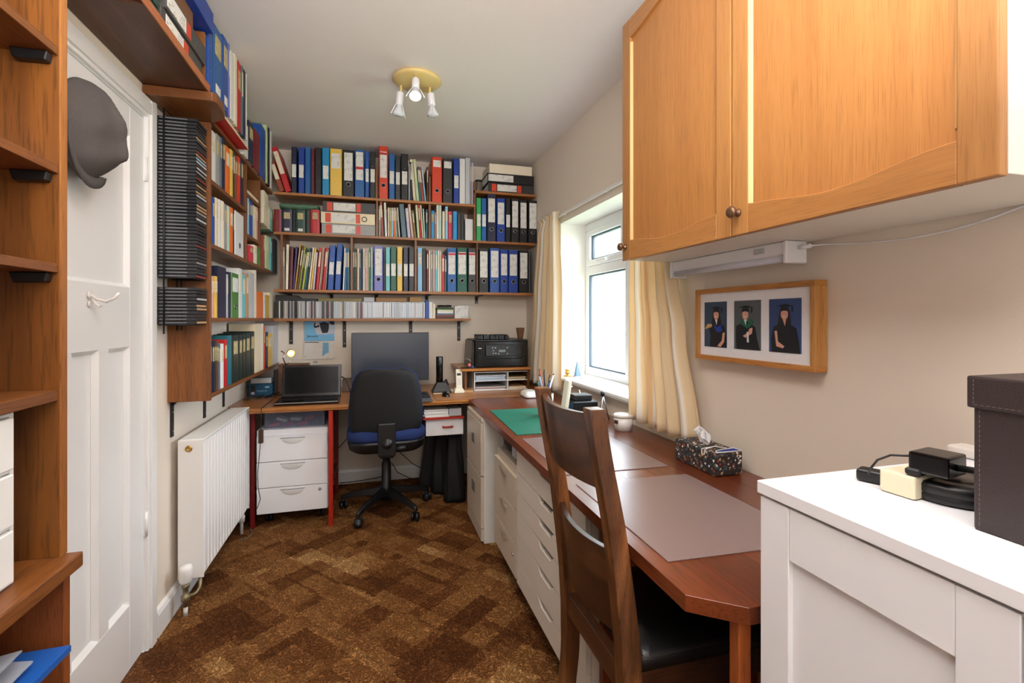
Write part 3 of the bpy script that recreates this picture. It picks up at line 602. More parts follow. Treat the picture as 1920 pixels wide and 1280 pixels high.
low = [('mag', 'grey', 186, 206, 200), ('mag', 'ivory', 214, 244, 172, 1), ('folder', 'maroon', 250, 288, 195, 2, 'n'), ('folder', 'purple', 290, 316, 195, 4, 'n'), ('mag', 'gold', 318, 334, 165, 6), ('mag', 'brown', 338, 362, 185, 7), ('mag', 'lime', 366, 380, 190, 7),
       ('mag', 'purple', 384, 396, 230, 7), ('mag', 'lime', 400, 424, 255, 7), ('mag', 'teal', 428, 446, 210, 6), ('mag', 'navy', 450, 464, 210, 6), ('mag', 'ivory', 470, 490, 205, 6), ('folder', 'yellow', 494, 516, 210, 6), ('mag', 'lilac', 522, 545, 260, 5),
       ('folder', 'red', 556, 590, 210, 5), ('mag', 'cream', 596, 606, 210, 5), ('mag', 'pinkish', 610, 620, 205, 5), ('folder', 'red', 628, 664, 205, 5), ('mag', 'white', 668, 676, 230, 4), ('ring', 'blue', 692, 762, 178, 3), ('ring', 'blue', 774, 842, 162, 3),
       ('mag', 'white', 868, 886, 210, 2), ('mag', 'mid blue', 889, 912, 220, 1), ('mag', 'teal', 916, 948, 215), ('folder', 'dark green', 986, 1008, 215), ('mag', 'brown', 1010, 1030, 215), ('mag', 'ivory', 1036, 1054, 220), ('mag', 'slate', 1057, 1074, 225),
       ('folder', 'navy', 1077, 1098, 225, 0, 'n'), ('mag', 'white', 1101, 1121, 215), ('mag', 'pinkish', 1124, 1147, 215), ('mag', 'cream', 1149, 1164, 215), ('mag', 'green', 1167, 1186, 215), ('mag', 'light blue', 1190, 1214, 205),
       ('lever', 'lavender', 1226, 1330, 192, 0, 'l'), ('ring', 'navy', 1334, 1354, 205, 0, 'n'), ('ring', 'aqua', 1358, 1410, 205), ('ring', 'deep green', 1414, 1484, 200), ('ring', 'yellow', 1490, 1552, 198)]
low += conv([('ring', 'navy', 97, 156, 205), ('ring', 'black', 160, 226, 202), ('book', 'light blue', 262, 315, 210), ('folder', 'black', 320, 360, 215, 0, 'n'), ('mag', 'dark red', 366, 388, 235), ('mag', 'ivory', 391, 409, 240), ('mag', 'grey', 412, 435, 240),
             ('mag', 'pinkish', 438, 460, 240), ('mag', 'aqua', 463, 488, 245), ('mag', 'white', 491, 513, 240), ('mag', 'cream', 516, 534, 245), ('folder', 'red', 538, 570, 290), ('mag', 'teal', 573, 594, 300), ('lever', 'mid blue', 600, 706, 215, 0, 'r'),
             ('lever', 'deep green', 712, 830, 210, 0, 'r'), ('lever', 'charcoal', 838, 932, 215, 0, 'r'), ('lever', 'black', 962, 1075, 222, 0, 'l'), ('lever', 'blue', 1086, 1200, 215, 0, 'l'), ('lever', 'royal blue', 1204, 1298, 230), ('lever', 'royal blue', 1302, 1412, 238),
             ('lever', 'black', 1420, 1530, 240, 0, 'l'), ('folder', 'charcoal', 1534, 1560, 250, 0, 'n')], c4, c3)
row_back(low, *c3, Z3, BF, 'the lower back file shelf', 'files and booklets on the lower back shelf')

# files lying flat
def flat_file(px0, px1, z0, z1, Y, col, lab, opt='', depth=0.26):
    X0, X1 = X_at(px0, Y), X_at(px1, Y); h = (z1 - z0) / 2; k = MB()
    k.prism([(z0 + 0.001, 0)], 'x', 0, 1) if False else None
    k.box(X0, X1, Y, Y + depth, z0 + 0.0008, z0 + 0.003); k.box(X0, X1, Y, Y + depth, z1 - 0.003, z1 - 0.0005); k.box(X0, X1, Y, Y + 0.003, z0 + 0.003, z1 - 0.003)
    root = k.build('lever_arch_file', cm(col), bevel=0.0006)
    B(X0 + 0.004, X1 - 0.004, Y + 0.006, Y + depth - 0.01, z0 + 0.004, z1 - 0.008).build('papers', paper_m, root)
    W_ = X1 - X0; a, b2 = (0.2, 0.62)
    if 'w' in opt: a, b2 = 0.02, 0.55
    if 'N' not in opt:
        B(X0 + W_ * a, X0 + W_ * b2, Y - 0.0012, Y + 0.001, z0 + 0.012, z1 - 0.01).build('label', lab_w, root)
        if 'o' in opt:
            B(X0 + W_ * 0.08, X0 + W_ * 0.18, Y - 0.0012, Y + 0.001, z0 + 0.008, z1 - 0.008).build('label_stripe', cm('orange red'), root)
            B(X0 + W_ * 0.64, X0 + W_ * 0.72, Y - 0.0012, Y + 0.001, z0 + 0.008, z1 - 0.008).build('label_stripe', cm('orange red'), root)
    if 'e' in opt:
        q = MB(); q.tube([(X0 + W_ * 0.8 + math.cos(t) * 0.016, Y - 0.001, (z0 + z1) / 2 + math.sin(t) * 0.016) for t in [2 * PI * i / 20 for i in range(21)]], 0.003, 6); q.build('finger_ring', gloss_black, root)
    return tag(root, lab, 'file')
z = Z2
flat_file(603, 703.5, Z2, Z2 + 0.075, BF + 0.002, 'grey', 'grey lever arch file lying lowest in the flat stack, middle shelf', 'o')
flat_file(601.5, 703, Z2 + 0.075, Z2 + 0.155, BF - 0.002, 'cream', 'cream lever arch file lying mid stack on the middle shelf', 'oe')
flat_file(605, 703.5, Z2 + 0.155, Z2 + 0.232, BF, 'charcoal', 'charcoal lever arch file lying on top of the cream file, middle shelf', 'o')
flat_file(915, 1001, Z1b, Z1b + 0.072, BF + 0.01, 'charcoal', 'charcoal file with orange stripes lying lowest on the raised right shelf', 'o')
flat_file(914, 1001, Z1b + 0.072, Z1b + 0.145, BF + 0.004, 'black', 'black file with two white labels lying mid stack near the ceiling', 'w')
tag(B(X_at(918, BF), X_at(998, BF), BF + 0.004, YB - 0.03, Z1b + 0.146, Z1b + 0.218).build('box_file', cm('ivory'), bevel=0.003), 'off-white box on top of the lying files beside the ceiling corner', 'box')
jar = MB(); jx = X_at(896.5, BF + 0.1); jar.lathe((X_at(897, 3.72) + 0.0, 3.72, Z1b + 0.001), [(0, 0), (0.026, 0), (0.03, 0.01), (0.03, 0.085), (0.026, 0.095), (0, 0.095)], 20)
j = jar.build('jar', plain('jar_contents', (120, 112, 98), 0.3, var=0.4, scale=60)); tag(j, 'small glass jar with dark lid on the raised right shelf', 'jar')
MB().lathe((X_at(897, 3.72), 3.72, Z1b + 0.096), [(0, 0), (0.029, 0), (0.029, 0.014), (0, 0.014)], 20).build('lid', black_plastic, j)
# folded green cloth bag on the books
k = MB(); rings = []
X0, X1 = X_at(524, BF + 0.03), X_at(597, BF + 0.03)
for i in range(13):
    t = i / 12; x = X0 + (X1 - X0) * t; s_ = 0.034 * (0.75 + 0.25 * math.sin(PI * t)); ring = []
    for j_ in range(12):
        a = 2 * PI * j_ / 12; ring.append((x, BF + 0.1 + math.cos(a) * 0.085, Z2 + 0.158 + 0.03 + 0.004 * math.sin(7 * t * PI) + math.sin(a) * s_ * 0.75))
    rings.append(ring)
k.loft(rings); tag(k.build('folded_bag', plain('green_cloth', (92, 128, 104), 0.8, bump=0.4)), 'rolled green cloth bag lying across the books on middle shelf', 'bag')

# disc cases standing on the narrow shelf
cd_cols = [('black', (30, 28, 28)), ('dark grey', (74, 74, 74)), ('grey', (150, 150, 150)), ('white', (226, 228, 230)), ('maroon', (110, 24, 34)), ('clear', (188, 192, 196)), ('pale blue', (176, 194, 214)), ('cream', (220, 206, 176)), ('blue', (40, 76, 150))]
cdm = {n: plain('disc_case_' + n.replace(' ', '_'), c, 0.25, var=0.1, scale=90) for n, c in cd_cols}
rng = random.Random(11)
CX0, CX1 = X_at(513.5, CF + 0.02), X_at(797, CF + 0.02); n_cd = 104; wcd = (CX1 - CX0) / n_cd
proto = {}
def cd_mesh(w, m, nm='disc_case'):
    k = MB(); k.box(-w / 2, w / 2, 0, 0.125, 0, 0.124); k.box(-w / 2 + 0.0012, w / 2 - 0.0012, -0.0006, 0.0, 0.008, 0.116, m=1); return k
for i in range(n_cd):
    t = i / n_cd
    if t < 0.16: c = rng.choice(['black', 'black', 'dark grey', 'black', 'grey', 'cream'])
    elif t < 0.34: c = rng.choice(['dark grey', 'grey', 'clear', 'black', 'grey', 'maroon', 'clear', 'white'])
    elif t < 0.55: c = rng.choice(['grey', 'clear', 'clear', 'white', 'dark grey', 'cream', 'pale blue'])
    else: c = rng.choice(['white', 'white', 'white', 'clear', 'white', 'pale blue', 'white', 'white', 'grey'])
    if i == 57 or i == 58: c = 'maroon'
    if c not in proto:
        o = cd_mesh(wcd * 0.9, cdm[c]).build('disc_case', [plain('case_jewel', (70, 72, 76), 0.2) if c in ('black', 'dark grey', 'maroon') else plain('case_clear', (176, 180, 184), 0.2), cdm[c]], origin=(0, 0, 0)); proto[c] = o
    else: o = proto[c].copy(); C.objects.link(o)
    o.location = (CX0 + wcd * (i + 0.5), CF + 0.022 + rng.uniform(0, 0.005), 1.2505)
    o.rotation_euler = (0, math.radians(rng.choice([0, 0, 0, 0.4])), 0)
    tag(o, f'upright disc case with {c} spine in the long row above the desk', 'disc case', f'upright {c} disc cases above the desk')
DY = CF + 0.02
def slab_item(name, px0, px1, z0, z1, Y, dep, m, lab, cat, bev=0.001):
    return tag(B(X_at(px0, Y), X_at(px1, Y), Y, Y + dep, z0, z1).build(name, m, bevel=bev), lab, cat)
slab_item('book', 797.5, 804, 1.2505, 1.384, DY, 0.12, cm('blue'), 'small blue book ending the row of disc cases', 'book')
slab_item('book', 804.5, 811, 1.2505, 1.378, DY, 0.12, cm('white'), 'white booklet right of the small blue book on disc shelf', 'book')
slab_item('book', 811.5, 816.5, 1.2505, 1.365, DY, 0.12, cm('cream'), 'cream booklet beside the flat pile on the disc shelf', 'book')
zz = 1.2505
for i, (c, t, a) in enumerate((('charcoal', 0.012, 817), ('red brown', 0.013, 818), ('slate', 0.014, 818), ('white', 0.015, 820), ('ivory', 0.012, 820), ('green', 0.01, 819), ('black', 0.008, 818))):
    slab_item('book', a, 850, zz, zz + t - 0.0005, DY, 0.11, cm(c), f'{c} booklet lying in the small flat pile on the disc shelf', 'book'); zz += t
k = MB(); pts = []
for i in range(60):
    a = i * 0.55; pts.append((X_at(835, DY) + 0.055 * math.cos(a) * (0.9 + 0.15 * math.sin(i)), DY + 0.05 + 0.035 * math.sin(a), zz + 0.006 + 0.012 * abs(math.sin(i * 0.37))))
k.tube(pts, 0.0025, 6); tag(k.build('coiled_cable', black_plastic), 'black cable coiled on top of the small flat pile of booklets', 'cable')
slab_item('white_card_box', 852.5, 878, 1.2505, 1.35, DY, 0.03, lab_w, 'white printed card leaning at the right end of the disc shelf', 'card')
# things lying on the disc cases
ZT = 1.3755
k = MB(); a, b_ = X_at(516, DY + 0.01), X_at(594, DY + 0.01); k.prism([(a, ZT), (b_, ZT), (b_, ZT + 0.018), (b_ - 0.1, ZT + 0.018), (b_ - 0.13, ZT + 0.038), (a, ZT + 0.042)], 'y', DY + 0.01, DY + 0.11)
tag(k.build('tray', black_plastic, bevel=0.002), 'black plastic tray lying on the dark disc cases at the left', 'tray')
slab_item('envelope_stack', 597, 679, ZT, ZT + 0.022, DY + 0.01, 0.1, cm('olive'), 'olive card folder lying flat on the disc cases', 'folder')
slab_item('small_box', 682, 702, ZT, ZT + 0.032, DY + 0.01, 0.08, cm('silver'), 'small silver box lying on the disc cases behind olive folder', 'box')
slab_item('wicker_tray', 704, 763, ZT, ZT + 0.034, DY + 0.01, 0.09, plain('tan_ridged', (178, 140, 100), 0.8, var=0.3, scale=120), 'long tan ridged box lying on the white disc cases', 'box', 0.008)
slab_item('wicker_tray', 768, 789, ZT, ZT + 0.04, DY + 0.01, 0.09, plain('tan_card', (186, 146, 100), 0.8), 'short tan card box at the right end above disc cases', 'box', 0.003)

# ---- disc tower on the wire rack (beside the white door)
rk = thing('disc_rack', (-0.75, 2.26, 1.2), 'tall black wire rack fixed beside the white door holding stacked disc cases', 'rack')
k = MB()
for xx in (-0.792, -0.776): k.tube([(xx, 2.322, 1.2), (xx, 2.322, 2.075)], 0.003, 6)
k.tube([(-0.79, 2.186, 1.19), (-0.79, 2.186, 2.07), (-0.79, 2.322, 2.072)], 0.0032, 6)
for zz in (1.225, 1.41): k.tube([(-0.81, 2.19, zz), (-0.69, 2.19, zz), (-0.69, 2.32, zz), (-0.81, 2.32, zz)], 0.0025, 6)
k.build('wire_frame', black_metal, rk)
rng = random.Random(5)
tcols = ['charcoal', 'grey', 'black', 'charcoal', 'black', 'silver', 'charcoal', 'tan', 'black', 'red brown', 'light blue', 'charcoal']
tproto = {}
def stack_case(z, c):
    if c not in tproto:
        k = MB(); k.box(-0.0685, 0.0685, -0.06, 0.06, 0, 0.0104); k.box(0.0685, 0.0691, -0.057, 0.057, 0.0015, 0.009, m=1); k.box(-0.06, 0.035, -0.0606, -0.06, 0.003, 0.0075, m=2)
        o = k.build('disc_case', [plain('case_smoke', (46, 47, 50), 0.22), cm(c), plain('case_edge', (104, 106, 110), 0.3)], origin=(0, 0, 0)); tproto[c] = o
    else: o = tproto[c].copy(); C.objects.link(o)
    o.location = (-0.749 + rng.uniform(-0.002, 0.002), 2.253 + rng.uniform(-0.002, 0.002), z); return o
tord = {}
def tlab(c, part):
    tord[(c, part)] = n_ = tord.get((c, part), 0) + 1
    return f'{ORD[n_] + " " if n_ > 1 else "lowest "}{c} disc case counting up from the bottom of the {part} rack stack'
for i in range(47):
    c = rng.choice(tcols); o = stack_case(1.4135 + i * 0.01345, c)
    tag(o, tlab(c, 'tall upper'), 'disc case', 'cases in the upper rack stack')
for i in range(11):
    c = rng.choice(tcols); o = stack_case(1.2285 + i * 0.01345, c)
    tag(o, tlab(c, 'short lower'), 'disc case', 'cases in the lower rack stack')

# ---- left wall rows (spines face the room, seen at an angle)
def row_left(data, sx, ox, oy, z0, X, where, grp, dd=0.14):
    out = []
    for it in data:
        kind, col, a, b_, top = it[:5]; lean = it[5] if len(it) > 5 else 0; opt = it[6] if len(it) > 6 else ''
        p0 = at_x(ox + a / sx, 500, X); p1 = at_x(ox + b_ / sx, 500, X)
        zt2 = at_x(ox + a / sx, oy + top / sx, X).z; h = zt2 - z0; w = p1.y - p0.y
        dk = min(dd, X - XL - 0.004)
        o = unit(kind, w * 0.985, h, dk, col, opt)
        L_ = math.radians(lean)
        o.location = (X, (p0.y + p1.y) / 2, z0 + 0.0005 + abs(math.sin(L_)) * w / 2); o.rotation_euler = (0, L_, PI / 2); WORLD[o.name] = o.location.copy()
        out.append((kind, col, o))
    finish_row(out, where, 'from door', grp)
e6 = (4.571, 380, 220); e7 = (4.411, 380, 480); e5 = (4.0, 380, 0)
XS = SX - 0.006
row_left([('book', 'white', 68, 116, 96), ('book', 'grey', 118, 150, 135), ('book', 'slate', 152, 170, 165), ('book', 'navy', 172, 196, 170), ('book', 'orange', 198, 238, 236), ('book', 'yellow', 240, 262, 270), ('mag', 'dark green', 264, 276, 290),
          ('book', 'rust', 278, 300, 320), ('book', 'orange red', 302, 326, 330), ('book', 'navy', 330, 350, 345)], *e6, 1.848, XS, 'the highest enclosed left shelf', 'books on the highest enclosed left shelf')
row_left([('book', 'blue', 86, 108, 680), ('book', 'cream', 111, 138, 685), ('book', 'white', 140, 162, 700), ('book', 'ivory', 164, 188, 712), ('book', 'grey', 190, 212, 740), ('mag', 'mint', 214, 232, 755), ('book', 'orange', 235, 264, 765), ('mag', 'navy', 266, 274, 790),
          ('lever', 'white', 277, 352, 795, 0, 'n')], *e6, 1.573, XS, 'the second enclosed left shelf', 'books on the second enclosed left shelf')
row_left([('mag', 'light blue', 390, 400, 690), ('book', 'blue', 403, 432, 705), ('mag', 'silver', 434, 444, 750), ('book', 'cream', 446, 460, 760), ('book', 'pinkish', 462, 474, 768)], *e6, 1.718, XS, 'the narrow middle bay', 'books in the narrow middle bay')
row_left([('book', 'pink red', 405, 438, 1095), ('book', 'ivory', 441, 468, 1090), ('folder', 'green', 471, 502, 1112, 0, 'n')], *e6, 1.573, XS, 'the bottom of the narrow bay', 'books low in the narrow bay')
row_left([('folder', 'ivory', 522, 560, 630, 4), ('mag', 'cream', 566, 580, 760), ('mag', 'aqua', 583, 592, 780), ('mag', 'pale green', 595, 604, 790)], *e6, 1.848, XS, 'the corner bay', 'booklets in the corner bay', 0.1)
row_left([('mag', 'rust', 524, 532, 1010), ('mag', 'pale green', 545, 575, 1010), ('folder', 'aqua', 583, 594, 1030), ('folder', 'slate', 598, 612, 1040, 0, 'n'), ('folder', 'charcoal', 616, 640, 1040, 0, 'n')], *e6, 1.573, XS, 'the shelf under the corner bay', 'booklets under the corner bay', 0.1)
row_left([('book', 'grey', 58, 72, 165), ('book', 'pinkish', 75, 98, 168), ('book', 'yellow', 100, 126, 165), ('folder', 'navy', 128, 196, 80, 0, 'n'), ('mag', 'silver', 199, 212, 150), ('folder', 'navy', 215, 236, 130, 0, 'n'), ('lever', 'green', 240, 298, 135, 0, 't'),
          ('folder', 'white', 302, 328, 100), ('mag', 'aqua', 331, 356, 150), ('mag', 'tan', 360, 382, 140), ('folder', 'silver', 386, 428, 130, 0, 'n'), ('folder', 'ivory', 430, 446, 115, 0, 'n'), ('folder', 'orange', 448, 502, 290, 0, 'n'), ('book', 'white', 504, 520, 300),
          ('folder', 'gold', 522, 552, 320, 0, 'n'), ('folder', 'cream', 555, 580, 300, 0, 'n')], *e7, 1.253, XS, 'the eye level left shelf', 'files on the eye level left shelf')
row_left([('book', 'black', 58, 80, 700), ('book', 'navy', 82, 100, 705), ('book', 'charcoal', 102, 116, 700), ('book', 'brown', 118, 132, 705), ('book', 'slate', 134, 148, 720), ('book', 'white', 150, 178, 728), ('book', 'red', 181, 206, 694),
          ('book', 'teal', 208, 244, 660, 0, 'n'), ('book', 'bottle green', 246, 300, 660), ('book', 'bottle green', 302, 330, 655), ('book', 'bottle green', 332, 356, 648), ('book', 'bottle green', 358, 396, 640), ('book', 'bottle green', 398, 430, 625),
          ('folder', 'cream', 434, 478, 560, 0, 'n'), ('folder', 'ivory', 480, 504, 560, 0, 'n'), ('book', 'orange red', 507, 518, 580), ('book', 'navy', 520, 544, 630), ('book', 'yellow', 546, 580, 645), ('folder', 'silver', 584, 640, 575, 0, 'n'), ('folder', 'blue', 642, 656, 640, 0, 'n')],
         *e7, 0.9275, XS, 'the lowest left shelf', 'books on the lowest left shelf')
# top of the left shelves, near the ceiling
ZE = 2.1135
zz = 2.121; Xp = -0.63
fl = [('ivory', 2.15, 2.40, 0.012), ('tan', 2.16, 2.42, 0.012), ('charcoal', 2.17, 2.62, 0.012), ('dark red', 2.36, 2.9, 0.014)]
zf = [2.1345, 2.147, 2.1595, 2.1215]
k0 = 2.121
for (c, y0, y1, t), x_ in zip([('red', 2.36, 2.78, 0.012), ('cream', 2.35, 2.74, 0.012), ('charcoal', 2.335, 2.66, 0.01)], (-0.628, -0.634, -0.64)):
    root = B(XL + 0.02, x_, y0, y1, k0, k0 + t - 0.001).build('book', cm(c), bevel=0.001)
    B(XL + 0.03, x_ + 0.0012, y0 - 0.001, y1 + 0.001, k0 + 0.0025, k0 + t - 0.0035).build('pages', pages_m, root)
    tag(root, f'{c} book lying flat under the tall blue volumes near the ceiling', 'book'); k0 += t
row_left([('ring', 'blue', 42, 76, 158, 0, 'n'), ('book', 'mid blue', 80, 150, 160, 0, 's'), ('book', 'blue', 152, 196, 255, 0, 's'), ('mag', 'lavender', 198, 206, 325), ('folder', 'white', 210, 236, 372, 0, 'n'), ('folder', 'ivory', 240, 260, 400, 0, 'n'),
          ('book', 'red', 264, 290, 450), ('mag', 'slate', 293, 306, 480), ('folder', 'navy', 308, 324, 480, 0, 'n'), ('folder', 'white', 326, 334, 410, 0, 'n')], *e5, k0, -0.625, 'the flat pile near the ceiling', 'tall volumes near the ceiling')
row_left([('folder', 'white', 308, 342, 900, 0, 'n'), ('book', 'navy', 346, 384, 898), ('book', 'dark red', 392, 432, 962, 0, 'n'), ('book', 'blue', 440, 474, 930, 0, 'n'), ('mag', 'pale green', 478, 488, 935), ('folder', 'black', 494, 505, 955, 0, 'n'), ('folder', 'white', 510, 520, 975, 0, 'n')],
         *e5, ZE, -0.66, 'the uppermost left shelf', 'volumes on the uppermost left shelf')
# boxes and files lying on the shelf above the door
def flat_left(y0, y1, z0, z1, x, m, name, lab, cat, label=None, dep=0.19, pg=False):
    root = B(x - dep, x, y0, y1, z0, z1 - 0.001).build(name, m, bevel=0.0015)
    if label:
        a, b2 = label; L_ = y1 - y0
        B(x - 0.001, x + 0.0012, y0 + L_ * a, y0 + L_ * b2, z0 + 0.01, z1 - 0.01).build('label', lab_w, root)
        B(x - 0.001, x + 0.0012, y0 + L_ * (b2 + 0.02), y0 + L_ * (b2 + 0.12), z0 + 0.01, z1 - 0.01).build('label_stripe', cm('orange red'), root)
    if pg: B(x - dep + 0.01, x - 0.008, y0 - 0.001, y0 + 0.002, z0 + 0.004, z1 - 0.005).build('pages', plain('page_edges_grey', (190, 184, 172), .8, var=.15, scale=150), root)
    return tag(root, lab, cat)
marb = plain('marbled_charcoal', (70, 68, 66), 0.5, var=0.5, scale=90)
flat_left(1.70, 2.06, 2.1495, 2.205, -0.622, marb, 'lever_arch_file', 'charcoal marbled file lying directly on the overdoor shelf', 'file', (0.1, 0.5))
flat_left(1.72, 2.08, 2.205, 2.275, -0.615, marb, 'lever_arch_file', 'charcoal marbled file lying upper of two on overdoor shelf', 'file', (0.02, 0.45))
flat_left(1.66, 1.99, 2.275, 2.35, -0.628, plain('brown_card', (124, 84, 54), 0.6), 'storage_box', 'brown card box lying above the marbled files over the door', 'box')
flat_left(1.70, 2.12, 2.35, 2.43, -0.60, cm('royal blue'), 'storage_box', 'royal blue box topping the pile over the door near ceiling', 'box', dep=0.2)
flat_left(1.47, 1.68, 2.1495, 2.178, -0.625, cm('bottle green'), 'book', 'bottle green book lying lowest in near pile over the door', 'book', pg=True)
flat_left(1.49, 1.685, 2.178, 2.30, -0.622, cm('dark green'), 'book', 'thick dark green volume lying in near pile over the door', 'book', pg=True)
flat_left(1.30, 1.465, 2.1495, 2.21, -0.63, cm('navy'), 'book', 'thick navy book lying nearest the bookcase over the door', 'book', pg=True)
flat_left(1.31, 1.46, 2.21, 2.26, -0.628, cm('lavender'), 'book', 'lavender blue book lying on the navy book over the door', 'book', pg=True)
# cream book flat in the narrow bay; papers sleeve clipped on the eye level shelf
root = B(XL + 0.02, XS - 0.004, 2.97, 3.26, 1.9435, 1.972).build('book', cm('brown'), bevel=0.001); B(XL + 0.03, XS - 0.003, 2.969, 3.262, 1.947, 1.968).build('pages', pages_m, root)
tag(root, 'brown covered book lying flat at top of the narrow bay', 'book')
root = B(XL + 0.02, XS - 0.01, 3.30, 3.6, 2.1135 + 0.0, 2.125).build('book', cm('tan'), bevel=0.001) if False else None
# ================================================================== BACK DESK
DT = 0.73; DF = 3.09; RDX = 0.59
pine_x = wood('desk_honey_along_x', (190, 126, 60), (152, 92, 40), 'x', 0.32, coat=0.3, rings=0.35)
desk = thing('back_desk', (0, 3.4, 0), 'honey teak desk along the back wall on red metal legs', 'desk')
k = MB(); xe = XR - 0.004
k.prism([(XL + 0.003, 3.185), (-0.705, 3.168), (-0.69, DF), (RDX + 0.02, DF), (RDX + 0.03, 3.13), (xe, 3.13), (xe, YB - 0.004), (XL + 0.003, YB - 0.004)], 'z', DT - 0.03, DT); k.build('desk_top', pine_x, desk, bevel=0.003, seg=2)
B(-0.68, RDX, DF - 0.006, DF, DT - 0.018, DT - 0.008).build('edge_moulding', pine_x, desk, bevel=0.003)
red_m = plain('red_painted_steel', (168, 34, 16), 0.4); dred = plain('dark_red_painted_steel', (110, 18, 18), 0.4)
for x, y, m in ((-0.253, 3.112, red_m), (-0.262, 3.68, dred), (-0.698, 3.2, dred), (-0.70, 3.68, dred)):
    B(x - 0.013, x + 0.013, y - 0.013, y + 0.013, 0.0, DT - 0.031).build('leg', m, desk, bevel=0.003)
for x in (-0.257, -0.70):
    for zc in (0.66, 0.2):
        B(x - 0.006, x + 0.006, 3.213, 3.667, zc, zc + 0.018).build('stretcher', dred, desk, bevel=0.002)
# white under-desk drawer with red rail
ud = thing('under_desk_drawer', (0.45, 3.3, 0.49), 'white drawer box with red rail hung under the back desk', 'drawer unit')
B(0.32, 0.565, 3.16, 3.6, 0.488, 0.49 + 0.105).build('drawer', white_satin, ud, bevel=0.002)
B(0.30, 0.566, 3.13, 3.6, 0.598, 0.612).build('rail', red_m, ud, bevel=0.002)
k = MB(); k.tube([(0.43, 3.16, 0.545), (0.43, 3.145, 0.545), (0.436, 3.14, 0.545), (0.484, 3.14, 0.545), (0.49, 3.145, 0.545), (0.49, 3.16, 0.545)], 0.006, 8); k.build('handle', red_m, ud)
for xx in (0.308, 0.558): B(xx - 0.006, xx + 0.006, 3.2, 3.58, 0.612, DT - 0.031).build('hanger', black_metal, ud)
k = MB(); rg = random.Random(2)
for i in range(7): k.box(0.305 + rg.uniform(-.004, .01), 0.465 + rg.uniform(-.008, .004), 3.14 + rg.uniform(0, .02), 3.4, 0.6125 + i * 0.007, 0.619 + i * 0.007)
so = tag(k.build('paper_stack', paper_m), 'white paper stack on the red rail under the desk', 'papers'); so['kind'] = 'stuff'
tag(B(0.47, 0.55, 3.15, 3.35, 0.613, 0.662).build('card_box', cm('silver'), bevel=0.002), 'pale card box beside the papers on the red rail', 'box')

# pedestal drawers --------------------------------------------------
def pedestal(name, x0, x1, y0, y1, zb, zt, face, mat, lab, lock=True):
    """face '-y' or '-x': three drawers with scooped grips"""
    t = thing(name, ((x0 + x1) / 2, (y0 + y1) / 2, 0), lab, 'drawer pedestal')
    B(x0, x1, y0, y1, zb, zt).build('cabinet_body', mat, t, bevel=0.003)
    H = zt - zb; hs = [0.30, 0.30, 0.33]; z = zt - H * 0.07
    for i, fr in enumerate(hs):
        z0 = z - H * 0.31; g = 0.002
        if face == '-y':
            d = B(x0 + 0.002, x1 - 0.002, y0 - 0.016, y0 - 0.0005, z0 + g, z - g).build('drawer', mat, t, bevel=0.0015)
            cx = (x0 + x1) / 2; q = MB(); rings = []
            for j in range(13):
                a = -PI + PI * j / 12 if False else PI * j / 12
                hw_ = 0.062
                rings.append((cx - math.cos(a) * hw_, z - 0.018 - math.sin(a) * 0.034))
            vs = [(p[0], y0 - 0.017, p[1]) for p in rings] + [(cx - math.cos(PI * j / 12) * 0.05, y0 - 0.0235, z - 0.02 - math.sin(PI * j / 12) * 0.022) for j in range(13)]
            q.add(vs, [(j, j + 1, j + 14, j + 13) for j in range(12)] + [tuple(range(13, 26))], 0, True)
            q.build('grip', white_gloss if mat is not beige else mat, d)
            B(cx - 0.07, cx + 0.07, y0 - 0.018, y0 - 0.0155, z - 0.018, z - 0.014).build('grip_shade_strip', plain('grip_shadow_gap', (150, 148, 146), .5), d)  # grey strip paints the shadow in the gap above the grip
        else:
            d = B(x0 - 0.016, x0 - 0.0005, y0 + 0.002, y1 - 0.002, z0 + g, z - g).build('drawer', mat, t, bevel=0.0015)
            cy = (y0 + y1) / 2; q = MB()
            vs = [(x0 - 0.0165, cy - math.cos(PI * j / 12) * 0.062, z - 0.018 - math.sin(PI * j / 12) * 0.034) for j in range(13)] + [(x0 - 0.026, cy - math.cos(PI * j / 12) * 0.05, z - 0.02 - math.sin(PI * j / 12) * 0.022) for j in range(13)]
            q.add(vs, [(j, j + 1, j + 14, j + 13) for j in range(12)] + [tuple(range(13, 26))], 0, True); q.build('grip', mat, d)
        if i == 2 and lock:
            q = MB()
            if face == '-y': q.lathe((x1 - 0.045, y0 - 0.017, z - 0.03), [(0, -0.002), (0.009, -0.002), (0.009, 0.002), (0, 0.003)], 16, R=Matrix.Rotation(PI / 2, 3, 'X'))
            else: q.lathe((x0 - 0.017, y0 + 0.05, z - 0.06), [(0, -0.002), (0.009, -0.002), (0.009, 0.002), (0, 0.003)], 16, R=Matrix.Rotation(-PI / 2, 3, 'Y'))
            q.build('lock', steel, t)
        z = z0
    for xx in (x0 + 0.05, x1 - 0.05):
        for yy in (y0 + 0.1, y1 - 0.08):
            c_ = MB()
            for s_ in (-0.012, 0.012): c_.lathe((xx + s_, yy, 0.026), [(0, -0.008), (0.022, -0.008), (0.026, -0.004), (0.026, 0.004), (0.022, 0.008), (0, 0.008)], 16, R=Matrix.Rotation(PI / 2, 3, 'Y'))
            c_.tube([(xx, yy, 0.03), (xx, yy, zb + 0.004)], 0.006, 8); c_.box(xx - 0.02, xx + 0.02, yy - 0.02, yy + 0.02, zb - 0.006, zb)
            c_.build('castor', black_plastic, t)
beige = plain('beige_enamel', (206, 192, 174), 0.35, var=0.01)
pedestal('drawer_pedestal', -0.673, -0.276, 3.185, 3.72, 0.085, 0.583, '-y', white_satin, 'white three drawer pedestal on castors under the laptop end of back desk')
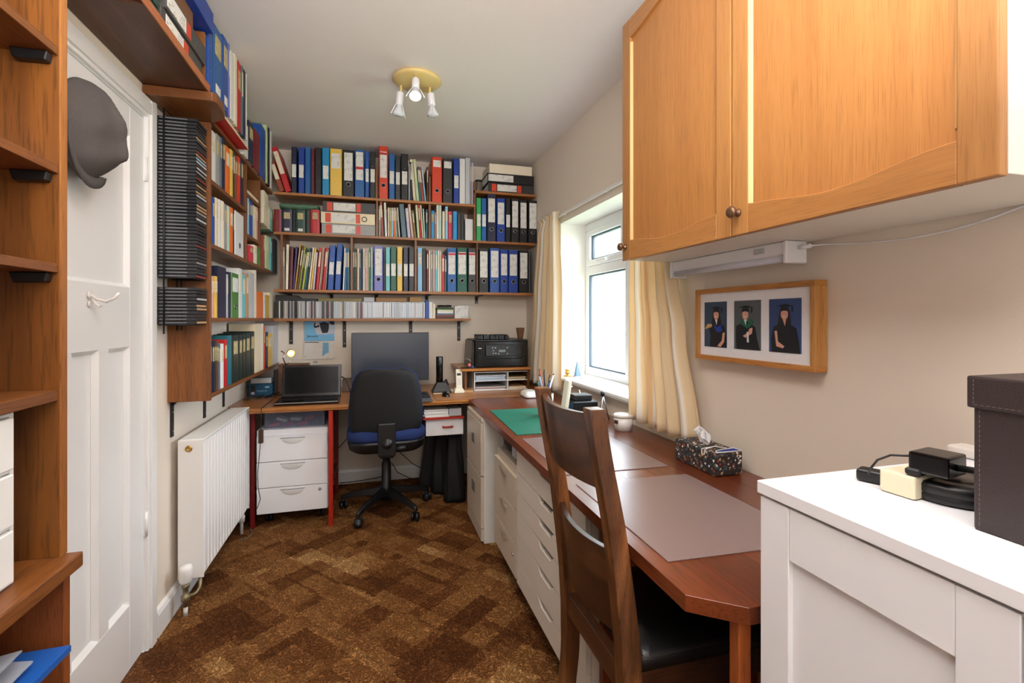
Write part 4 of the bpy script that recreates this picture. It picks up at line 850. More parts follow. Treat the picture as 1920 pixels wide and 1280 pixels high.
# transparent box with things
tb = thing('storage_tub', (-0.45, 3.4, 0.583), 'see-through plastic tub of small packets on the white pedestal', 'storage tub')
k = MB(); x0, x1, y0, y1 = -0.64, -0.30, 3.23, 3.55; z0, z1 = 0.5845, 0.682
for b4 in ((x0, x1, y0, y0 + 0.003), (x0, x1, y1 - 0.003, y1), (x0, x0 + 0.003, y0 + .003, y1 - .003), (x1 - 0.003, x1, y0 + .003, y1 - .003)): k.box(*b4, z0, z1)
k.box(x0 + .003, x1 - .003, y0 + .003, y1 - .003, z0, z0 + 0.003); k.build('tub', plain('clear_tub_plastic', (130, 140, 165), 0.15, alpha=0.35), tb)
B(x0 - 0.005, x1 + 0.005, y0 - 0.005, y1 + 0.005, z1, z1 + 0.008).build('lid', plain('clear_lid', (120, 130, 155), 0.2, alpha=0.6), tb, bevel=0.003)
rg = random.Random(8)
for i, (c, n) in enumerate([('orange red', 'orange'), ('white', 'white'), ('red', 'red'), ('white', 'white'), ('orange red', 'orange'), ('red', 'red'), ('charcoal', 'charcoal')]):
    cx = x0 + 0.05 + i * 0.04; zz = z0 + 0.0045 + (0.03 if i % 2 else 0.0)
    tag(MB().box(cx - 0.03, cx + 0.03, y0 + 0.02, y0 + 0.09, zz, zz + 0.018, R=Matrix.Rotation(rg.uniform(-.3, .3), 3, 'Y')).build('packet', cm(c), bevel=0.001),
        f'{n} packet inside the clear tub, {ORD[i + 1]} from its left side', 'packet', 'packets in the clear tub')
# inline switch cable hanging at the pedestal
c_ = thing('switch_cable', (-0.62, 3.13, 0.73), 'brown flex with inline switch hanging from desk in front of pedestal', 'cable')
p = [at_y(px, py, 3.075) for px, py in ((490, 748), (490, 765), (489, 806))]
q_ = [at_y(px, py, 3.08) for px, py in ((488, 830), (486, 855), (483, 888), (484, 915), (488, 935), (484, 948), (480, 957))]
brown_p = plain('brown_plastic', (64, 40, 26), 0.4)
k = MB(); k.tube([Vector((p[0].x, 3.4, DT + 0.003)), Vector((p[0].x, 3.12, DT + 0.003))] + p[1:], 0.0022, 6); k.tube(q_, 0.0022, 6); k.build('flex', black_plastic, c_)
a, b_ = at_y(489, 806, 3.075), at_y(488.5, 831, 3.075); k = MB(); k.box(a.x - 0.013, a.x + 0.013, 3.068, 3.088, b_.z, a.z); k.build('switch', brown_p, c_, bevel=0.006, seg=3)

# ---------------- laptop
lp = thing('laptop', (-0.35, 3.25, DT), 'open black laptop at the left end of the back desk', 'laptop')
fl_, fr_ = at_z(518, 757, DT + 0.016), at_z(640, 753, DT + 0.016)
lx0, lx1 = at_y(527, 745, 3.38).x, at_y(640, 745, 3.38).x; ly0, ly1 = 3.14, 3.38
B(lx0, lx1, ly0, ly1, DT + 0.004, DT + 0.019).build('base', gloss_black, lp, bevel=0.004, seg=2)
B(lx0 + 0.004, lx1 - 0.004, ly0 - 0.001, ly0 + 0.004, DT + 0.012, DT + 0.017).build('front_trim', steel, lp)
for r_ in range(5):
    for c2_ in range(14):
        if r_ == 4 and 3 < c2_ < 9: continue
        xx = lx0 + 0.025 + c2_ * 0.0235; yy = ly1 - 0.05 - r_ * 0.021
        B(xx, xx + 0.020, yy - 0.017, yy, DT + 0.0192, DT + 0.0215).build('key', black_plastic, lp)
B(lx0 + 0.16, lx0 + 0.25, ly0 + 0.02, ly0 + 0.075, DT + 0.0192, DT + 0.0198).build('touchpad', plain('touchpad', (34, 34, 38), 0.3), lp)
R_ = Matrix.Rotation(math.radians(-14), 3, 'X')
sc = MB(); sc.box(lx0 + 0.003, lx1 - 0.003, ly1 - 0.01, ly1 - 0.001, DT + 0.015, DT + 0.218, R=R_, pivot=(0, ly1, DT + 0.015)); so = sc.build('screen_lid', gloss_black, lp, bevel=0.003)
sc = MB(); sc.box(lx0 + 0.02, lx1 - 0.02, ly1 - 0.0115, ly1 - 0.0105, DT + 0.035, DT + 0.206, R=R_, pivot=(0, ly1, DT + 0.015)); sc.build('screen', plain('dark_screen', (6, 6, 8), 0.2, spec=0.2), so)
# ---------------- monitor
MY = 3.60
mt_, mb_ = at_y(659, 624, MY), at_y(804, 712, MY)
mo = thing('monitor', ((mt_.x + mb_.x) / 2, MY, DT), 'wide flat grey-black monitor switched off behind the office chair', 'monitor')
B(mt_.x, mb_.x, MY, MY + 0.025, mb_.z, mt_.z).build('housing', black_plastic, mo, bevel=0.002)
B(mt_.x + 0.004, mb_.x - 0.004, MY - 0.0012, MY + 0.001, mb_.z + 0.02, mt_.z - 0.004).build('screen', plain('grey_screen', (58, 64, 74), 0.22, var=0.01), mo)
B(mt_.x + 0.001, mb_.x - 0.001, MY - 0.003, MY + 0.001, mb_.z, mb_.z + 0.019).build('chin', plain('monitor_chin', (44, 48, 54), 0.4), mo)
cx = (mt_.x + mb_.x) / 2
B(cx - 0.03, cx + 0.13, MY + 0.026, MY + 0.045, DT + 0.008, mb_.z + 0.1).build('stand_neck', cm('silver'), mo, bevel=0.003)
B(cx - 0.1, cx + 0.2, MY - 0.06, MY + 0.12, DT + 0.0005, DT + 0.008).build('stand_foot', plain('stand_base', (180, 184, 188), .3), mo, bevel=0.002)
# ---------------- keyboard
kb = thing('keyboard', (0.1, 3.25, DT), 'black keyboard behind the office chair back on the desk', 'keyboard')
ka = at_z(806, 747, DT + 0.02)
B(-0.09, 0.355, 3.21, 3.36, DT + 0.0005, DT + 0.014).build('keyboard_base', black_plastic, kb, bevel=0.003)
for r_ in range(5):
    for c2_ in range(17):
        xx = -0.08 + c2_ * 0.0255; yy = 3.35 - r_ * 0.027
        B(xx, xx + 0.021, yy - 0.022, yy, DT + 0.014, DT + 0.021).build('key', black_plastic, kb)
slabm = lambda nm, pts, z0, th, m, lab, cat: tag(MB().prism([tuple(p.xy) if hasattr(p, 'xy') else p for p in pts], 'z', z0, z0 + th).build(nm, m), lab, cat)
slabm('desk_mat', [at_z(*q, DT) for q in ((700, 758), (812, 752), (806, 742), (700, 745))], DT + 0.0001, 0.0004, plain('grey_mat', (84, 84, 88), 0.6), 'grey flat mat under the keyboard on the back desk', 'mat')
slabm('mouse_mat', [at_z(*q, DT) for q in ((820, 750.5), (890, 747), (888, 739), (812, 737))], DT + 0.0001, 0.002, wood('cork_mat', (190, 138, 92), (150, 98, 60), 'x', .6), 'brown mouse mat on the back desk under the mouse', 'mouse mat')
slabm('letter', [at_z(*q, DT) for q in ((813, 739), (858, 734), (852, 730), (810, 728))], DT + 0.0022, 0.002, cm('cream'), 'folded cream letter lying on the back edge of the mouse mat', 'letter')
slabm('note_pad', [at_z(*q, DT) for q in ((866, 736), (888, 735), (886, 729), (862, 730))], DT + 0.0005, 0.014, cm('tan'), 'small tan notepad beside the cordless phone', 'notepad')
k = MB(); mc = at_z(836, 743, DT); rings = []
for i in range(9):
    t = i / 8; a = PI * t; rr = max(0.002, math.sin(a)) ; rings.append([(mc.x + math.cos(2 * PI * j / 16) * 0.028 * rr, mc.y - math.cos(a) * 0.05, DT + 0.0025 + max(0, math.sin(2 * PI * j / 16)) * 0.034 * rr) for j in range(16)])
k.loft(rings); ms = tag(k.build('computer_mouse', gloss_black), 'glossy black mouse on the brown mouse mat', 'mouse')
B(mc.x + 0.002, mc.x + 0.02, mc.y - 0.03, mc.y - 0.012, DT + 0.026, DT + 0.034).build('scroll_wheel', steel, ms, bevel=0.003)
# ---------------- black cylinder lamp/speaker
tw = thing('desk_speaker', (0.36, 3.5, DT), 'slim black cylinder standing in a flared base between monitor and phone', 'device')
tc_ = at_z(827, 730, DT); TX, TY = tc_.x, 3.42
X0 = at_y(817.5, 700, TY).x; X1 = at_y(830.5, 700, TY).x; zt5 = at_y(824, 668, TY).z; r0 = (X1 - X0) / 2; cx = (X0 + X1) / 2
k = MB(); k.lathe((cx, TY, DT + 0.03), [(0, 0), (r0, 0), (r0, zt5 - DT - 0.035), (r0 * 0.9, zt5 - DT - 0.03), (0, zt5 - DT - 0.03)], 24); k.build('cylinder', gloss_black, tw)
k = MB(); k.loft([[(cx + 0.012 + a * s_[0], TY + b_ * s_[1], DT + s_[2]) for a, b_ in ((-1, -1), (1, -1), (1, 1), (-1, 1))] for s_ in ((0.066, 0.05, 0.001), (0.064, 0.05, 0.012), (0.045, 0.035, 0.05), (0.03, 0.028, 0.075))], smooth=False)
k.prism([(cx + 0.02, DT + 0.07), (cx + 0.05, DT + 0.095), (cx + 0.068, DT + 0.05), (cx + 0.03, DT + 0.05)], 'y', TY - 0.012, TY + 0.012); k.build('base', black_plastic, tw, bevel=0.003)
# ---------------- cordless phone
ph = thing('cordless_phone', (0.5, 3.42, DT), 'cream cordless handset standing in its charging cradle', 'phone')
c_ = at_z(859, 731, DT); PY = 3.38; cx = at_y(860, 700, PY).x; zt6 = at_y(860, 692, PY).z
ivory_p = plain('ivory_plastic', (226, 220, 200), 0.35)
MB().loft([[(cx + a * s_[0], PY + b_ * s_[1] + s_[3], DT + s_[2]) for a, b_ in ((-1, -1), (1, -1), (1, 1), (-1, 1))] for s_ in ((0.036, 0.04, 0.0005, 0), (0.034, 0.038, 0.015, 0), (0.024, 0.024, 0.035, 0))], smooth=False).build('cradle', ivory_p, ph, bevel=0.004, seg=2)
hb = MB().box(cx - 0.021, cx + 0.023, PY - 0.012, PY + 0.012, DT + 0.03, zt6, R=Matrix.Rotation(math.radians(-8), 3, 'X')).build('handset', ivory_p, ph, bevel=0.006, seg=3)
zc = (DT + 0.03 + zt6) / 2
MB().box(cx - 0.013, cx + 0.014, PY - 0.0145, PY - 0.012, zc + 0.022, zc + 0.038, R=Matrix.Rotation(math.radians(-8), 3, 'X'), pivot=(cx, PY, zc)).build('display', black_plastic, hb)
for r_ in range(4):
    for c2_ in range(3): MB().box(cx - 0.012 + c2_ * 0.0095, cx - 0.006 + c2_ * 0.0095, PY - 0.0138, PY - 0.012, zc - 0.04 + r_ * 0.012, zc - 0.034 + r_ * 0.012, R=Matrix.Rotation(math.radians(-8), 3, 'X'), pivot=(cx, PY, zc)).build('button', cm('silver'), hb)
# ---------------- printer on its raised shelf, letter trays below
rs = thing('monitor_riser', (0.85, 3.5, DT), 'small teak shelf raised over white letter trays', 'riser shelf')
RY = 3.36
rl, rr_ = at_y(864, 690, RY).x, at_y(992, 690, RY).x; rz = at_y(930, 690, RY).z
B(rl, rr_ + 0.02, RY, YB - 0.05, rz - 0.018, rz).build('board', pine_x, rs, bevel=0.002)
for xx in (rl + 0.035, rr_ + 0.0): B(xx, xx + 0.016, RY + 0.04, YB - 0.06, DT + 0.0005, rz - 0.018).build('riser_side', teak_z, rs, bevel=0.001)
TYk = 3.40
lt = thing('letter_trays', (0.85, TYk, DT), 'white two by two letter tray unit under the printer shelf', 'letter trays')
tx0, tx1, txm = at_y(890, 715, TYk).x, at_y(991, 715, TYk).x, at_y(952.5, 715, TYk).x
zt7 = rz - 0.03
wp = plain('white_tray_plastic', (236, 236, 236), 0.35)
for xx in (tx0, txm, tx1): B(xx - 0.003, xx + 0.003, TYk, TYk + 0.3, DT + 0.001, zt7).build('tray_side', wp, lt, bevel=0.001)
for zz in (DT + 0.001, (DT + zt7) / 2, zt7 - 0.005): B(tx0 + 0.003, tx1 - 0.003, TYk + 0.002, TYk + 0.3, zz, zz + 0.005).build('tray_floor', wp, lt, bevel=0.001)
zm = (DT + zt7) / 2
for (xa, xb, zz, n, cols, lab) in ((tx0, txm, DT + 0.0065, 5, ('white', 'grey', 'red'), 'papers in the lower left letter tray'), (tx0, txm, zm + 0.0055, 8, ('light blue', 'white', 'silver'), 'papers in the upper left letter tray'),
                                   (txm, tx1, DT + 0.0065, 4, ('tan', 'cream', 'white'), 'papers in the lower right letter tray'), (txm, tx1, zm + 0.0055, 5, ('cream', 'olive', 'silver'), 'papers in the upper right letter tray')):
    k = MB(); rg = random.Random(n)
    for i in range(n): k.box(xa + 0.01, xb - 0.014 - rg.uniform(0, .01), TYk + 0.005 + rg.uniform(0, 0.01), TYk + 0.29, zz + i * 0.0045, zz + i * 0.0045 + 0.004, m=i % 3)
    o = tag(k.build('paper_stack', [cm(c) for c in cols]), lab, 'papers'); o['kind'] = 'stuff'
PRY = 3.40
pr = thing('printer', (0.87, 3.55, rz), 'black inkjet printer with small display on the raised shelf', 'printer')
px0, px1 = at_y(893, 660, PRY).x, at_y(990, 660, PRY).x; pz = at_y(940, 637, PRY).z; pb = rz + 0.001
body = MB(); body.box(px0 - 0.002, px1 + 0.004, PRY + 0.012, PRY + 0.36, pb, pz - 0.012); body.box(px0 + 0.004, px1, PRY + 0.0, PRY + 0.012, pb + 0.004, pb + 0.075 )
po = body.build('printer_body', gloss_black, pr, bevel=0.005, seg=2)
B(px0 - 0.002, px1 + 0.004, PRY + 0.006, PRY + 0.36, pz - 0.011, pz).build('scanner_lid', black_plastic, pr, bevel=0.004, seg=2)
H = pz - pb
MB().box(px0 + 0.07, px1 - 0.05, PRY - 0.004, PRY + 0.011, pb + H * 0.42, pb + H * 0.82, R=Matrix.Rotation(math.radians(-6), 3, 'X')).build('control_panel', plain('panel_dark', (20, 21, 23), 0.5), pr, bevel=0.002)
B(px0 + 0.165, px0 + 0.215, PRY - 0.009, PRY - 0.006, pb + H * 0.56, pb + H * 0.64).build('display', plain('lcd_grey', (120, 132, 138), 0.3), pr)
lg = MB(); lg.box(px0 + 0.018, px0 + 0.042, PRY + 0.0095, PRY + 0.0125, pb + H * 0.68, pb + H * 0.715); lg.build('maker_mark', steel, pr)
for dx, dz in ((0.115, 0.7), (0.135, 0.7), (0.12, 0.6), (0.12, 0.5), (0.138, 0.5), (0.16, 0.48), (0.225, 0.7), (0.225, 0.48)):
    B(px0 + dx, px0 + dx + 0.008, PRY - 0.0095, PRY - 0.006, pb + H * dz, pb + H * dz + 0.007).build('button', steel, pr)
B(px0 + 0.07, px1 - 0.05, PRY - 0.0008, PRY + 0.001, pb + H * 0.3, pb + H * 0.34).build('paper_slot', plain('slot_black', (2, 2, 2), .9), pr)
B(px0 + 0.01, px0 + 0.05, PRY - 0.003, PRY + 0.012, pb + H * 0.18, pb + H * 0.5).build('card_slot_cover', plain('cover_dark', (20, 20, 22), 0.2), pr, bevel=0.002)
k = MB(); k.prism([(px0 - 0.03, rz + 0.001), (px0 - 0.004, rz + 0.001), (px0 - 0.004, pz - 0.02), (px0 - 0.018, pz - 0.004)], 'y', PRY + 0.05, PRY + 0.33); k.build('side_panel', plain('printer_side', (52, 46, 40), .35), pr, bevel=0.002)
# things on the printer
k = MB(); a, b_ = at_y(893, 630, PRY + 0.1), at_y(953, 630, PRY + 0.1)
for i in range(22):
    t = i / 21; xx = a.x + 0.012 + (b_.x - a.x - 0.024) * t
    k.box(xx - 0.012, xx + 0.012, PRY + 0.06, PRY + 0.18, pz + 0.001, pz + 0.032 + 0.006 * math.sin(i * 2.1), R=Matrix.Rotation(0.2 * math.sin(i * 1.7), 3, 'Z'))
tag(k.build('hole_punch_set', black_plastic, bevel=0.003), 'ridged black accessory lying on top of the printer', 'accessory')
k = MB(); c_ = at_y(975.5, 640, PRY + 0.1); w0 = 0.022
k.loft([[(c_.x + a * s_, c_.y + b_ * s_, pz + 0.001 + z_) for a, b_ in ((-1, -1), (1, -1), (1, 1), (-1, 1))] for s_, z_ in ((w0 * 0.75, 0), (w0 * 1.2, 0.085))], smooth=False)
tag(k.build('wooden_beaker', wood('walnut_beaker', (120, 80, 44), (86, 52, 26), 'z', 0.5), bevel=0.002), 'tapered square brown beaker at right on top of the printer', 'beaker')
# little toy figure by the printer
ty = thing('desk_ornament', at_z(884, 688, rz) if False else (rl + 0.07, RY + 0.05, rz), 'small pink and blue ornament with a silver wire by printer', 'ornament')
bx_, by2, bz_ = rl + 0.07, RY + 0.05, rz
MB().lathe((bx_, by2, bz_ + 0.022), [(0, -0.013), (0.009, -0.009), (0.013, 0), (0.009, 0.009), (0, 0.013)], 16).build('pink_ball', plain('pink_plastic', (226, 120, 126), .4), ty)
MB().lathe((bx_ + 0.022, by2, bz_ + 0.009), [(0, -0.008), (0.012, -0.004), (0.014, 0.002), (0, 0.009)], 16).build('blue_base', plain('blue_plastic', (46, 84, 150), .4), ty)
MB().tube([(bx_, by2, bz_ + 0.03), (bx_ + 0.01, by2, bz_ + 0.055), (bx_ - 0.012, by2, bz_ + 0.068), (bx_ - 0.034, by2, bz_ + 0.064)], 0.003, 6).build('wire_arm', steel, ty)
MB().box(bx_ - 0.06, bx_ + 0.0, by2 - 0.02, by2 + 0.02, bz_ + 0.0005, bz_ + 0.008).build('black_base', black_plastic, ty, bevel=0.003)

# ---------------- left corner of the desk
bx = thing('stationery_box', at_z(488, 742, DT), 'teal blue packaging box in the left corner of back desk', 'box')
X0, X1 = at_y(466, 730, 3.58).x, at_y(511, 730, 3.58).x; zt8 = at_y(488, 719, 3.58).z
B(X0, X1, 3.58, 3.70, DT + 0.001, zt8).build('carton', plain('teal_carton', (16, 78, 108), 0.4), bx, bevel=0.001)
B(X0 + 0.012, X0 + 0.04, 3.5785, 3.581, DT + 0.012, zt8 - 0.008).build('picture_patch', black_plastic, bx); B(X0 + 0.016, X0 + 0.036, 3.578, 3.581, DT + 0.013, DT + 0.03).build('patch_base', cm('lilac'), bx)
def text(body, size, loc, rot, m, parent, name='lettering', ext=0.0006):
    cu = bpy.data.curves.new(name, 'FONT'); cu.body = body; cu.size = size; cu.extrude = ext; cu.materials.append(m)
    tmp = bpy.data.objects.new('tmp', cu); C.objects.link(tmp); bpy.context.view_layer.update()
    me = bpy.data.meshes.new_from_object(tmp.evaluated_get(bpy.context.evaluated_depsgraph_get())); bpy.data.objects.remove(tmp)
    o = bpy.data.objects.new(name, me); C.objects.link(o); o.rotation_euler = rot; loc = Vector(loc)
    if parent is not None: o.parent = parent; o.location = loc - WORLD[parent.name]
    else: o.location = loc
    return o
text('Explorer', 0.018, (X0 + 0.05, 3.5785, DT + 0.03), (PI / 2, 0, 0), cm('light blue'), bx)
B(X0 + 0.1, X1 - 0.02, 3.5785, 3.581, zt8 - 0.03, zt8 - 0.018).build('white_stripe', cm('light blue'), bx)
tag(B(X0 + 0.01, X1 - 0.01, 3.59, 3.7, zt8 + 0.0005, zt8 + 0.035).build('card_box', cm('silver'), bevel=0.002), 'pale grey box lying on the teal blue packaging box', 'box')
tag(B(X1 + 0.002, X1 + 0.028, 3.6, 3.75, DT + 0.001, DT + 0.17).build('loudspeaker', black_plastic, bevel=0.003), 'black upright box between the teal carton and brown wooden box', 'device')
wy = 3.62; X0, X1 = at_y(521, 700, wy).x, at_y(577, 700, wy).x; zt9 = at_y(550, 683, wy).z
tag(B(X0, X1, wy, wy + 0.12, DT + 0.001, zt9).build('wooden_box', wood('brown_box_wood', (128, 80, 48), (96, 58, 34), 'x', 0.5), bevel=0.002), 'brown wooden box standing behind the laptop screen', 'box')
X0, X1 = at_y(578, 700, wy).x, at_y(622, 700, wy).x
rt = tag(B(X0, X1, wy + 0.1, wy + 0.13, DT + 0.001, at_y(590, 684, wy + 0.1).z).build('router', plain('router_white', (226, 222, 214), .4), bevel=0.006, seg=2), 'white router standing behind the laptop under the calendar', 'router')
B(X0 + 0.02, X0 + 0.05, wy + 0.098, wy + 0.101, DT + 0.2, DT + 0.215).build('indicator', cm('grey'), rt)
tag(B(at_y(641, 720, 3.6).x, at_y(660, 720, 3.6).x, 3.62, 3.75, DT + 0.001, at_y(650, 712, 3.62).z).build('dock_box', plain('brown_grey', (92, 74, 62), .5), bevel=0.003), 'dull brown box between laptop and monitor at the wall', 'box')
k = MB(); k.tube([at_y(640, 706, 3.5), at_y(645, 708, 3.5), at_y(651, 717, 3.48), at_y(656, 730, 3.46), at_z(657, 737, DT + 0.004)], 0.004, 8); tag(k.build('power_cable', black_plastic), 'black cable arching from behind the laptop to the desk', 'cable')
k = MB(); rg = random.Random(4)
for c0, c1_ in (((455, 750), (520, 744)), ((460, 752), (505, 738)), ((480, 748), (530, 742)), ((500, 745), (528, 736))):
    a, b_ = at_z(*c0, DT + 0.006), at_z(*c1_, DT + 0.006); pts = []
    for i in range(9):
        t = i / 8; v = a.lerp(b_, t); v.y += 0.03 * math.sin(t * 9 + c0[0]); v.z = DT + 0.006 + 0.012 * abs(math.sin(t * 5)); pts.append(v)
    k.tube(pts, 0.003, 6)
tag(k.build('cable_tangle', black_plastic), 'tangle of black cables on the desk left of the laptop', 'cables')['kind'] = 'stuff'
# gold clip lamp at the corner; bulb glow stands in for a bright reflection
cl = thing('clip_lamp', at_y(545, 660, 3.5), 'small chrome and gold spot lamp clipped in the left back corner', 'lamp')
c0 = at_y(545, 661, 3.5)
qd = Vector((0.25, -0.95, -0.2)).normalized().to_track_quat('Z', 'Y').to_matrix()
MB().lathe(c0, [(0, -0.035), (0.012, -0.033), (0.02, -0.02), (0.024, 0.0), (0.026, 0.018), (0.024, 0.018), (0.02, 0.0), (0, -0.01)], 20, R=qd).build('lamp_head', plain('polished_gold', (226, 200, 130), 0.15, metal=1), cl)
MB().lathe(c0, [(0, 0.002), (0.018, 0.006), (0.02, 0.014), (0.012, 0.022), (0, 0.024)], 20, R=qd).build('bulb', plain('bulb_reflection_glow', (255, 236, 180), .3, emit=((255, 226, 150), 2.0)), cl)
k = MB(); k.tube([c0 + Vector((-0.02, 0, 0.005)), at_y(533, 661, 3.5), at_y(527, 658, 3.5)], 0.004, 8); k.tube([at_y(533, 661, 3.5), at_y(531, 672, 3.5), at_y(536, 684, 3.52)], 0.004, 8); k.tube([at_y(536, 684, 3.52), at_y(541, 680, 3.5), at_y(544, 676, 3.5)], 0.003, 8)
k.build('lamp_arm', chrome, cl)

# ---------------- calendar
KY = YB - 0.004
ca = thing('wall_calendar', at_y(600, 640, KY), 'blue and white January wall calendar pinned above the laptop', 'calendar')
a, b_ = at_y(571, 602, KY), at_y(627, 638.5, KY)
B(a.x, b_.x, KY - 0.003, KY, b_.z, 1.231).build('picture_page', plain('calendar_blue', (118, 184, 222), .5), ca)
MB().prism([(a.x, b_.z - 0.002), (b_.x, b_.z - 0.002), (at_y(626, 672, KY).x, at_y(626, 672, KY).z), (at_y(569, 674, KY).x, at_y(569, 674, KY).z)], 'y', KY - 0.006, KY - 0.0005).build('date_page', print_mat('calendar_dates', (226, 220, 212), (120, 110, 120), 260, 60, 0.36), ca)
blk = plain('calendar_dark', (26, 30, 44), .6)
def P2(px, py): q = at_y(px, py, KY); return (q.x, q.z)
pic = MB(); pic.prism([P2(588, 603), P2(598, 603), P2(599, 608), P2(617, 603.5), P2(626, 604), P2(626, 625), P2(616, 626), P2(596, 627), P2(592, 622), P2(588, 612)], 'y', KY - 0.0035, KY - 0.003); pic.build('photo_light_patch', cm('silver'), ca)
pic = MB(); pic.prism([P2(599, 606), P2(607, 603), P2(617, 606), P2(616.5, 617), P2(614.5, 623.5), P2(604.5, 624.5), P2(602, 618)], 'y', KY - 0.0042, KY - 0.0036)
pic.prism([P2(588, 611), P2(590, 604), P2(592, 604), P2(591, 611), P2(599, 609), P2(599, 612.5), P2(590, 615)], 'y', KY - 0.0042, KY - 0.0036); pic.prism([P2(616, 602.5), P2(627, 602.5), P2(627, 609), P2(620, 608)], 'y', KY - 0.0042, KY - 0.0036); pic.build('photo_dark_figure', blk, ca)
text('January', 0.026, (P2(576, 632)[0], KY - 0.0035, P2(576, 632)[1]), (PI / 2, 0, 0), blk, ca)
MB().prism([P2(605.5, 642), P2(616.5, 642), P2(616.5, 661), P2(612, 662), P2(606, 667), P2(604.5, 667)], 'y', KY - 0.0068, KY - 0.0062).build('date_block', plain('calendar_mid_blue', (120, 176, 212), .5), ca)
MB().prism([P2(572, 641), P2(598, 641), P2(598, 642.2), P2(572, 642.2)], 'y', KY - 0.0068, KY - 0.0062).build('heading_line', blk, ca)

# ---------------- OFFICE CHAIR
OX, OY = 0.075, 3.27
oc = thing('office_chair', (OX, OY, 0), 'black swivel chair with blue fabric cushions at the back desk', 'chair')
ang0 = [90, 162, 234, 306, 18]
for a in ang0:
    t = math.radians(a); dx, dy = math.cos(t), math.sin(t); nx, ny = -dy, dx
    rings = []
    for s_, hw_, z0, z1 in ((0.03, 0.024, 0.10, 0.155), (0.12, 0.02, 0.095, 0.14), (0.24, 0.016, 0.078, 0.112), (0.285, 0.015, 0.066, 0.095), (0.3, 0.011, 0.06, 0.085)):
        c = Vector((OX + dx * s_, OY + dy * s_, 0))
        rings.append([c + Vector((nx * hw_, ny * hw_, z0)), c - Vector((nx * hw_, ny * hw_, -z0)), c - Vector((nx * hw_ * 0.6, ny * hw_ * 0.6, -z1)), c + Vector((nx * hw_ * 0.6, ny * hw_ * 0.6, z1))])
    arm = MB().loft(rings, smooth=False).build('leg', black_plastic, oc, bevel=0.004)
    e = Vector((OX + dx * 0.285, OY + dy * 0.285, 0)); k = MB(); R2 = Matrix.Rotation(t + 0.6, 3, 'Z') @ Matrix.Rotation(PI / 2, 3, 'Y')
    off = Matrix.Rotation(t + 0.6, 3, 'Z') @ Vector((1, 0, 0))
    for s_ in (-0.015, 0.015): k.lathe(e + off * s_ + Vector((0, 0, 0.0275)), [(0, -0.009), (0.022, -0.009), (0.0275, -0.004), (0.0275, 0.004), (0.022, 0.009), (0, 0.009)], 18, R=R2)
    k.tube([e + Vector((0, 0, 0.03)), e + Vector((0, 0, 0.075))], 0.008, 8); k.build('castor', black_plastic, arm)
MB().lathe((OX, OY, 0.07), [(0, 0), (0.035, 0), (0.037, 0.09), (0.03, 0.1), (0.03, 0.24), (0.024, 0.245), (0.024, 0.31), (0, 0.31)], 24).build('gas_column', black_plastic, oc)
MB().lathe((OX, OY, 0.37), [(0, 0), (0.014, 0), (0.014, 0.06), (0, 0.06)], 16).build('piston', steel, oc)
def rbox(cx, cy, hx, hy, z, r, n=6):
    pts = []
    for qx, qy, a0 in ((1, 1, 0), (-1, 1, 90), (-1, -1, 180), (1, -1, 270)):
        for i in range(n + 1):
            a = math.radians(a0 + 90 * i / n); pts.append(Vector((cx + qx * (hx - r) + r * math.cos(a), cy + qy * (hy - r) + r * math.sin(a), z)))
    return pts
blue_f = plain('blue_upholstery', (18, 40, 92), 0.9, var=0.15, scale=300, bump=0.4, bscale=500)
SYc = 3.265
MB().loft([rbox(OX, SYc, 0.2, 0.2, 0.425, 0.1), rbox(OX, SYc, 0.225, 0.225, 0.445, 0.11), rbox(OX, SYc, 0.235, 0.24, 0.485, 0.12), rbox(OX, SYc, 0.235, 0.24, 0.5, 0.12)]).build('seat_shell', black_plastic, oc)
MB().loft([rbox(OX, SYc, 0.233, 0.238, 0.5, 0.12), rbox(OX, SYc, 0.24, 0.243, 0.52, 0.12), rbox(OX, SYc, 0.238, 0.24, 0.555, 0.12), rbox(OX, SYc, 0.22, 0.21, 0.575, 0.11), rbox(OX, SYc, 0.12, 0.12, 0.58, 0.08)]).build('seat', blue_f, oc)
# backrest: rounded shell tilted towards the camera
def back_ring(z, hw_, y, th, n=10):
    pts = []
    for i in range(n + 1):
        t = -1 + 2 * i / n; pts.append(Vector((OX - 0.005 + hw_ * t, y + 0.035 * t * t, z)))
    for i in range(n + 1):
        t = 1 - 2 * i / n; pts.append(Vector((OX - 0.005 + hw_ * t * 0.985, y + th + 0.035 * t * t, z)))
    return pts
prof = [(0.545, 0.14, 3.035), (0.553, 0.185, 3.032), (0.575, 0.205, 3.028), (0.62, 0.217, 3.02), (0.70, 0.215, 3.008), (0.80, 0.205, 2.995), (0.87, 0.19, 2.985), (0.905, 0.175, 2.98), (0.93, 0.15, 2.978), (0.945, 0.105, 2.978)]
MB().loft([back_ring(z, w_, y, 0.028) for z, w_, y in prof]).build('backrest', plain('black_shell', (11, 11, 12), 0.75, bump=0.3, bscale=300), oc)
MB().loft([back_ring(z, w_ + 0.006, y + 0.029, 0.045) for z, w_, y in prof]).build('back_cushion', blue_f, oc)
MB().box(OX - 0.055, OX + 0.05, 3.0, 3.03, 0.42, 0.62).box(OX - 0.045, OX + 0.04, 3.03, 3.3, 0.40, 0.424).build('back_bracket', black_plastic, oc, bevel=0.008, seg=2)
MB().lathe((OX, 2.995, 0.5), [(0, -0.012), (0.026, -0.012), (0.03, 0), (0.03, 0.008), (0, 0.008)], 20, R=Matrix.Rotation(PI / 2, 3, 'X')).build('adjusting_knob', black_plastic, oc)
MB().tube([(OX + 0.05, 3.02, 0.46), (OX + 0.11, 3.02, 0.46)], 0.018, 14).build('tilt_knob', black_plastic, oc)

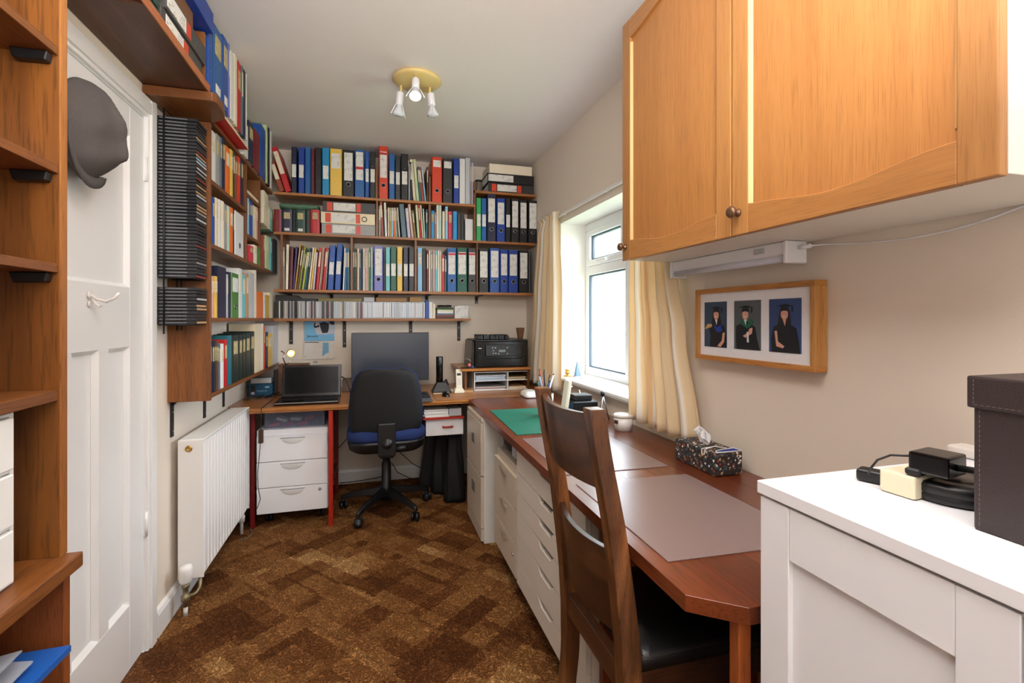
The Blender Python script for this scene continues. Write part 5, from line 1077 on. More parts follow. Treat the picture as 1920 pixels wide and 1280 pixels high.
# ---------------- bags and leads under the desk
def soft_bag(cx, cy, hx, hy, H, lean, m, lab, folds, seed, name='soft_bag'):
    rings = []; rg = random.Random(seed); ph0 = rg.uniform(0, 6)
    for i in range(13):
        t = i / 12; s_ = (1 - 0.42 * t ** 1.6); ring = []
        for j in range(40):
            a = 2 * PI * j / 40; fo = 1 + folds * math.sin(a * 7 + ph0 + 3 * t) + 0.07 * math.sin(a * 3 + t * 6 + ph0) + 0.05 * math.sin(t * 9 + ph0)
            ca_, sa_ = math.cos(a), math.sin(a); sq = 1 / max(abs(ca_), abs(sa_)) ** 0.5
            ring.append(Vector((cx + lean * t + ca_ * hx * s_ * fo * sq * 0.9, cy + sa_ * hy * s_ * fo * sq * 0.9, 0.004 + H * t + (0.02 * math.sin(a * 5 + ph0) if i == 12 else 0))))
        rings.append(ring)
    k = MB().loft(rings); return tag(k.build(name, m), lab, 'bag')
nylon = plain('black_nylon', (16, 16, 18), 0.7, var=0.2, scale=60, bump=0.5, bscale=60); nylon2 = plain('black_leather_case', (28, 28, 30), 0.45, bump=0.3)
c0 = at_y(812, 930, 3.42); c1_ = at_y(852, 930, 3.42)
lc = MB(); xc = at_y(806, 900, 3.66).x
lc.prism([(xc - 0.085, 0.004), (xc + 0.085, 0.004), (xc + 0.105, 0.36), (xc + 0.09, 0.385), (xc - 0.02, 0.385), (xc - 0.035, 0.37)], 'y', 3.60, 3.70)
lco = tag(lc.build('laptop_case', nylon2, bevel=0.012, seg=3), 'smooth black case leaning by the baseboard under the desk', 'bag')
MB().tube([(xc + 0.01, 3.65, 0.383), (xc + 0.015, 3.65, 0.41), (xc + 0.055, 3.65, 0.41), (xc + 0.06, 3.65, 0.383)], 0.006, 8).build('handle', nylon2, lco)
soft_bag(at_y(828, 900, 3.47).x, 3.50, 0.075, 0.07, 0.43, 0.0, nylon, 'pleated black bag in the middle of the bags under desk', 0.06, 2)
soft_bag(at_y(853, 900, 3.30).x, 3.32, 0.08, 0.075, 0.46, 0.0, nylon, 'pleated black bag beside the filing cabinet under desk', 0.05, 5)
for pts, lab in (([(750, 848), (775, 870), (800, 882)], 'thin grey lead running along the wall to the black bags'), ([(735, 868), (745, 885), (768, 896), (795, 898)], 'black lead curving behind the chair column'),
                 ([(636, 905), (660, 903), (700, 897), (718, 893)], 'black lead on the floor at the baseboard, left of chair'), ([(634, 840), (645, 828), (655, 818)], 'short black lead hanging left of the chair seat')):
    k = MB(); k.tube([at_y(px, py, 3.76) for px, py in pts], 0.003, 6); tag(k.build('power_lead', black_plastic), lab, 'cable')

# ---------------- RADIATOR
ra = thing('radiator', (-0.76, 2.77, 0.13), 'white ribbed panel radiator on the left wall below the shelves', 'radiator')
rx0, rx1, ry0, ry1, rz0, rz1 = -0.806, -0.711, 2.37, 3.16, 0.135, 0.730
rad_m = plain('radiator_enamel', (238, 238, 236), 0.3, var=0.01)
B(rx0, rx1 + 0.004, ry0, ry0 + 0.004, rz0, rz1).build('end_panel', rad_m, ra, bevel=0.002); B(rx0, rx1 + 0.004, ry1 - 0.004, ry1, rz0, rz1).build('end_panel', rad_m, ra, bevel=0.002)
B(rx0, rx1 + 0.004, ry0 + 0.004, ry1 - 0.004, rz1 - 0.006, rz1 + 0.001).build('top_grille', rad_m, ra, bevel=0.002)
k = MB(); pts = []; zb_, zt_b = rz0 + 0.04, rz1 - 0.045; n = 17; pit = (ry1 - ry0 - 0.02) / n
sec = []
for i in range(n):
    y0 = ry0 + 0.01 + i * pit
    sec += [(y0, rx1), (y0 + pit * 0.12, rx1 - 0.011), (y0 + pit * 0.36, rx1 - 0.011), (y0 + pit * 0.48, rx1)]
sec.append((ry1 - 0.01, rx1))
vs = []; 
for y, x in sec: vs += [(rx1, y, rz0 + 0.012), (x, y, zb_ + (0 if x == rx1 else 0.012)), (x, y, zt_b - (0 if x == rx1 else 0.012)), (rx1, y, rz1 - 0.008)]
fs = []
for i in range(len(sec) - 1):
    for j in range(3): a = i * 4 + j; fs.append((a, a + 1, a + 5, a + 4))
k.add(vs, fs); k.build('front_panel', rad_m, ra, solid=0.002)
B(rx0, rx0 + 0.004, ry0 + 0.004, ry1 - 0.004, rz0 + 0.012, rz1 - 0.008).build('rear_panel', rad_m, ra)
yv = ry0 - 0.001; a = at_y(354, 841, yv)
MB().lathe((a.x, yv, a.z), [(0, -0.003), (0.0135, -0.003), (0.0135, 0.004), (0.009, 0.006), (0.006, 0.003), (0, 0.003)], 20, R=Matrix.Rotation(PI / 2, 3, 'X')).build('bleed_plug', brass, ra)
vx, vy = at_y(348, 1080, 2.335).x, 2.335
va = MB(); va.lathe((vx, vy, 0.135), [(0, 0), (0.016, 0), (0.024, 0.012), (0.026, 0.06), (0.022, 0.075), (0, 0.078)], 20).build('thermostat_head', white_gloss, ra)
MB().lathe((vx, vy, 0.04), [(0, 0), (0.012, 0), (0.012, 0.02), (0.017, 0.024), (0.017, 0.045), (0.01, 0.05), (0.01, 0.075), (0.015, 0.078), (0.013, 0.095), (0, 0.095)], 16).build('valve', plain('dull_brass', (150, 138, 108), .45, metal=.8), ra)
MB().tube([(vx, vy, 0.075), (vx + 0.035, vy + 0.02, 0.08), (vx + 0.045, vy + 0.03, 0.1), (vx + 0.04, vy + 0.05, 0.14)], 0.008, 10).build('valve_tail', plain('dull_brass', (150, 138, 108), .45), ra)
MB().tube([(vx, vy, 0.0), (vx, vy, 0.042)], 0.0085, 12).build('pipe', white_gloss, ra)
MB().tube([(rx1 - 0.03, ry1 - 0.03, 0.0), (rx1 - 0.03, ry1 - 0.03, 0.14)], 0.0085, 12).build('pipe', white_gloss, ra)
MB().lathe((rx1 - 0.03, ry1 - 0.03, 0.07), [(0, 0), (0.016, 0), (0.018, 0.03), (0.012, 0.05), (0, 0.05)], 16).build('lockshield_cap', white_gloss, ra)
B(rx0 - 0.023, rx0, 2.6, 2.64, 0.3, 0.6).build('wall_bracket', rad_m, ra); B(rx0 - 0.023, rx0, 2.95, 2.99, 0.3, 0.6).build('wall_bracket', rad_m, ra)
k = MB(); k.tube([at_z(px, py, 0.004) for px, py in ((449, 1012), (462, 1010), (472, 1000), (470, 992), (462, 985))], 0.003, 6); tag(k.build('thin_cable', plain('grey_cable', (110, 100, 90), .5)), 'thin grey cable curling on the carpet by the radiator end', 'cable')

# ---------------- FLAT CAP on the door
hx_, hy_, hz_ = XL, 1.70, 1.797
k = MB(); rings = []
for i in range(17):
    t = i / 16; ring = []; r_ = (1 - t) ** 0.62 if t < 1 else 0.004; r_ = max(r_, 0.004)
    dep = 0.012 + 0.066 * (1 - (1 - t) ** 2.2)
    for j in range(72):
        b2 = 2 * PI * j / 72; cb, sb = math.cos(b2), math.sin(b2)
        ro = 0.158 * (1 + 0.035 * math.cos(2 * b2 - 1.0) + 0.025 * math.sin(3 * b2 + 0.8) + 0.012 * math.sin(7 * b2))
        y = cb * ro * 0.86 * r_; z = sb * ro * r_ * 0.93
        fold = 0.017 * math.exp(-((y * 0.8 + z * 0.35 - 0.045) / 0.018) ** 2) * (1 if z > -0.06 else 0.3) - 0.016 * math.exp(-((y * 0.8 + z * 0.35 - 0.075) / 0.014) ** 2) + 0.006 * math.sin(y * 38 + z * 22) * (1 - 0.6 * t) + 0.004 * math.sin(z * 60 - y * 20)
        ring.append(Vector((XL + 0.006 + dep + max(-0.006, fold), hy_ + y, hz_ + z)))
    rings.append(ring)
k.loft(rings)
tweed = plain('grey_tweed', (92, 86, 84), 0.95, var=0.35, scale=420, bump=0.8, bscale=500)
cap = thing('flat_cap', (XL + 0.05, hy_, hz_), 'grey wool flat cap hanging on the white door', 'cap')
k.build('crown', tweed, cap)
k = MB(); rings = []
for i in range(17):
    t = i / 16; b2 = math.radians(178 + 118 * t); w2 = 0.042 * math.sin(PI * t) ** 0.7 + 0.004
    rad = 0.132; dirv = (math.cos(b2), math.sin(b2)); p0 = Vector((XL + 0.03, hy_ + dirv[0] * rad * 0.86, hz_ + dirv[1] * rad)); p1 = Vector((XL + 0.045, hy_ + dirv[0] * (rad + w2) * 0.86, hz_ + dirv[1] * (rad + w2)))
    rings.append([p0 + Vector((0.006, 0, 0)), p1 + Vector((0.003, 0, 0)), p1 - Vector((0.003, 0, 0)), p0 - Vector((0.006, 0, 0))])
k.loft(rings); k.build('peak', tweed, cap)
k = MB(); cc = Vector((XL + 0.073, hy_ + 0.07, hz_ - 0.005))
k.tube([cc + Vector((0, math.cos(t) * 0.014, math.sin(t) * 0.009)) for t in [2 * PI * i / 16 for i in range(17)]], 0.0016, 6); k.tube([cc + Vector((0, 0, 0.009)), cc + Vector((0.004, -0.006, 0.04)), cc + Vector((0.004, -0.02, 0.07))], 0.0014, 6); k.build('seam_loop', plain('dark_thread', (50, 46, 44), .9), cap)
# ================================================================== RIGHT DESK
RT = 0.728
rdm = wood('desk_mahogany_along_y', (124, 60, 29), (86, 36, 16), 'y', 0.3, coat=0.35, grain=40, rscale=7, stretch=0.05, rings=0.3)
rd = thing('side_desk', (0.9, 1.9, 0), 'long red-brown wooden desk along the right wall under the window', 'desk')
B_ = [(0.565, 0.79), (0.65, 0.722), (XR - 0.004, 0.722), (XR - 0.004, 3.126), (0.592, 3.126), (RDX - 0.005, 3.08)]
# top made of boards running along the desk
nb = 6
def clip_x(poly, x0_, x1_):
    def cut(pl, f):
        o_ = []
        for i in range(len(pl)):
            a, b2 = pl[i], pl[(i + 1) % len(pl)]; fa, fb = f(a), f(b2)
            if fa >= 0: o_.append(a)
            if fa * fb < 0: t = fa / (fa - fb); o_.append((a[0] + (b2[0] - a[0]) * t, a[1] + (b2[1] - a[1]) * t))
        return o_
    return cut(cut(poly, lambda p: p[0] - x0_), lambda p: x1_ - p[0])
xs_ = [0.56, 0.675, 0.79, 0.90, 1.01, 1.12, XR]
for a, b2 in zip(xs_[:-1], xs_[1:]):
    k = MB(); k.prism(clip_x(B_, a, b2 - 0.0004), 'z', RT - 0.032, RT); k.build('board', rdm, rd, bevel=0.0006)
B(0.635, XR - 0.02, 1.275, 1.297, 0.0, RT - 0.032).build('support_panel', wood('support_teak', (150, 76, 38), (100, 44, 20), 'z', .4), rd, bevel=0.002)
B(0.640, 0.668, 0.735, 0.763, 0.0, RT - 0.032).build('leg', wood('leg_pine', (186, 104, 52), (140, 70, 30), 'z', .4), rd, bevel=0.003)
# filing cabinet ---------------------------------------------------
fc = thing('filing_cabinet', (0.8, 2.84, 0), 'two drawer beige steel filing cabinet at far end under side desk', 'filing cabinet')
ivory = plain('ivory_enamel', (226, 224, 216), 0.35, var=0.01)
B(0.585, 1.19, 2.62, 3.05, 0.0, 0.695).build('cabinet_body', ivory, fc, bevel=0.003)
for z0, z1 in ((0.375, 0.668), (0.085, 0.368)):
    d = B(0.568, 0.5845, 2.628, 3.042, z0, z1).build('drawer', beige, fc, bevel=0.002)
    hzc = z0 + 0.17
    B(0.5655, 0.5685, 2.79, 2.88, hzc - 0.03, hzc + 0.03).build('handle_frame', chrome, d, bevel=0.001); B(0.5645, 0.566, 2.797, 2.873, hzc - 0.024, hzc + 0.024).build('label_card', plain('handle_recess', (120, 112, 104), .5), d)
B(0.57, 0.5845, 2.628, 3.042, 0.012, 0.08).build('plinth', beige, fc, bevel=0.002)
B(0.57, 0.5845, 2.628, 3.042, 0.671, 0.694).build('top_rail', beige, fc, bevel=0.002)
MB().lathe((0.569, 2.645, 0.683), [(0, -0.002), (0.006, -0.002), (0.006, 0.002), (0, 0.003)], 12, R=Matrix.Rotation(-PI / 2, 3, 'Y')).build('lock', steel, fc)
pedestal('drawer_pedestal', 0.615, 1.15, 2.045, 2.44, 0.10, 0.583, '-x', beige, 'beige three drawer pedestal between filing cabinet and wide drawer unit')
# black bag on the beige pedestal
k = MB(); rings = []
for i in range(11):
    t = i / 10; y = 2.07 + 0.35 * t; s_ = 0.8 + 0.2 * math.sin(PI * t)
    rings.append([Vector((0.70 + math.cos(2 * PI * j / 16) * 0.075 * s_, y, 0.585 + 0.045 * s_ + math.sin(2 * PI * j / 16) * 0.044 * s_)) for j in range(16)])
k.loft(rings); bg = tag(k.build('camera_bag', nylon), 'small black padded bag squeezed on top of the beige pedestal', 'bag')
B(0.625, 0.64, 2.14, 2.2, 0.6, 0.66).build('strap_tab', cm('silver'), bg, bevel=0.003)
B(0.624, 0.64, 2.38, 2.41, 0.6, 0.655).build('buckle', cm('grey'), bg, bevel=0.003)
# wide drawer unit ---------------------------------------------------
wd_ = thing('wide_drawer_unit', (0.85, 1.66, 0), 'wide off-white six drawer unit on castors under the side desk', 'drawer unit')
dx0, dy0, dy1, dz0, dz1 = 0.615, 1.305, 2.025, 0.10, 0.692
offw = plain('off_white_lacquer', (216, 208, 196), 0.4, var=0.01)
k = MB(); k.box(dx0, 1.15, dy0, dy0 + 0.016, dz0, dz1); k.box(dx0, 1.15, dy1 - 0.016, dy1, dz0, dz1); k.box(dx0, 1.15, dy0 + 0.016, dy1 - 0.016, dz1 - 0.016, dz1); k.box(dx0, 1.15, dy0 + 0.016, dy1 - 0.016, dz0, dz0 + 0.016); k.box(1.14, 1.15, dy0 + 0.016, dy1 - 0.016, dz0 + 0.016, dz1 - 0.016)
k.build('carcass', offw, wd_, bevel=0.001)
hs = [0.105, 0.083, 0.083, 0.1, 0.115, 0.1]; z = dz1 - 0.002; tot = sum(hs); sc_ = (dz1 - dz0 - 0.004) / tot
def dip(y):  # edge line with the shallow finger scoop in the middle
    u_ = abs(y - 1.66); return 0.0 if u_ > 0.085 else (-0.024 if u_ < 0.05 else -0.024 * (0.5 + 0.5 * math.cos(PI * (u_ - 0.05) / 0.035)))
yg = [dy0 + 0.002] + [1.66 + s_ for s_ in (-0.085, -0.076, -0.067, -0.058, -0.05, 0.05, 0.058, 0.067, 0.076, 0.085)] + [dy1 - 0.002]
for i, h_ in enumerate(hs):
    z0 = z - h_ * sc_
    topc = [(y, z - 0.0025 + (dip(y) if True else 0)) for y in yg]; botc = [(y, z0 + 0.001 + (dip(y) * 0.0)) for y in yg]
    k = MB(); n = len(yg)
    vs = [(dx0 - 0.018, *p) for p in topc] + [(dx0 - 0.018, *p) for p in botc] + [(dx0 - 0.001, *p) for p in topc] + [(dx0 - 0.001, *p) for p in botc]
    fs = []
    for j in range(n - 1): fs += [(j, j + 1, n + j + 1, n + j), (2 * n + j, 3 * n + j, 3 * n + j + 1, 2 * n + j + 1), (j, 2 * n + j, 2 * n + j + 1, j + 1), (n + j, n + j + 1, 3 * n + j + 1, 3 * n + j)]
    fs += [(0, n, 3 * n, 2 * n), (n - 1, 3 * n - 1, 4 * n - 1, 2 * n - 1)]
    k.add(vs, fs); d = k.build('drawer', offw, wd_)
    B(dx0 - 0.0012, dx0 - 0.0002, 1.60, 1.72, z - 0.03, z - 0.001).build('grip_recess', plain('grip_dark', (70, 66, 60), .7), d)
    z = z0
for yy in (dy0 + 0.06, dy1 - 0.05):
    for xx in (0.67, 1.08):
        c_ = MB()
        for s_ in (-0.012, 0.012): c_.lathe((xx, yy + s_, 0.032), [(0, -0.009), (0.026, -0.009), (0.032, -0.004), (0.032, 0.004), (0.026, 0.009), (0, 0.009)], 16, R=Matrix.Rotation(PI / 2, 3, 'X'))
        c_.tube([(xx, yy, 0.035), (xx, yy, 0.1)], 0.008, 8); c_.build('castor', plain('navy_castor', (20, 30, 70), .4), wd_)
# desk mats ---------------------------------------------------
tag(MB().prism([(0.612, 2.07), (1.02, 2.07), (1.02, 2.66), (0.63, 2.67)], 'z', RT + 0.0003, RT + 0.0035).build('desk_mat', plain('green_mat', (20, 104, 84), 0.55, var=0.05)), 'green desk mat at the far end of the side desk', 'desk mat')
clear_mat = plain('clear_mat', (150, 128, 126), 0.28, var=0.02, alpha=0.72)
tag(MB().prism([(0.612, 1.50), (1.0, 1.49), (1.0, 2.0), (0.615, 2.005)], 'z', RT + 0.0003, RT + 0.0025).build('desk_mat', clear_mat, bevel=0.0004), 'translucent desk mat between the green mat and nearest mat', 'desk mat')
tag(MB().prism([(0.605, 0.905), (1.005, 0.885), (1.005, 1.40), (0.61, 1.41)], 'z', RT + 0.0003, RT + 0.0025).build('desk_mat', clear_mat, bevel=0.0004), 'nearest translucent desk mat at the near end of side desk', 'desk mat')

# ================================================================== DINING CHAIR pushed to the side desk
oak_d = wood('dark_stained_ash', (160, 102, 56), (58, 33, 17), 'z', 0.32, grain=55, stretch=0.13, rings=0.6, rscale=9, pores=0.4, coat=0.25)
oak_dy = wood('dark_stained_ash_rail', (96, 58, 34), (46, 26, 15), 'y', 0.32, grain=55, stretch=0.07, rings=0.5, rscale=8, pores=0.3, coat=0.25)
CYf, CYn = 1.365, 1.012; HWD = 0.021
ch = thing('dining_chair', (0.7, (CYf + CYn) / 2, 0), 'dark stained ladder-back dining chair with black leather seat', 'chair')
post = [(1.045, 0.482), (0.95, 0.497), (0.77, 0.532), (0.62, 0.552), (0.50, 0.566), (0.40, 0.572), (0.25, 0.572), (0.0, 0.545)]
def post_x(z):
    for (z1, x1), (z0, x0) in zip(post[:-1], post[1:]):
        if z0 <= z <= z1: return x0 + (x1 - x0) * (z - z0) / (z1 - z0)
    return post[0][1]
for yc in (CYf, CYn):
    rings = []
    for i in range(28):
        z = 1.045 * (1 - i / 27); x = post_x(z); hw_ = HWD * (1 if z > 0.3 else 0.9 + 0.1 * z / 0.3); hd_ = 0.019 + 0.006 * (1 - min(1, abs(z - 0.45) / 0.5))
        rings.append([Vector((x - hd_, yc - hw_, z)), Vector((x + hd_, yc - hw_, z)), Vector((x + hd_, yc + hw_, z)), Vector((x - hd_, yc + hw_, z))])
    MB().loft(rings, smooth=False).build('rear_leg', oak_d, ch, bevel=0.003, seg=2, angle=50)
def slat(zt_, zb2, name, crest=0.0, bow=0.028, th=0.018):
    ya, yb2 = CYn + HWD - 0.004, CYf - HWD + 0.004; n = 16; rings = []
    for i in range(n + 1):
        t = i / n; y = ya + (yb2 - ya) * t; s_ = 4 * t * (1 - t); zt2 = zt_ + crest * s_; zb3 = zb2
        xt = post_x(zt2) - bow * s_ + 0.0; xb = post_x(zb3) - bow * s_
        rings.append([Vector((xt - th / 2, y, zt2)), Vector((xt + th / 2, y, zt2)), Vector((xb + th / 2, y, zb3)), Vector((xb - th / 2, y, zb3))])
    MB().loft(rings, smooth=False).build(name, oak_dy, ch, bevel=0.002, angle=50)
slat(1.03, 0.85, 'top_rail', crest=-0.006); slat(0.705, 0.50, 'back_slat', crest=-0.004)
def rail(x0, x1, y0, y1, z0, z1, m, n='seat_rail'): B(x0, x1, y0, y1, z0, z1).build(n, m, ch, bevel=0.002)
oak_dx = wood('dark_stained_ash_side', (104, 62, 34), (52, 28, 15), 'x', 0.32, grain=55, stretch=0.07)
rail(0.555, 0.583, CYn + HWD - 0.003, CYf - HWD + 0.003, 0.365, 0.43, oak_dy)
rail(0.59, 0.985, CYn - 0.012, CYn + 0.012, 0.36, 0.425, oak_dx); rail(0.59, 0.985, CYf - 0.012, CYf + 0.012, 0.36, 0.425, oak_dx); rail(0.96, 0.985, CYn + 0.012, CYf - 0.012, 0.36, 0.425, oak_dy)
for yc in (CYn + 0.002, CYf - 0.002): B(0.955, 0.995, yc - 0.02, yc + 0.02, 0.0, 0.427).build('front_leg', oak_d, ch, bevel=0.003)
blk_l = plain('black_leather', (20, 19, 19), 0.35, var=0.1, bump=0.35, bscale=260)
cxm, cym = 0.79, (CYf + CYn) / 2
MB().loft([rbox(cxm, cym, 0.2, 0.192, 0.43, 0.02, 3), rbox(cxm, cym, 0.205, 0.198, 0.437, 0.024, 3), rbox(cxm, cym, 0.206, 0.199, 0.462, 0.026, 3), rbox(cxm, cym, 0.196, 0.19, 0.476, 0.03, 3), rbox(cxm, cym, 0.12, 0.12, 0.484, 0.04, 3)]).build('seat', blk_l, ch)
k = MB(); k.tube([p + Vector((0, 0, 0)) for p in rbox(cxm, cym, 0.2045, 0.1975, 0.4655, 0.026, 3)], 0.0016, 5); k.build('seat_piping', plain('piping', (46, 42, 40), .4), ch)

# settle the chair clear of the drawer unit: a slightly smaller chair standing a little nearer, feet kept on the carpet
for o in list(ch.children):
    if o.type != 'MESH': continue
    w0 = WORLD[o.name]
    for v in o.data.vertices:
        p = v.co + w0; z = EYE - 0.95 * (EYE - p.z) if p.z > 0.14 else p.z * (EYE - 0.95 * (EYE - 0.14)) / 0.14
        v.co = Vector((p.x * 0.95, p.y * 0.95, z)) - w0
# ================================================================== WHITE SIDEBOARD
sb = thing('white_sideboard', (0.94, 0.35, 0), 'white shaker style cabinet in the right foreground', 'cabinet')
sx, sy1, sz = 0.652, 0.700, 0.966
B(sx + 0.02, XR - 0.004, -0.75, sy1 - 0.006, 0.06, sz - 0.023).build('cabinet_body', white_satin, sb, bevel=0.001)
B(sx - 0.004, XR - 0.003, -0.75, sy1 + 0.002, sz - 0.022, sz).build('worktop', white_satin, sb, bevel=0.0015)
B(sx + 0.05, XR - 0.03, -0.74, sy1 - 0.02, 0.0, 0.06).build('plinth', white_satin, sb)
def shaker(y0, y1, z0, z1):
    st = 0.06; k = MB(); x0, x1 = sx, sx + 0.019
    d = thing('door', (x0, y0, z0), '', ''); del d['label']; del d['category']; d.parent = sb; d.location = WORLD[d.name] - WORLD[sb.name]
    for a, b_ in ((y0, y0 + st), (y1 - st, y1)): B(x0, x1, a, b_, z0, z1).build('door_stile', white_satin, d, bevel=0.0012)
    for a, b_ in ((z1 - 0.085, z1), (z0, z0 + 0.085)): B(x0 + 0.0003, x1, y0 + st + 0.0004, y1 - st - 0.0004, a, b_).build('door_rail', white_satin, d, bevel=0.0012)
    B(x0 + 0.009, x1 - 0.002, y0 + st, y1 - st, z0 + 0.08, z1 - 0.08).build('door_panel', white_satin, d)
shaker(0.342, sy1 - 0.002, 0.065, sz - 0.027); shaker(-0.02, 0.338, 0.065, sz - 0.027); shaker(-0.385, -0.024, 0.065, sz - 0.027)
# brown leather box with lid
lb = thing('storage_box', (0.93, 0.3, sz), 'dark brown leather storage box with lid on the white cabinet', 'storage box')
lth = plain('dark_brown_leather', (52, 42, 42), 0.42, var=0.08, bump=0.4, bscale=350)
B(0.778, 1.1, 0.12, 0.458, sz + 0.0008, sz + 0.17).build('box_body', lth, lb, bevel=0.002)
B(0.773, 1.105, 0.115, 0.463, sz + 0.164, sz + 0.207).build('lid', lth, lb, bevel=0.003, seg=2)
k = MB(); stitch = plain('stitching', (112, 100, 98), .8)
for i in range(50):
    y = 0.458 - 0.004 - i * 0.0065; k.box(0.7724, 0.7732, y - 0.0042, y, sz + 0.1685, sz + 0.1692)
for i in range(24): k.box(0.7774, 0.7782, 0.4505, 0.4512, sz + 0.008 + i * 0.0065, sz + 0.0122 + i * 0.0065)
for i in range(6): k.box(0.7724, 0.7732, 0.4545, 0.4552, sz + 0.17 + i * 0.0058, sz + 0.1738 + i * 0.0058)
k.build('stitching', stitch, lb)
# cream extension block, adapter, puck, plug
cb0 = at_z(1648, 919, sz); cb1 = at_z(1715, 940, sz); cb2 = at_z(1735, 936, sz)
e1 = (cb1.xy - cb0.xy); e1n = e1.normalized(); e2n = Vector((-e1n.y, e1n.x)); 
if e2n.x < 0: e2n = -e2n
def quad(o_, a, b2, l1, l2, s0=0.0): return [tuple(o_ + a * s0 + b2 * 0), tuple(o_ + a * l1), tuple(o_ + a * l1 + b2 * l2), tuple(o_ + b2 * l2)]
ext = thing('extension_block', (*(cb0.xy + e1n * 0.05), sz), 'cream plastic socket block on the white cabinet', 'socket block')
Lb, Wb, Hb = e1.length, 0.14, at_x(1649, 878, cb0.x).z - sz
MB().prism(quad(cb0.xy, e1n, e2n, Lb, Wb), 'z', sz + 0.0008, sz + Hb).build('block_body', plain('cream_plastic', (226, 216, 186), .4, var=.03), ext, bevel=0.005, seg=3)
MB().prism(quad(cb0.xy + e1n * Lb * 0.55 + e2n * 0.02, e1n, e2n, 0.014, 0.006), 'z', sz + Hb, sz + Hb + 0.001).build('neon_window', plain('brown_red', (130, 50, 30), .3), ext)
ad = thing('power_adapter', (*(cb0.xy + e1n * 0.02 + e2n * 0.08), sz + Hb), 'black laptop power adapter lying on the cream socket block', 'adapter')
o2 = cb0.xy + e2n * 0.035 + e1n * 0.004; zA = sz + Hb + 0.0008
a1 = at_z(1702, 880, zA + 0.008).xy; a2 = at_z(1778, 898, zA + 0.008).xy; da = (a2 - a1); L1 = da.length; dan = da.normalized(); dbn = Vector((-dan.y, dan.x)); dbn = dbn if dbn.x > 0 else -dbn
MB().prism(quad(a1, dan, dbn, L1, 0.06), 'z', zA + 0.006, zA + 0.038).build('adapter_body', gloss_black, ad, bevel=0.004, seg=2)
MB().prism(quad(a1 - dan * 0.004 - dbn * 0.003, dan, dbn, L1 * 0.42, 0.03), 'z', zA, zA + 0.012).build('cable_tie', black_plastic, ad, bevel=0.003)
MB().tube([Vector((*(a1 + dbn * 0.02), zA + 0.027)), at_x(1670, 853, cb0.x + 0.02), at_x(1645, 862, cb0.x + 0.01), at_x(1634, 876, cb0.x), at_x(1628, 888, cb0.x)], 0.0018, 8).build('lead', black_plastic, ad)
pl = at_z(1634, 903, sz)
MB().box(pl.x - 0.014, pl.x + 0.014, pl.y - 0.018, pl.y + 0.02, sz + 0.001, sz + 0.022, R=Matrix.Rotation(0.4, 3, 'Z')).build('plug', black_plastic, ad, bevel=0.006, seg=3)
MB().tube([Vector((*(a1 + dan * L1 + dbn * 0.03), zA + 0.02)), Vector((*(a1 + dan * (L1 + 0.03) + dbn * 0.035), zA + 0.022)), Vector((*(a1 + dan * (L1 + 0.06) + dbn * 0.03), zA + 0.012))], 0.005, 8).build('output_lead', black_plastic, ad)
pk = thing('round_puck', (0.893, 0.55, sz), 'round black two-tier disc lying beside the leather box', 'charger')
pc = Vector((0.889, 0.548, sz + 0.0008))
MB().lathe(pc, [(0, 0), (0.062, 0), (0.066, 0.004), (0.066, 0.012), (0.064, 0.0135), (0.0665, 0.015), (0.0665, 0.026), (0.062, 0.03), (0.05, 0.031), (0, 0.031)], 48).build('disc', black_plastic, pk)
MB().lathe(pc + Vector((0, 0, 0.0312)), [(0, 0), (0.032, 0), (0.032, 0.001), (0, 0.001)], 32).build('centre_pad', plain('pad_brown', (78, 68, 62), .5), pk)
wp0 = at_x(1792, 880, 1.19)
tag(B(1.15, XR - 0.03, wp0.y - 0.07, wp0.y - 0.005, sz + 0.001, at_x(1792, 832, 1.17).z).build('plug_adapter', plain('white_plug', (226, 220, 212), .4), bevel=0.008, seg=3), 'white plug adapter by the wall behind the leather box', 'plug')

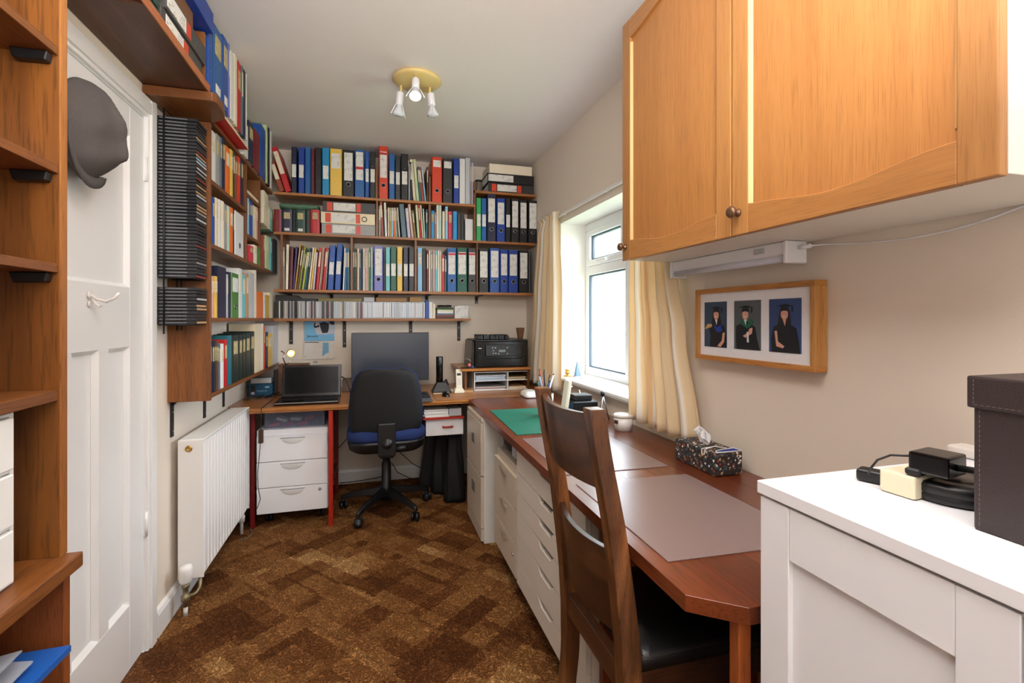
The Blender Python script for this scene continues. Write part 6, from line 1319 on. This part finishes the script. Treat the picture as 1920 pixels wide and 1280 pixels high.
# ================================================================== OAK WALL CABINET
oc_z = wood('oak_upright', (184, 132, 74), (162, 108, 56), 'z', 0.42, grain=60, stretch=0.035, pores=0.18, rings=0.2, rscale=8, coat=0.15)
oc_y = wood('oak_rail', (184, 130, 72), (160, 104, 52), 'y', 0.42, grain=60, stretch=0.035, pores=0.18, rings=0.2, rscale=8, coat=0.15)
carc = plain('white_melamine', (232, 226, 214), 0.5, var=0.01)
wx, wz0, wz1 = 0.92, 1.470, 2.375
def wall_unit(y0, y1, lab, knob_y, extra=''):
    t = thing('wall_cabinet', (1.08, (y0 + y1) / 2, wz0), lab, 'wall cabinet')
    B(wx + 0.022, XR - 0.003, y0 + 0.001, y1 - 0.001, wz0 + 0.004, wz1).build('carcass', carc, t, bevel=0.001)
    st = 0.058; zb2, zt2 = wz0, wz1; x0, x1 = wx, wx + 0.021
    do = thing('door', (x0, (y0 + y1) / 2, zb2), '', ''); del do['label']; del do['category']; do.parent = t; do.location = WORLD[do.name] - WORLD[t.name]
    B(x0, x1, y0 + 0.0015, y0 + st, zb2, zt2).build('door_stile', oc_z, do, bevel=0.0025, seg=2); B(x0, x1, y1 - st, y1 - 0.0015, zb2, zt2).build('door_stile', oc_z, do, bevel=0.0025, seg=2)
    yi0, yi1 = y0 + st + 0.0003, y1 - st - 0.0003; n = 20
    def curve(tt):  # bottom rail rises in an ogee from the far side... arch highest at the near side of each door
        return 0.048 + 0.046 * (0.5 - 0.5 * math.cos(PI * min(1, max(0, (tt - 0.05) / 0.9)))) if extra == 'x' else 0.05 + 0.03 * (0.5 + 0.5 * math.cos(2 * PI * (tt - 0.0))) * 0.75
    lo = [(yi0 + (yi1 - yi0) * i / n, zb2 + curve(i / n)) for i in range(n + 1)]
    k = MB(); k.prism([(yi1, zb2), (yi0, zb2)] + lo, 'x', x0 + 0.0004, x1); k.build('door_rail', oc_y, do, bevel=0.0015, angle=40)
    hi = [(yi0 + (yi1 - yi0) * i / n, zt2 - curve(i / n)) for i in range(n + 1)]
    k = MB(); k.prism(hi + [(yi1, zt2), (yi0, zt2)], 'x', x0 + 0.0004, x1); k.build('door_rail', oc_y, do, bevel=0.0015, angle=40)
    B(x0 + 0.010, x1 - 0.002, yi0 - 0.001, yi1 + 0.001, zb2 + 0.03, zt2 - 0.03).build('door_panel', wood('oak_panel', (182, 126, 68), (158, 102, 50), 'z', 0.42, grain=75, stretch=0.03, pores=0.2, rings=0.2, rscale=6), do)
    for yy in (yi0, yi1):
        s_ = 1 if yy == yi0 else -1; k = MB(); k.prism([(x0 + 0.0015, yy), (x0 + 0.0098, yy + s_ * 0.008), (x0 + 0.0098, yy)], 'z', zb2 + 0.095 if (yy == yi0) else zb2 + 0.075, zt2 - 0.09); k.build('panel_bead', plain('oak_bead_pale', (214, 172, 112), .4, var=.05), do)
    kb2 = MB(); kz = wz0 + 0.052 if knob_y > 1.2 else wz0 + 0.058
    kb2.lathe((x0, knob_y, kz), [(0, 0.0), (0.011, -0.0), (0.01, 0.004), (0.006, 0.008), (0.0065, 0.014), (0.0145, 0.019), (0.016, 0.024), (0.013, 0.029), (0.005, 0.031), (0, 0.031)], 24, R=Matrix.Rotation(-PI / 2, 3, 'Y')); kb2.build('knob', plain('antique_bronze', (116, 88, 66), 0.32, metal=0.7), do)
    return t
wall_unit(1.088, 1.68, 'oak door wall cabinet farther from camera, over the light fitting', 1.655)
wall_unit(0.507, 1.085, 'oak door wall cabinet nearest the camera at top right', 1.06)
# third carcass edge beyond the frame (white) continuing towards the camera
# under-cabinet light
ul = thing('under_cabinet_light', (1.16, 1.4, wz0), 'white slim fluorescent light fitted below the oak cabinet', 'light fitting')
fz = wz0 + 0.003
B(1.135, 1.2, 1.12, 1.665, fz - 0.038, fz).build('housing', white_satin, ul, bevel=0.003)
MB().tube([(1.148, 1.125, fz - 0.046), (1.148, 1.663, fz - 0.046)], 0.013, 14).build('tube', plain('tube_diffuser', (206, 208, 218), .3), ul)
B(1.125, 1.2, 1.108, 1.122, fz - 0.064, fz).build('end_cap', white_satin, ul, bevel=0.003); B(1.125, 1.2, 1.662, 1.674, fz - 0.064, fz).build('end_cap', white_satin, ul, bevel=0.003)
B(1.131, 1.136, 1.2, 1.24, fz - 0.026, fz - 0.01).build('switch', cm('silver'), ul, bevel=0.001)
MB().tube([(1.17, 1.108, fz - 0.02), (1.17, 1.07, fz - 0.02)], 0.006, 10).build('plug', white_satin, ul)
k = MB(); pts = [Vector((1.17, 1.07, fz - 0.02))] + [at_x(px, py, XR - 0.006) for px, py in ((1545, 458), (1620, 456), (1700, 448), (1780, 432), (1850, 412), (1925, 384), (1990, 350))]
k.tube(pts, 0.0022, 6); k.build('lead', white_satin, ul)

# ================================================================== PICTURE FRAME with three graduation photographs
py0, py1, pz0, pz1, pxf = 1.068, 1.592, 1.098, 1.359, 1.183
pf = thing('picture_frame', (1.2, 1.33, pz0), 'oak box frame with three graduation portraits on the right wall', 'picture')
oak_f = wood('oak_frame', (204, 144, 72), (172, 110, 50), 'y', .4, grain=60); oak_fz = wood('oak_frame_z', (214, 158, 88), (184, 124, 62), 'z', .4, grain=60)
fw = 0.017
B(pxf, XR - 0.003, py0, py1, pz0, pz0 + fw).build('frame_rail', oak_f, pf, bevel=0.0008); B(pxf, XR - 0.003, py0, py1, pz1 - fw, pz1).build('frame_rail', oak_f, pf, bevel=0.0008)
B(pxf, XR - 0.003, py0, py0 + fw, pz0 + fw, pz1 - fw).build('frame_stile', oak_fz, pf, bevel=0.0008); B(pxf, XR - 0.003, py1 - fw, py1, pz0 + fw, pz1 - fw).build('frame_stile', oak_fz, pf, bevel=0.0008)
mx_ = pxf + 0.012
B(mx_, mx_ + 0.004, py0 + fw, py1 - fw, pz0 + fw, pz1 - fw).build('mount_board', plain('mount_white', (232, 232, 234), .6), pf)
skin = plain('print_skin', (214, 160, 140), .5); gown = plain('print_gown_black', (18, 20, 26), .5); hairm = plain('print_hair', (40, 22, 20), .5)
def portrait(cy, cz, w2, h2, bgc, bgn, fem, sc_, hood):
    ph = B(mx_ - 0.0012, mx_ + 0.0005, cy - w2, cy + w2, cz - h2, cz + h2).build('photograph', plain('print_background_' + bgn, bgc, .45, var=.25, scale=14), pf)
    lay = [mx_ - 0.0016]
    def poly(pts, m, nm):
        # picture coordinates: a to the viewer's right (towards -y), b up, fractions of the half sizes
        lay[0] -= 0.0001; q = [(cy - a * w2, cz + b2 * h2) for a, b2 in pts]
        MB().prism(q, 'x', lay[0], mx_ - 0.0011).build(nm, m, ph)
    el = lambda ca_, cb_, ra_, rb_, n=14: [(ca_ + ra_ * math.cos(2 * PI * i / n), cb_ + rb_ * math.sin(2 * PI * i / n)) for i in range(n)]
    o = sc_
    if fem: poly([(o - 0.3, 0.55), (o + 0.3, 0.55), (o + 0.42, 0.1), (o + 0.36, -0.1), (o - 0.4, -0.1), (o - 0.42, 0.1)], hairm, 'hair')
    poly([(o - 0.16, 0.16), (o + 0.16, 0.16), (o + 0.34, 0.05), (o + 0.72, -0.08), (o + 0.86 if o < 0.05 else 0.98, -0.55), (0.94, -1), (-0.8 if o < 0.05 else -0.5, -1), (-0.86 if o < 0.05 else -0.42, -0.5), (o - 0.7, -0.05), (o - 0.36, 0.06)], gown, 'gown')
    if hood == 'gold':
        poly([(-0.95, -0.2), (-0.7, 0.02), (-0.3, 0.02), (-0.28, -0.1), (-0.9, -0.22)], plain('print_gold', (196, 160, 100), .5), 'hood'); poly([(-0.1, 0.0), (0.2, -0.12), (0.5, 0.0), (0.6, -0.28), (0.2, -0.36), (0.0, -0.2)], plain('print_blue', (30, 60, 160), .5), 'hood')
    if hood == 'green': poly([(-0.42, 0.26), (-0.12, 0.2), (0.0, -0.02), (0.3, 0.28), (0.5, 0.1), (0.2, -0.1), (0.0, -0.14), (-0.5, 0.06)], plain('print_green', (14, 96, 66), .5), 'hood')
    poly([(o - 0.1, 0.22), (o + 0.1, 0.22), (o + 0.04, -0.02)], cm('white') if hood else skin, 'collar')
    poly(el(o, 0.42, 0.23, 0.21), skin, 'face')
    poly(el(o - 0.02, 0.34, 0.09, 0.022, 8), cm('white'), 'smile')
    poly([(o - 0.27, 0.52), (o - 0.24, 0.68), (o + 0.24, 0.68), (o + 0.27, 0.52), (o, 0.56)], gown, 'cap_band')
    poly([(o - 0.5, 0.73), (o, 0.68), (o + 0.52, 0.72), (o + 0.08, 0.8)], gown, 'mortarboard'); poly([(o + 0.46, 0.72), (o + 0.52, 0.72), (o + 0.5, 0.5), (o + 0.44, 0.5)], gown, 'tassel')
    if hood == 'green':
        poly([(0.2, -0.15), (0.42, -0.1), (0.38, -0.34), (-0.1, -0.52), (-0.3, -0.45), (0.1, -0.3)], skin, 'hands'); poly([(0.0, -0.28), (0.12, -0.28), (0.16, -0.7), (0.02, -0.7)], cm('white'), 'scroll')
    elif hood == 'gold': poly([(0.7, -0.35), (0.86, -0.35), (0.8, -0.75), (0.5, -0.98), (0.2, -0.95), (0.6, -0.7)], skin, 'hands')
    else: poly([(-0.62, -0.2), (-0.46, -0.2), (-0.4, -0.6), (0.0, -0.76), (-0.08, -0.84), (-0.5, -0.78)], skin, 'hands')
def yf(px): return at_x(px, 600, mx_).y
pcz = (pz0 + pz1) / 2
for (a, b2, bgc, bgn, fem, o, hood) in ((1321.5, 1363, (52, 72, 96), 'slate', True, 0.1, 'gold'), (1377, 1427, (84, 92, 96), 'grey', False, -0.12, 'green'), (1442.5, 1503, (48, 72, 124), 'blue', True, 0.0, None)):
    ya, yb2 = yf(a), yf(b2); portrait((ya + yb2) / 2, pcz + 0.0, abs(ya - yb2) / 2, 0.082, bgc, bgn, fem, o, hood)

# ================================================================== CURTAINS
def curtain_mat():
    m = bpy.data.materials.new('striped_cream_satin'); m.use_nodes = True; nt = m.node_tree; b = nt.nodes['Principled BSDF']; N = nt.nodes.new; L = nt.links.new
    u_ = N('ShaderNodeUVMap'); sp = N('ShaderNodeSeparateXYZ'); L(u_.outputs[0], sp.inputs[0])
    mu = N('ShaderNodeMath'); mu.operation = 'FRACT'; L(sp.outputs['X'], mu.inputs[0])
    cr = N('ShaderNodeValToRGB'); cr.color_ramp.interpolation = 'LINEAR'; e = cr.color_ramp.elements; e[0].position = 0; e[0].color = lin((240, 218, 178)); e[1].position = 1; e[1].color = lin((240, 218, 178))
    for p, c in ((0.3, (242, 222, 184)), (0.34, (250, 244, 232)), (0.52, (250, 246, 236)), (0.56, (228, 196, 148)), (0.62, (228, 196, 148)), (0.66, (242, 222, 184))): k2 = e.new(p); k2.color = lin(c)
    L(mu.outputs[0], cr.inputs[0]); L(cr.outputs[0], b.inputs['Base Color']); b.inputs['Roughness'].default_value = 0.5; b.inputs['Sheen Weight'].default_value = 0.2
    tl = N('ShaderNodeBsdfTranslucent'); L(cr.outputs[0], tl.inputs[0]); mx = N('ShaderNodeMixShader'); mx.inputs[0].default_value = 0.3
    out = [n for n in nt.nodes if n.type == 'OUTPUT_MATERIAL'][0]; L(b.outputs[0], mx.inputs[1]); L(tl.outputs[0], mx.inputs[2]); L(mx.outputs[0], out.inputs[0]); return m
cmat = curtain_mat()
def curtain(keys, x0, amp, nf, lab, phase=0.0, stripes=8):
    """keys: list of (z, y_start, y_end, pleat_amplitude); pleats run all the way down"""
    k = MB(); nu, nv = 140, 36; vs = []; uvs = []
    zs_ = [q[0] for q in keys]
    def interp(z):
        for a, b2 in zip(keys[:-1], keys[1:]):
            if b2[0] <= z <= a[0]: t = (a[0] - z) / (a[0] - b2[0]); t = t * t * (3 - 2 * t); return [a[i] + (b2[i] - a[i]) * t for i in range(1, 4)]
        return keys[-1][1:]
    for j in range(nv + 1):
        z = zs_[0] + (zs_[-1] - zs_[0]) * j / nv; y0, y1, am = interp(z)
        for i in range(nu + 1):
            t = i / nu; w_ = 2 * PI * nf * t + phase + 0.3 * math.sin(j * 0.12 + t * 5)
            xx = x0 + amp * am * (math.sin(w_) + 0.25 * math.sin(2.3 * w_ + 1 + j * 0.05)); yy = y0 + (y1 - y0) * t + 0.006 * am * math.cos(w_)
            vs.append((xx, yy, z + (0.006 * math.sin(w_) if j == nv else 0))); uvs.append((t * stripes, j / nv))
    fs = [(j * (nu + 1) + i, j * (nu + 1) + i + 1, (j + 1) * (nu + 1) + i + 1, (j + 1) * (nu + 1) + i) for j in range(nv) for i in range(nu)]
    k.add(vs, fs, 0, True); k.uv = uvs
    o = k.build('curtain', cmat, solid=0.002); return tag(o, lab, 'curtain')
curtain([(1.965, 3.0, 3.37, 0.8), (1.93, 3.02, 3.33, 0.5), (1.86, 2.99, 3.38, 0.9), (1.4, 2.95, 3.47, 1.1), (0.775, 2.94, 3.63, 1.2)], 1.168, 0.022, 5, 'cream striped curtain at the far side of the window', 0.4, 3.5)
curtain([(1.96, 1.74, 2.06, 0.7), (1.92, 1.75, 2.05, 0.6), (1.5, 1.725, 2.03, 0.8), (1.4, 1.70, 2.03, 0.9), (1.2, 1.65, 2.02, 1.0), (0.782, 1.565, 2.02, 1.15)], 1.165, 0.022, 5.5, 'cream striped curtain at the near side beside the framed portraits', 1.2, 4.2)
cr_ = thing('curtain_rail', (1.19, 2.5, 1.95), 'thin white curtain rail above the window', 'curtain rail')
B(1.205, 1.213, 1.71, 3.4, 1.938, 1.956).build('rail', white_gloss, cr_, bevel=0.002)
for yy in (1.8, 2.4, 3.0, 3.36): B(1.21, XR - 0.001, yy - 0.008, yy + 0.008, 1.94, 1.954).build('bracket', white_gloss, cr_)

# ================================================================== THINGS ON THE SILL AND THE SIDE DESK
s1 = at_z(1066, 706, 0.866)
k = MB(); k.lathe((1.232, 2.985, 0.8668), [(0, 0), (0.026, 0), (0.026, 0.008), (0.012, 0.012), (0.012, 0.018), (0.018, 0.022), (0.018, 0.03), (0.011, 0.034), (0.02, 0.04), (0.02, 0.047), (0, 0.049)], 24)
tag(k.build('brass_ornament', brass), 'small stacked brass ornament on the far end of the window sill', 'ornament')
k = MB(); c_ = Vector((1.285, 2.945, 0.8668)); 
k.loft([[c_ + Vector((a * s_, b2 * s_, z_)) for a, b2 in ((-1, -1), (1, -1), (1, 1), (-1, 1))] for s_, z_ in ((0.018, 0.006), (0.004, 0.098))], smooth=False); ob = tag(k.build('glass_obelisk', plain('blue_grey_crystal', (126, 160, 190), .08, trans=0.4), bevel=0.001), 'small blue glass obelisk on the window sill', 'ornament')
B(c_.x - 0.024, c_.x + 0.024, c_.y - 0.024, c_.y + 0.024, 0.8668, 0.8728).build('plinth', cm('silver'), ob)
tag(MB().lathe((1.30, 2.87, 0.8668), [(0, 0), (0.03, 0), (0.034, 0.006), (0.03, 0.007), (0.026, 0.003), (0, 0.003)], 24).build('small_dish', white_gloss), 'flat white dish beside the glass obelisk on the sill', 'dish')
# pen pot with pens
pc = Vector((0.885, 2.45, RT + 0.0008))
tag(MB().lathe(pc, [(0, 0), (0.04, 0), (0.042, 0.12), (0.039, 0.12), (0.037, 0.004), (0, 0.004)], 24).build('pen_pot', plain('steel_mesh_pot', (150, 152, 158), .4, metal=.6)), 'silver pot full of pens behind the dining chair', 'pen pot')
rg = random.Random(9)
pcols = [('navy', 'navy'), ('charcoal', 'charcoal'), ('silver', 'silver'), ('red brown', 'red-brown'), ('teal', 'teal'), ('light blue', 'light blue'), ('black', 'black'), ('mid blue', 'mid blue'), ('white', 'white')]
for i, (c, n) in enumerate(pcols):
    a = 2 * PI * i / len(pcols); b0 = pc + Vector((math.cos(a + PI) * 0.018, math.sin(a + PI) * 0.018, 0.006)); e = pc + Vector((math.cos(a) * 0.043, math.sin(a) * 0.043, 0.2 + rg.uniform(-0.02, 0.05)))
    d = (e - b0); m_ = b0 + d * (0.115 / d.z) ; 
    # keep the pens inside the pot's rim
    lim = (m_ - pc).xy.length
    if lim > 0.034: sh = (m_ - pc).xy.normalized() * (lim - 0.034); e = e - Vector((sh.x * 2, sh.y * 2, 0))
    k = MB(); k.tube([b0, b0 + (e - b0) * 0.5, e], 0.0042, 8); po_ = k.build('pen', cm(c), origin=b0)
    tag(po_, f'{n} pen standing in the silver pen pot', 'pen', 'pens in the pot')
    k = MB(); k.tube([e, e + (e - b0).normalized() * 0.008], 0.003, 6); k.build('pen_end', black_plastic, po_)
# beige upright handset / scanner
tag(MB().box(0.962, 0.984, 2.35, 2.41, RT + 0.004, 0.925, R=Matrix.Rotation(math.radians(8), 3, 'Y')).build('desk_device', ivory_p, bevel=0.008, seg=3), 'tall cream plastic device standing beside the pen pot', 'device')
# white corded phone base near the printer
k = MB(); w0 = at_z(995, 744, RT)
k.loft([rbox(w0.x, w0.y + 0.02, 0.05 * s_, 0.08 * s_, DT + z_, 0.03 * s_, 4) for s_, z_ in ((1, 0.001), (1.02, 0.01), (0.9, 0.028), (0.6, 0.04))]); wp_ = tag(k.build('desk_device', white_gloss), 'low rounded white device on the desk below the far curtain', 'device')
B(w0.x - 0.03, w0.x - 0.008, w0.y - 0.04, w0.y - 0.02, DT + 0.022, DT + 0.032).build('dark_window', black_plastic, wp_, bevel=0.002)
# black and blue battery charger under the sill with white cables
bc2 = thing('charger_pile', (1.08, 2.42, RT), 'black camera gear box with blue face below the window sill', 'device')
B(1.0, 1.14, 2.34, 2.47, RT + 0.001, RT + 0.085).build('black_box', black_plastic, bc2, bevel=0.004)
B(0.996, 1.001, 2.345, 2.395, RT + 0.02, RT + 0.075).build('blue_face', plain('deep_blue', (18, 52, 96), .3), bc2, bevel=0.001)
B(1.02, 1.12, 2.37, 2.46, RT + 0.0855, RT + 0.115).build('top_case', black_plastic, bc2, bevel=0.006, seg=2)
k = MB(); k.tube([at_x(px, py, 1.12) for px, py in ((1073, 724), (1069, 727), (1067, 732), (1070, 738))], 0.003, 6); k.tube([at_x(px, py, 1.08) for px, py in ((1086, 731), (1090, 745), (1095, 755), (1102, 764))], 0.0035, 6)
tag(k.build('white_cable', white_gloss), 'white cable looping over the black gear box under the sill', 'cable')
tr_ = thing('mini_tripod', (1.1, 2.16, RT), 'small dark tripod stand below the window sill', 'tripod')
tcn = at_x(1130, 758, 1.13)
for dx, dy in ((-0.03, -0.035), (0.035, -0.0), (-0.0, 0.04)): MB().tube([Vector((1.13, tcn.y, RT + 0.13)), Vector((1.13 + dx, tcn.y + dy, RT + 0.002))], 0.004, 6).build('leg', steel, tr_)
MB().lathe((1.13, tcn.y, RT + 0.125), [(0, 0), (0.01, 0), (0.012, 0.02), (0, 0.022)], 12).build('head', black_plastic, tr_)
mg = thing('white_tub', (1.12, 2.05, RT), 'white lidded plastic tub with dark logo patch near the curtain', 'tub')
mc_ = at_x(1160, 795, 1.10)
MB().lathe((1.125, mc_.y, RT + 0.001), [(0, 0), (0.04, 0), (0.045, 0.06), (0, 0.06)], 28).build('tub_body', white_gloss, mg)
MB().lathe((1.125, mc_.y, RT + 0.061), [(0, 0), (0.047, 0), (0.047, 0.01), (0.042, 0.014), (0, 0.014)], 28).build('lid', plain('tub_lid', (226, 222, 216), .3), mg)
MB().box(1.078, 1.083, mc_.y - 0.022, mc_.y - 0.002, RT + 0.034, RT + 0.05, R=Matrix.Rotation(0.3, 3, 'Z')).build('logo_patch', plain('logo_dark', (60, 16, 22), .5), mg)
# tissue box in a patterned fabric cover
def terrazzo():
    m = bpy.data.materials.new('floral_fabric_dark'); m.use_nodes = True; nt = m.node_tree; b = nt.nodes['Principled BSDF']; N = nt.nodes.new; L = nt.links.new
    tc = N('ShaderNodeTexCoord'); v = N('ShaderNodeTexVoronoi'); v.inputs['Scale'].default_value = 150; L(tc.outputs['Object'], v.inputs['Vector'])
    sp = N('ShaderNodeSeparateColor'); L(v.outputs['Color'], sp.inputs[0])
    cr = N('ShaderNodeValToRGB'); cr.color_ramp.interpolation = 'CONSTANT'; e = cr.color_ramp.elements; e[0].color = lin((40, 34, 34)); e[1].position = 0.96; e[1].color = lin((235, 230, 220))
    for p, c in ((0.45, (58, 78, 90)), (0.58, (44, 38, 36)), (0.74, (150, 104, 62)), (0.82, (60, 60, 50)), (0.88, (190, 170, 140)), (0.92, (150, 70, 70))): k2 = e.new(p); k2.color = lin(c)
    L(sp.outputs[0], cr.inputs[0]); L(cr.outputs[0], b.inputs['Base Color']); b.inputs['Roughness'].default_value = 0.8; return m
tz = terrazzo()
tbx = thing('tissue_box', (1.12, 1.46, RT), 'tissue box in dark floral fabric cover with blue lining', 'tissue box')
tx0, tx1, ty0, ty1, tzh = 1.075, 1.185, 1.345, 1.565, RT + 0.078
MB().box(tx0, tx1, ty0, ty1, RT + 0.001, tzh).build('fabric_cover', tz, tbx, bevel=0.007, seg=2)
k = MB(); k.prism([(tx0 + 0.012, ty0 + 0.004), (tx1 - 0.004, ty0 + 0.002), (tx1 - 0.008, ty0 + 0.035), ((tx0 + tx1) / 2, ty0 + 0.028), (tx0 + 0.02, ty0 + 0.016)], 'z', tzh + 0.0002, tzh + 0.002); k.build('blue_lining', plain('cobalt_cloth', (20, 44, 140), .7), tbx)
k = MB(); k.tube([Vector((tx0 + 0.01, ty0 + 0.004, tzh + 0.002)), Vector((tx1 - 0.004, ty0 + 0.001, tzh + 0.002)), Vector((tx1 - 0.006, ty0 + 0.036, tzh + 0.003)), Vector(((tx0 + tx1) / 2, ty0 + 0.03, tzh + 0.003)), Vector((tx0 + 0.018, ty0 + 0.018, tzh + 0.003)), Vector((tx0 + 0.01, ty0 + 0.004, tzh + 0.002))], 0.002, 6)
k.tube([Vector((tx0 + 0.055, ty0 + 0.07, tzh + 0.003)), Vector((tx0 + 0.02, ty0 + 0.06, tzh + 0.004)), Vector((tx0 - 0.001, ty0 + 0.065, tzh + 0.0)), Vector((tx0 - 0.004, ty0 + 0.062, tzh - 0.015)), Vector((tx0 - 0.003, ty0 + 0.05, tzh - 0.016)), Vector((tx0 + 0.004, ty0 + 0.05, tzh + 0.003)), Vector((tx0 + 0.05, ty0 + 0.066, tzh + 0.004)), Vector((tx0 + 0.08, ty0 + 0.04, tzh + 0.003))], 0.0017, 6)
k.build('white_trim_cord', cm('white'), tbx)
tis = plain('tissue_paper', (244, 244, 246), .9, var=0.01)
def sheet(cx, cy, w_, h_, ang, ph, parent):
    k = MB(); nu, nv = 16, 8; vs = []; ca, sa = math.cos(ang), math.sin(ang)
    for j in range(nv + 1):
        v = j / nv
        for i in range(nu + 1):
            u = i / nu * 2 - 1; hh = h_ * (1 - 0.55 * abs(u - 0.25) ** 1.3) * v; ww = w_ * (0.5 + 0.5 * v ** 0.7)
            off = 0.009 * math.sin(u * 5 + ph + v * 1.5) * v + 0.003 * math.sin(u * 11 + ph)
            lx, ly = u * ww, off + 0.012 * v * v
            vs.append((cx + lx * ca - ly * sa, cy + lx * sa + ly * ca, tzh + 0.001 + hh))
    k.add(vs, [(j * (nu + 1) + i, j * (nu + 1) + i + 1, (j + 1) * (nu + 1) + i + 1, (j + 1) * (nu + 1) + i) for j in range(nv) for i in range(nu)], 0, True)
    k.build('tissue', tis, parent, solid=0.0006)
sheet(1.13, 1.47, 0.036, 0.066, 1.9, 0.0, tbx); sheet(1.122, 1.455, 0.03, 0.05, 1.3, 2.0, tbx)
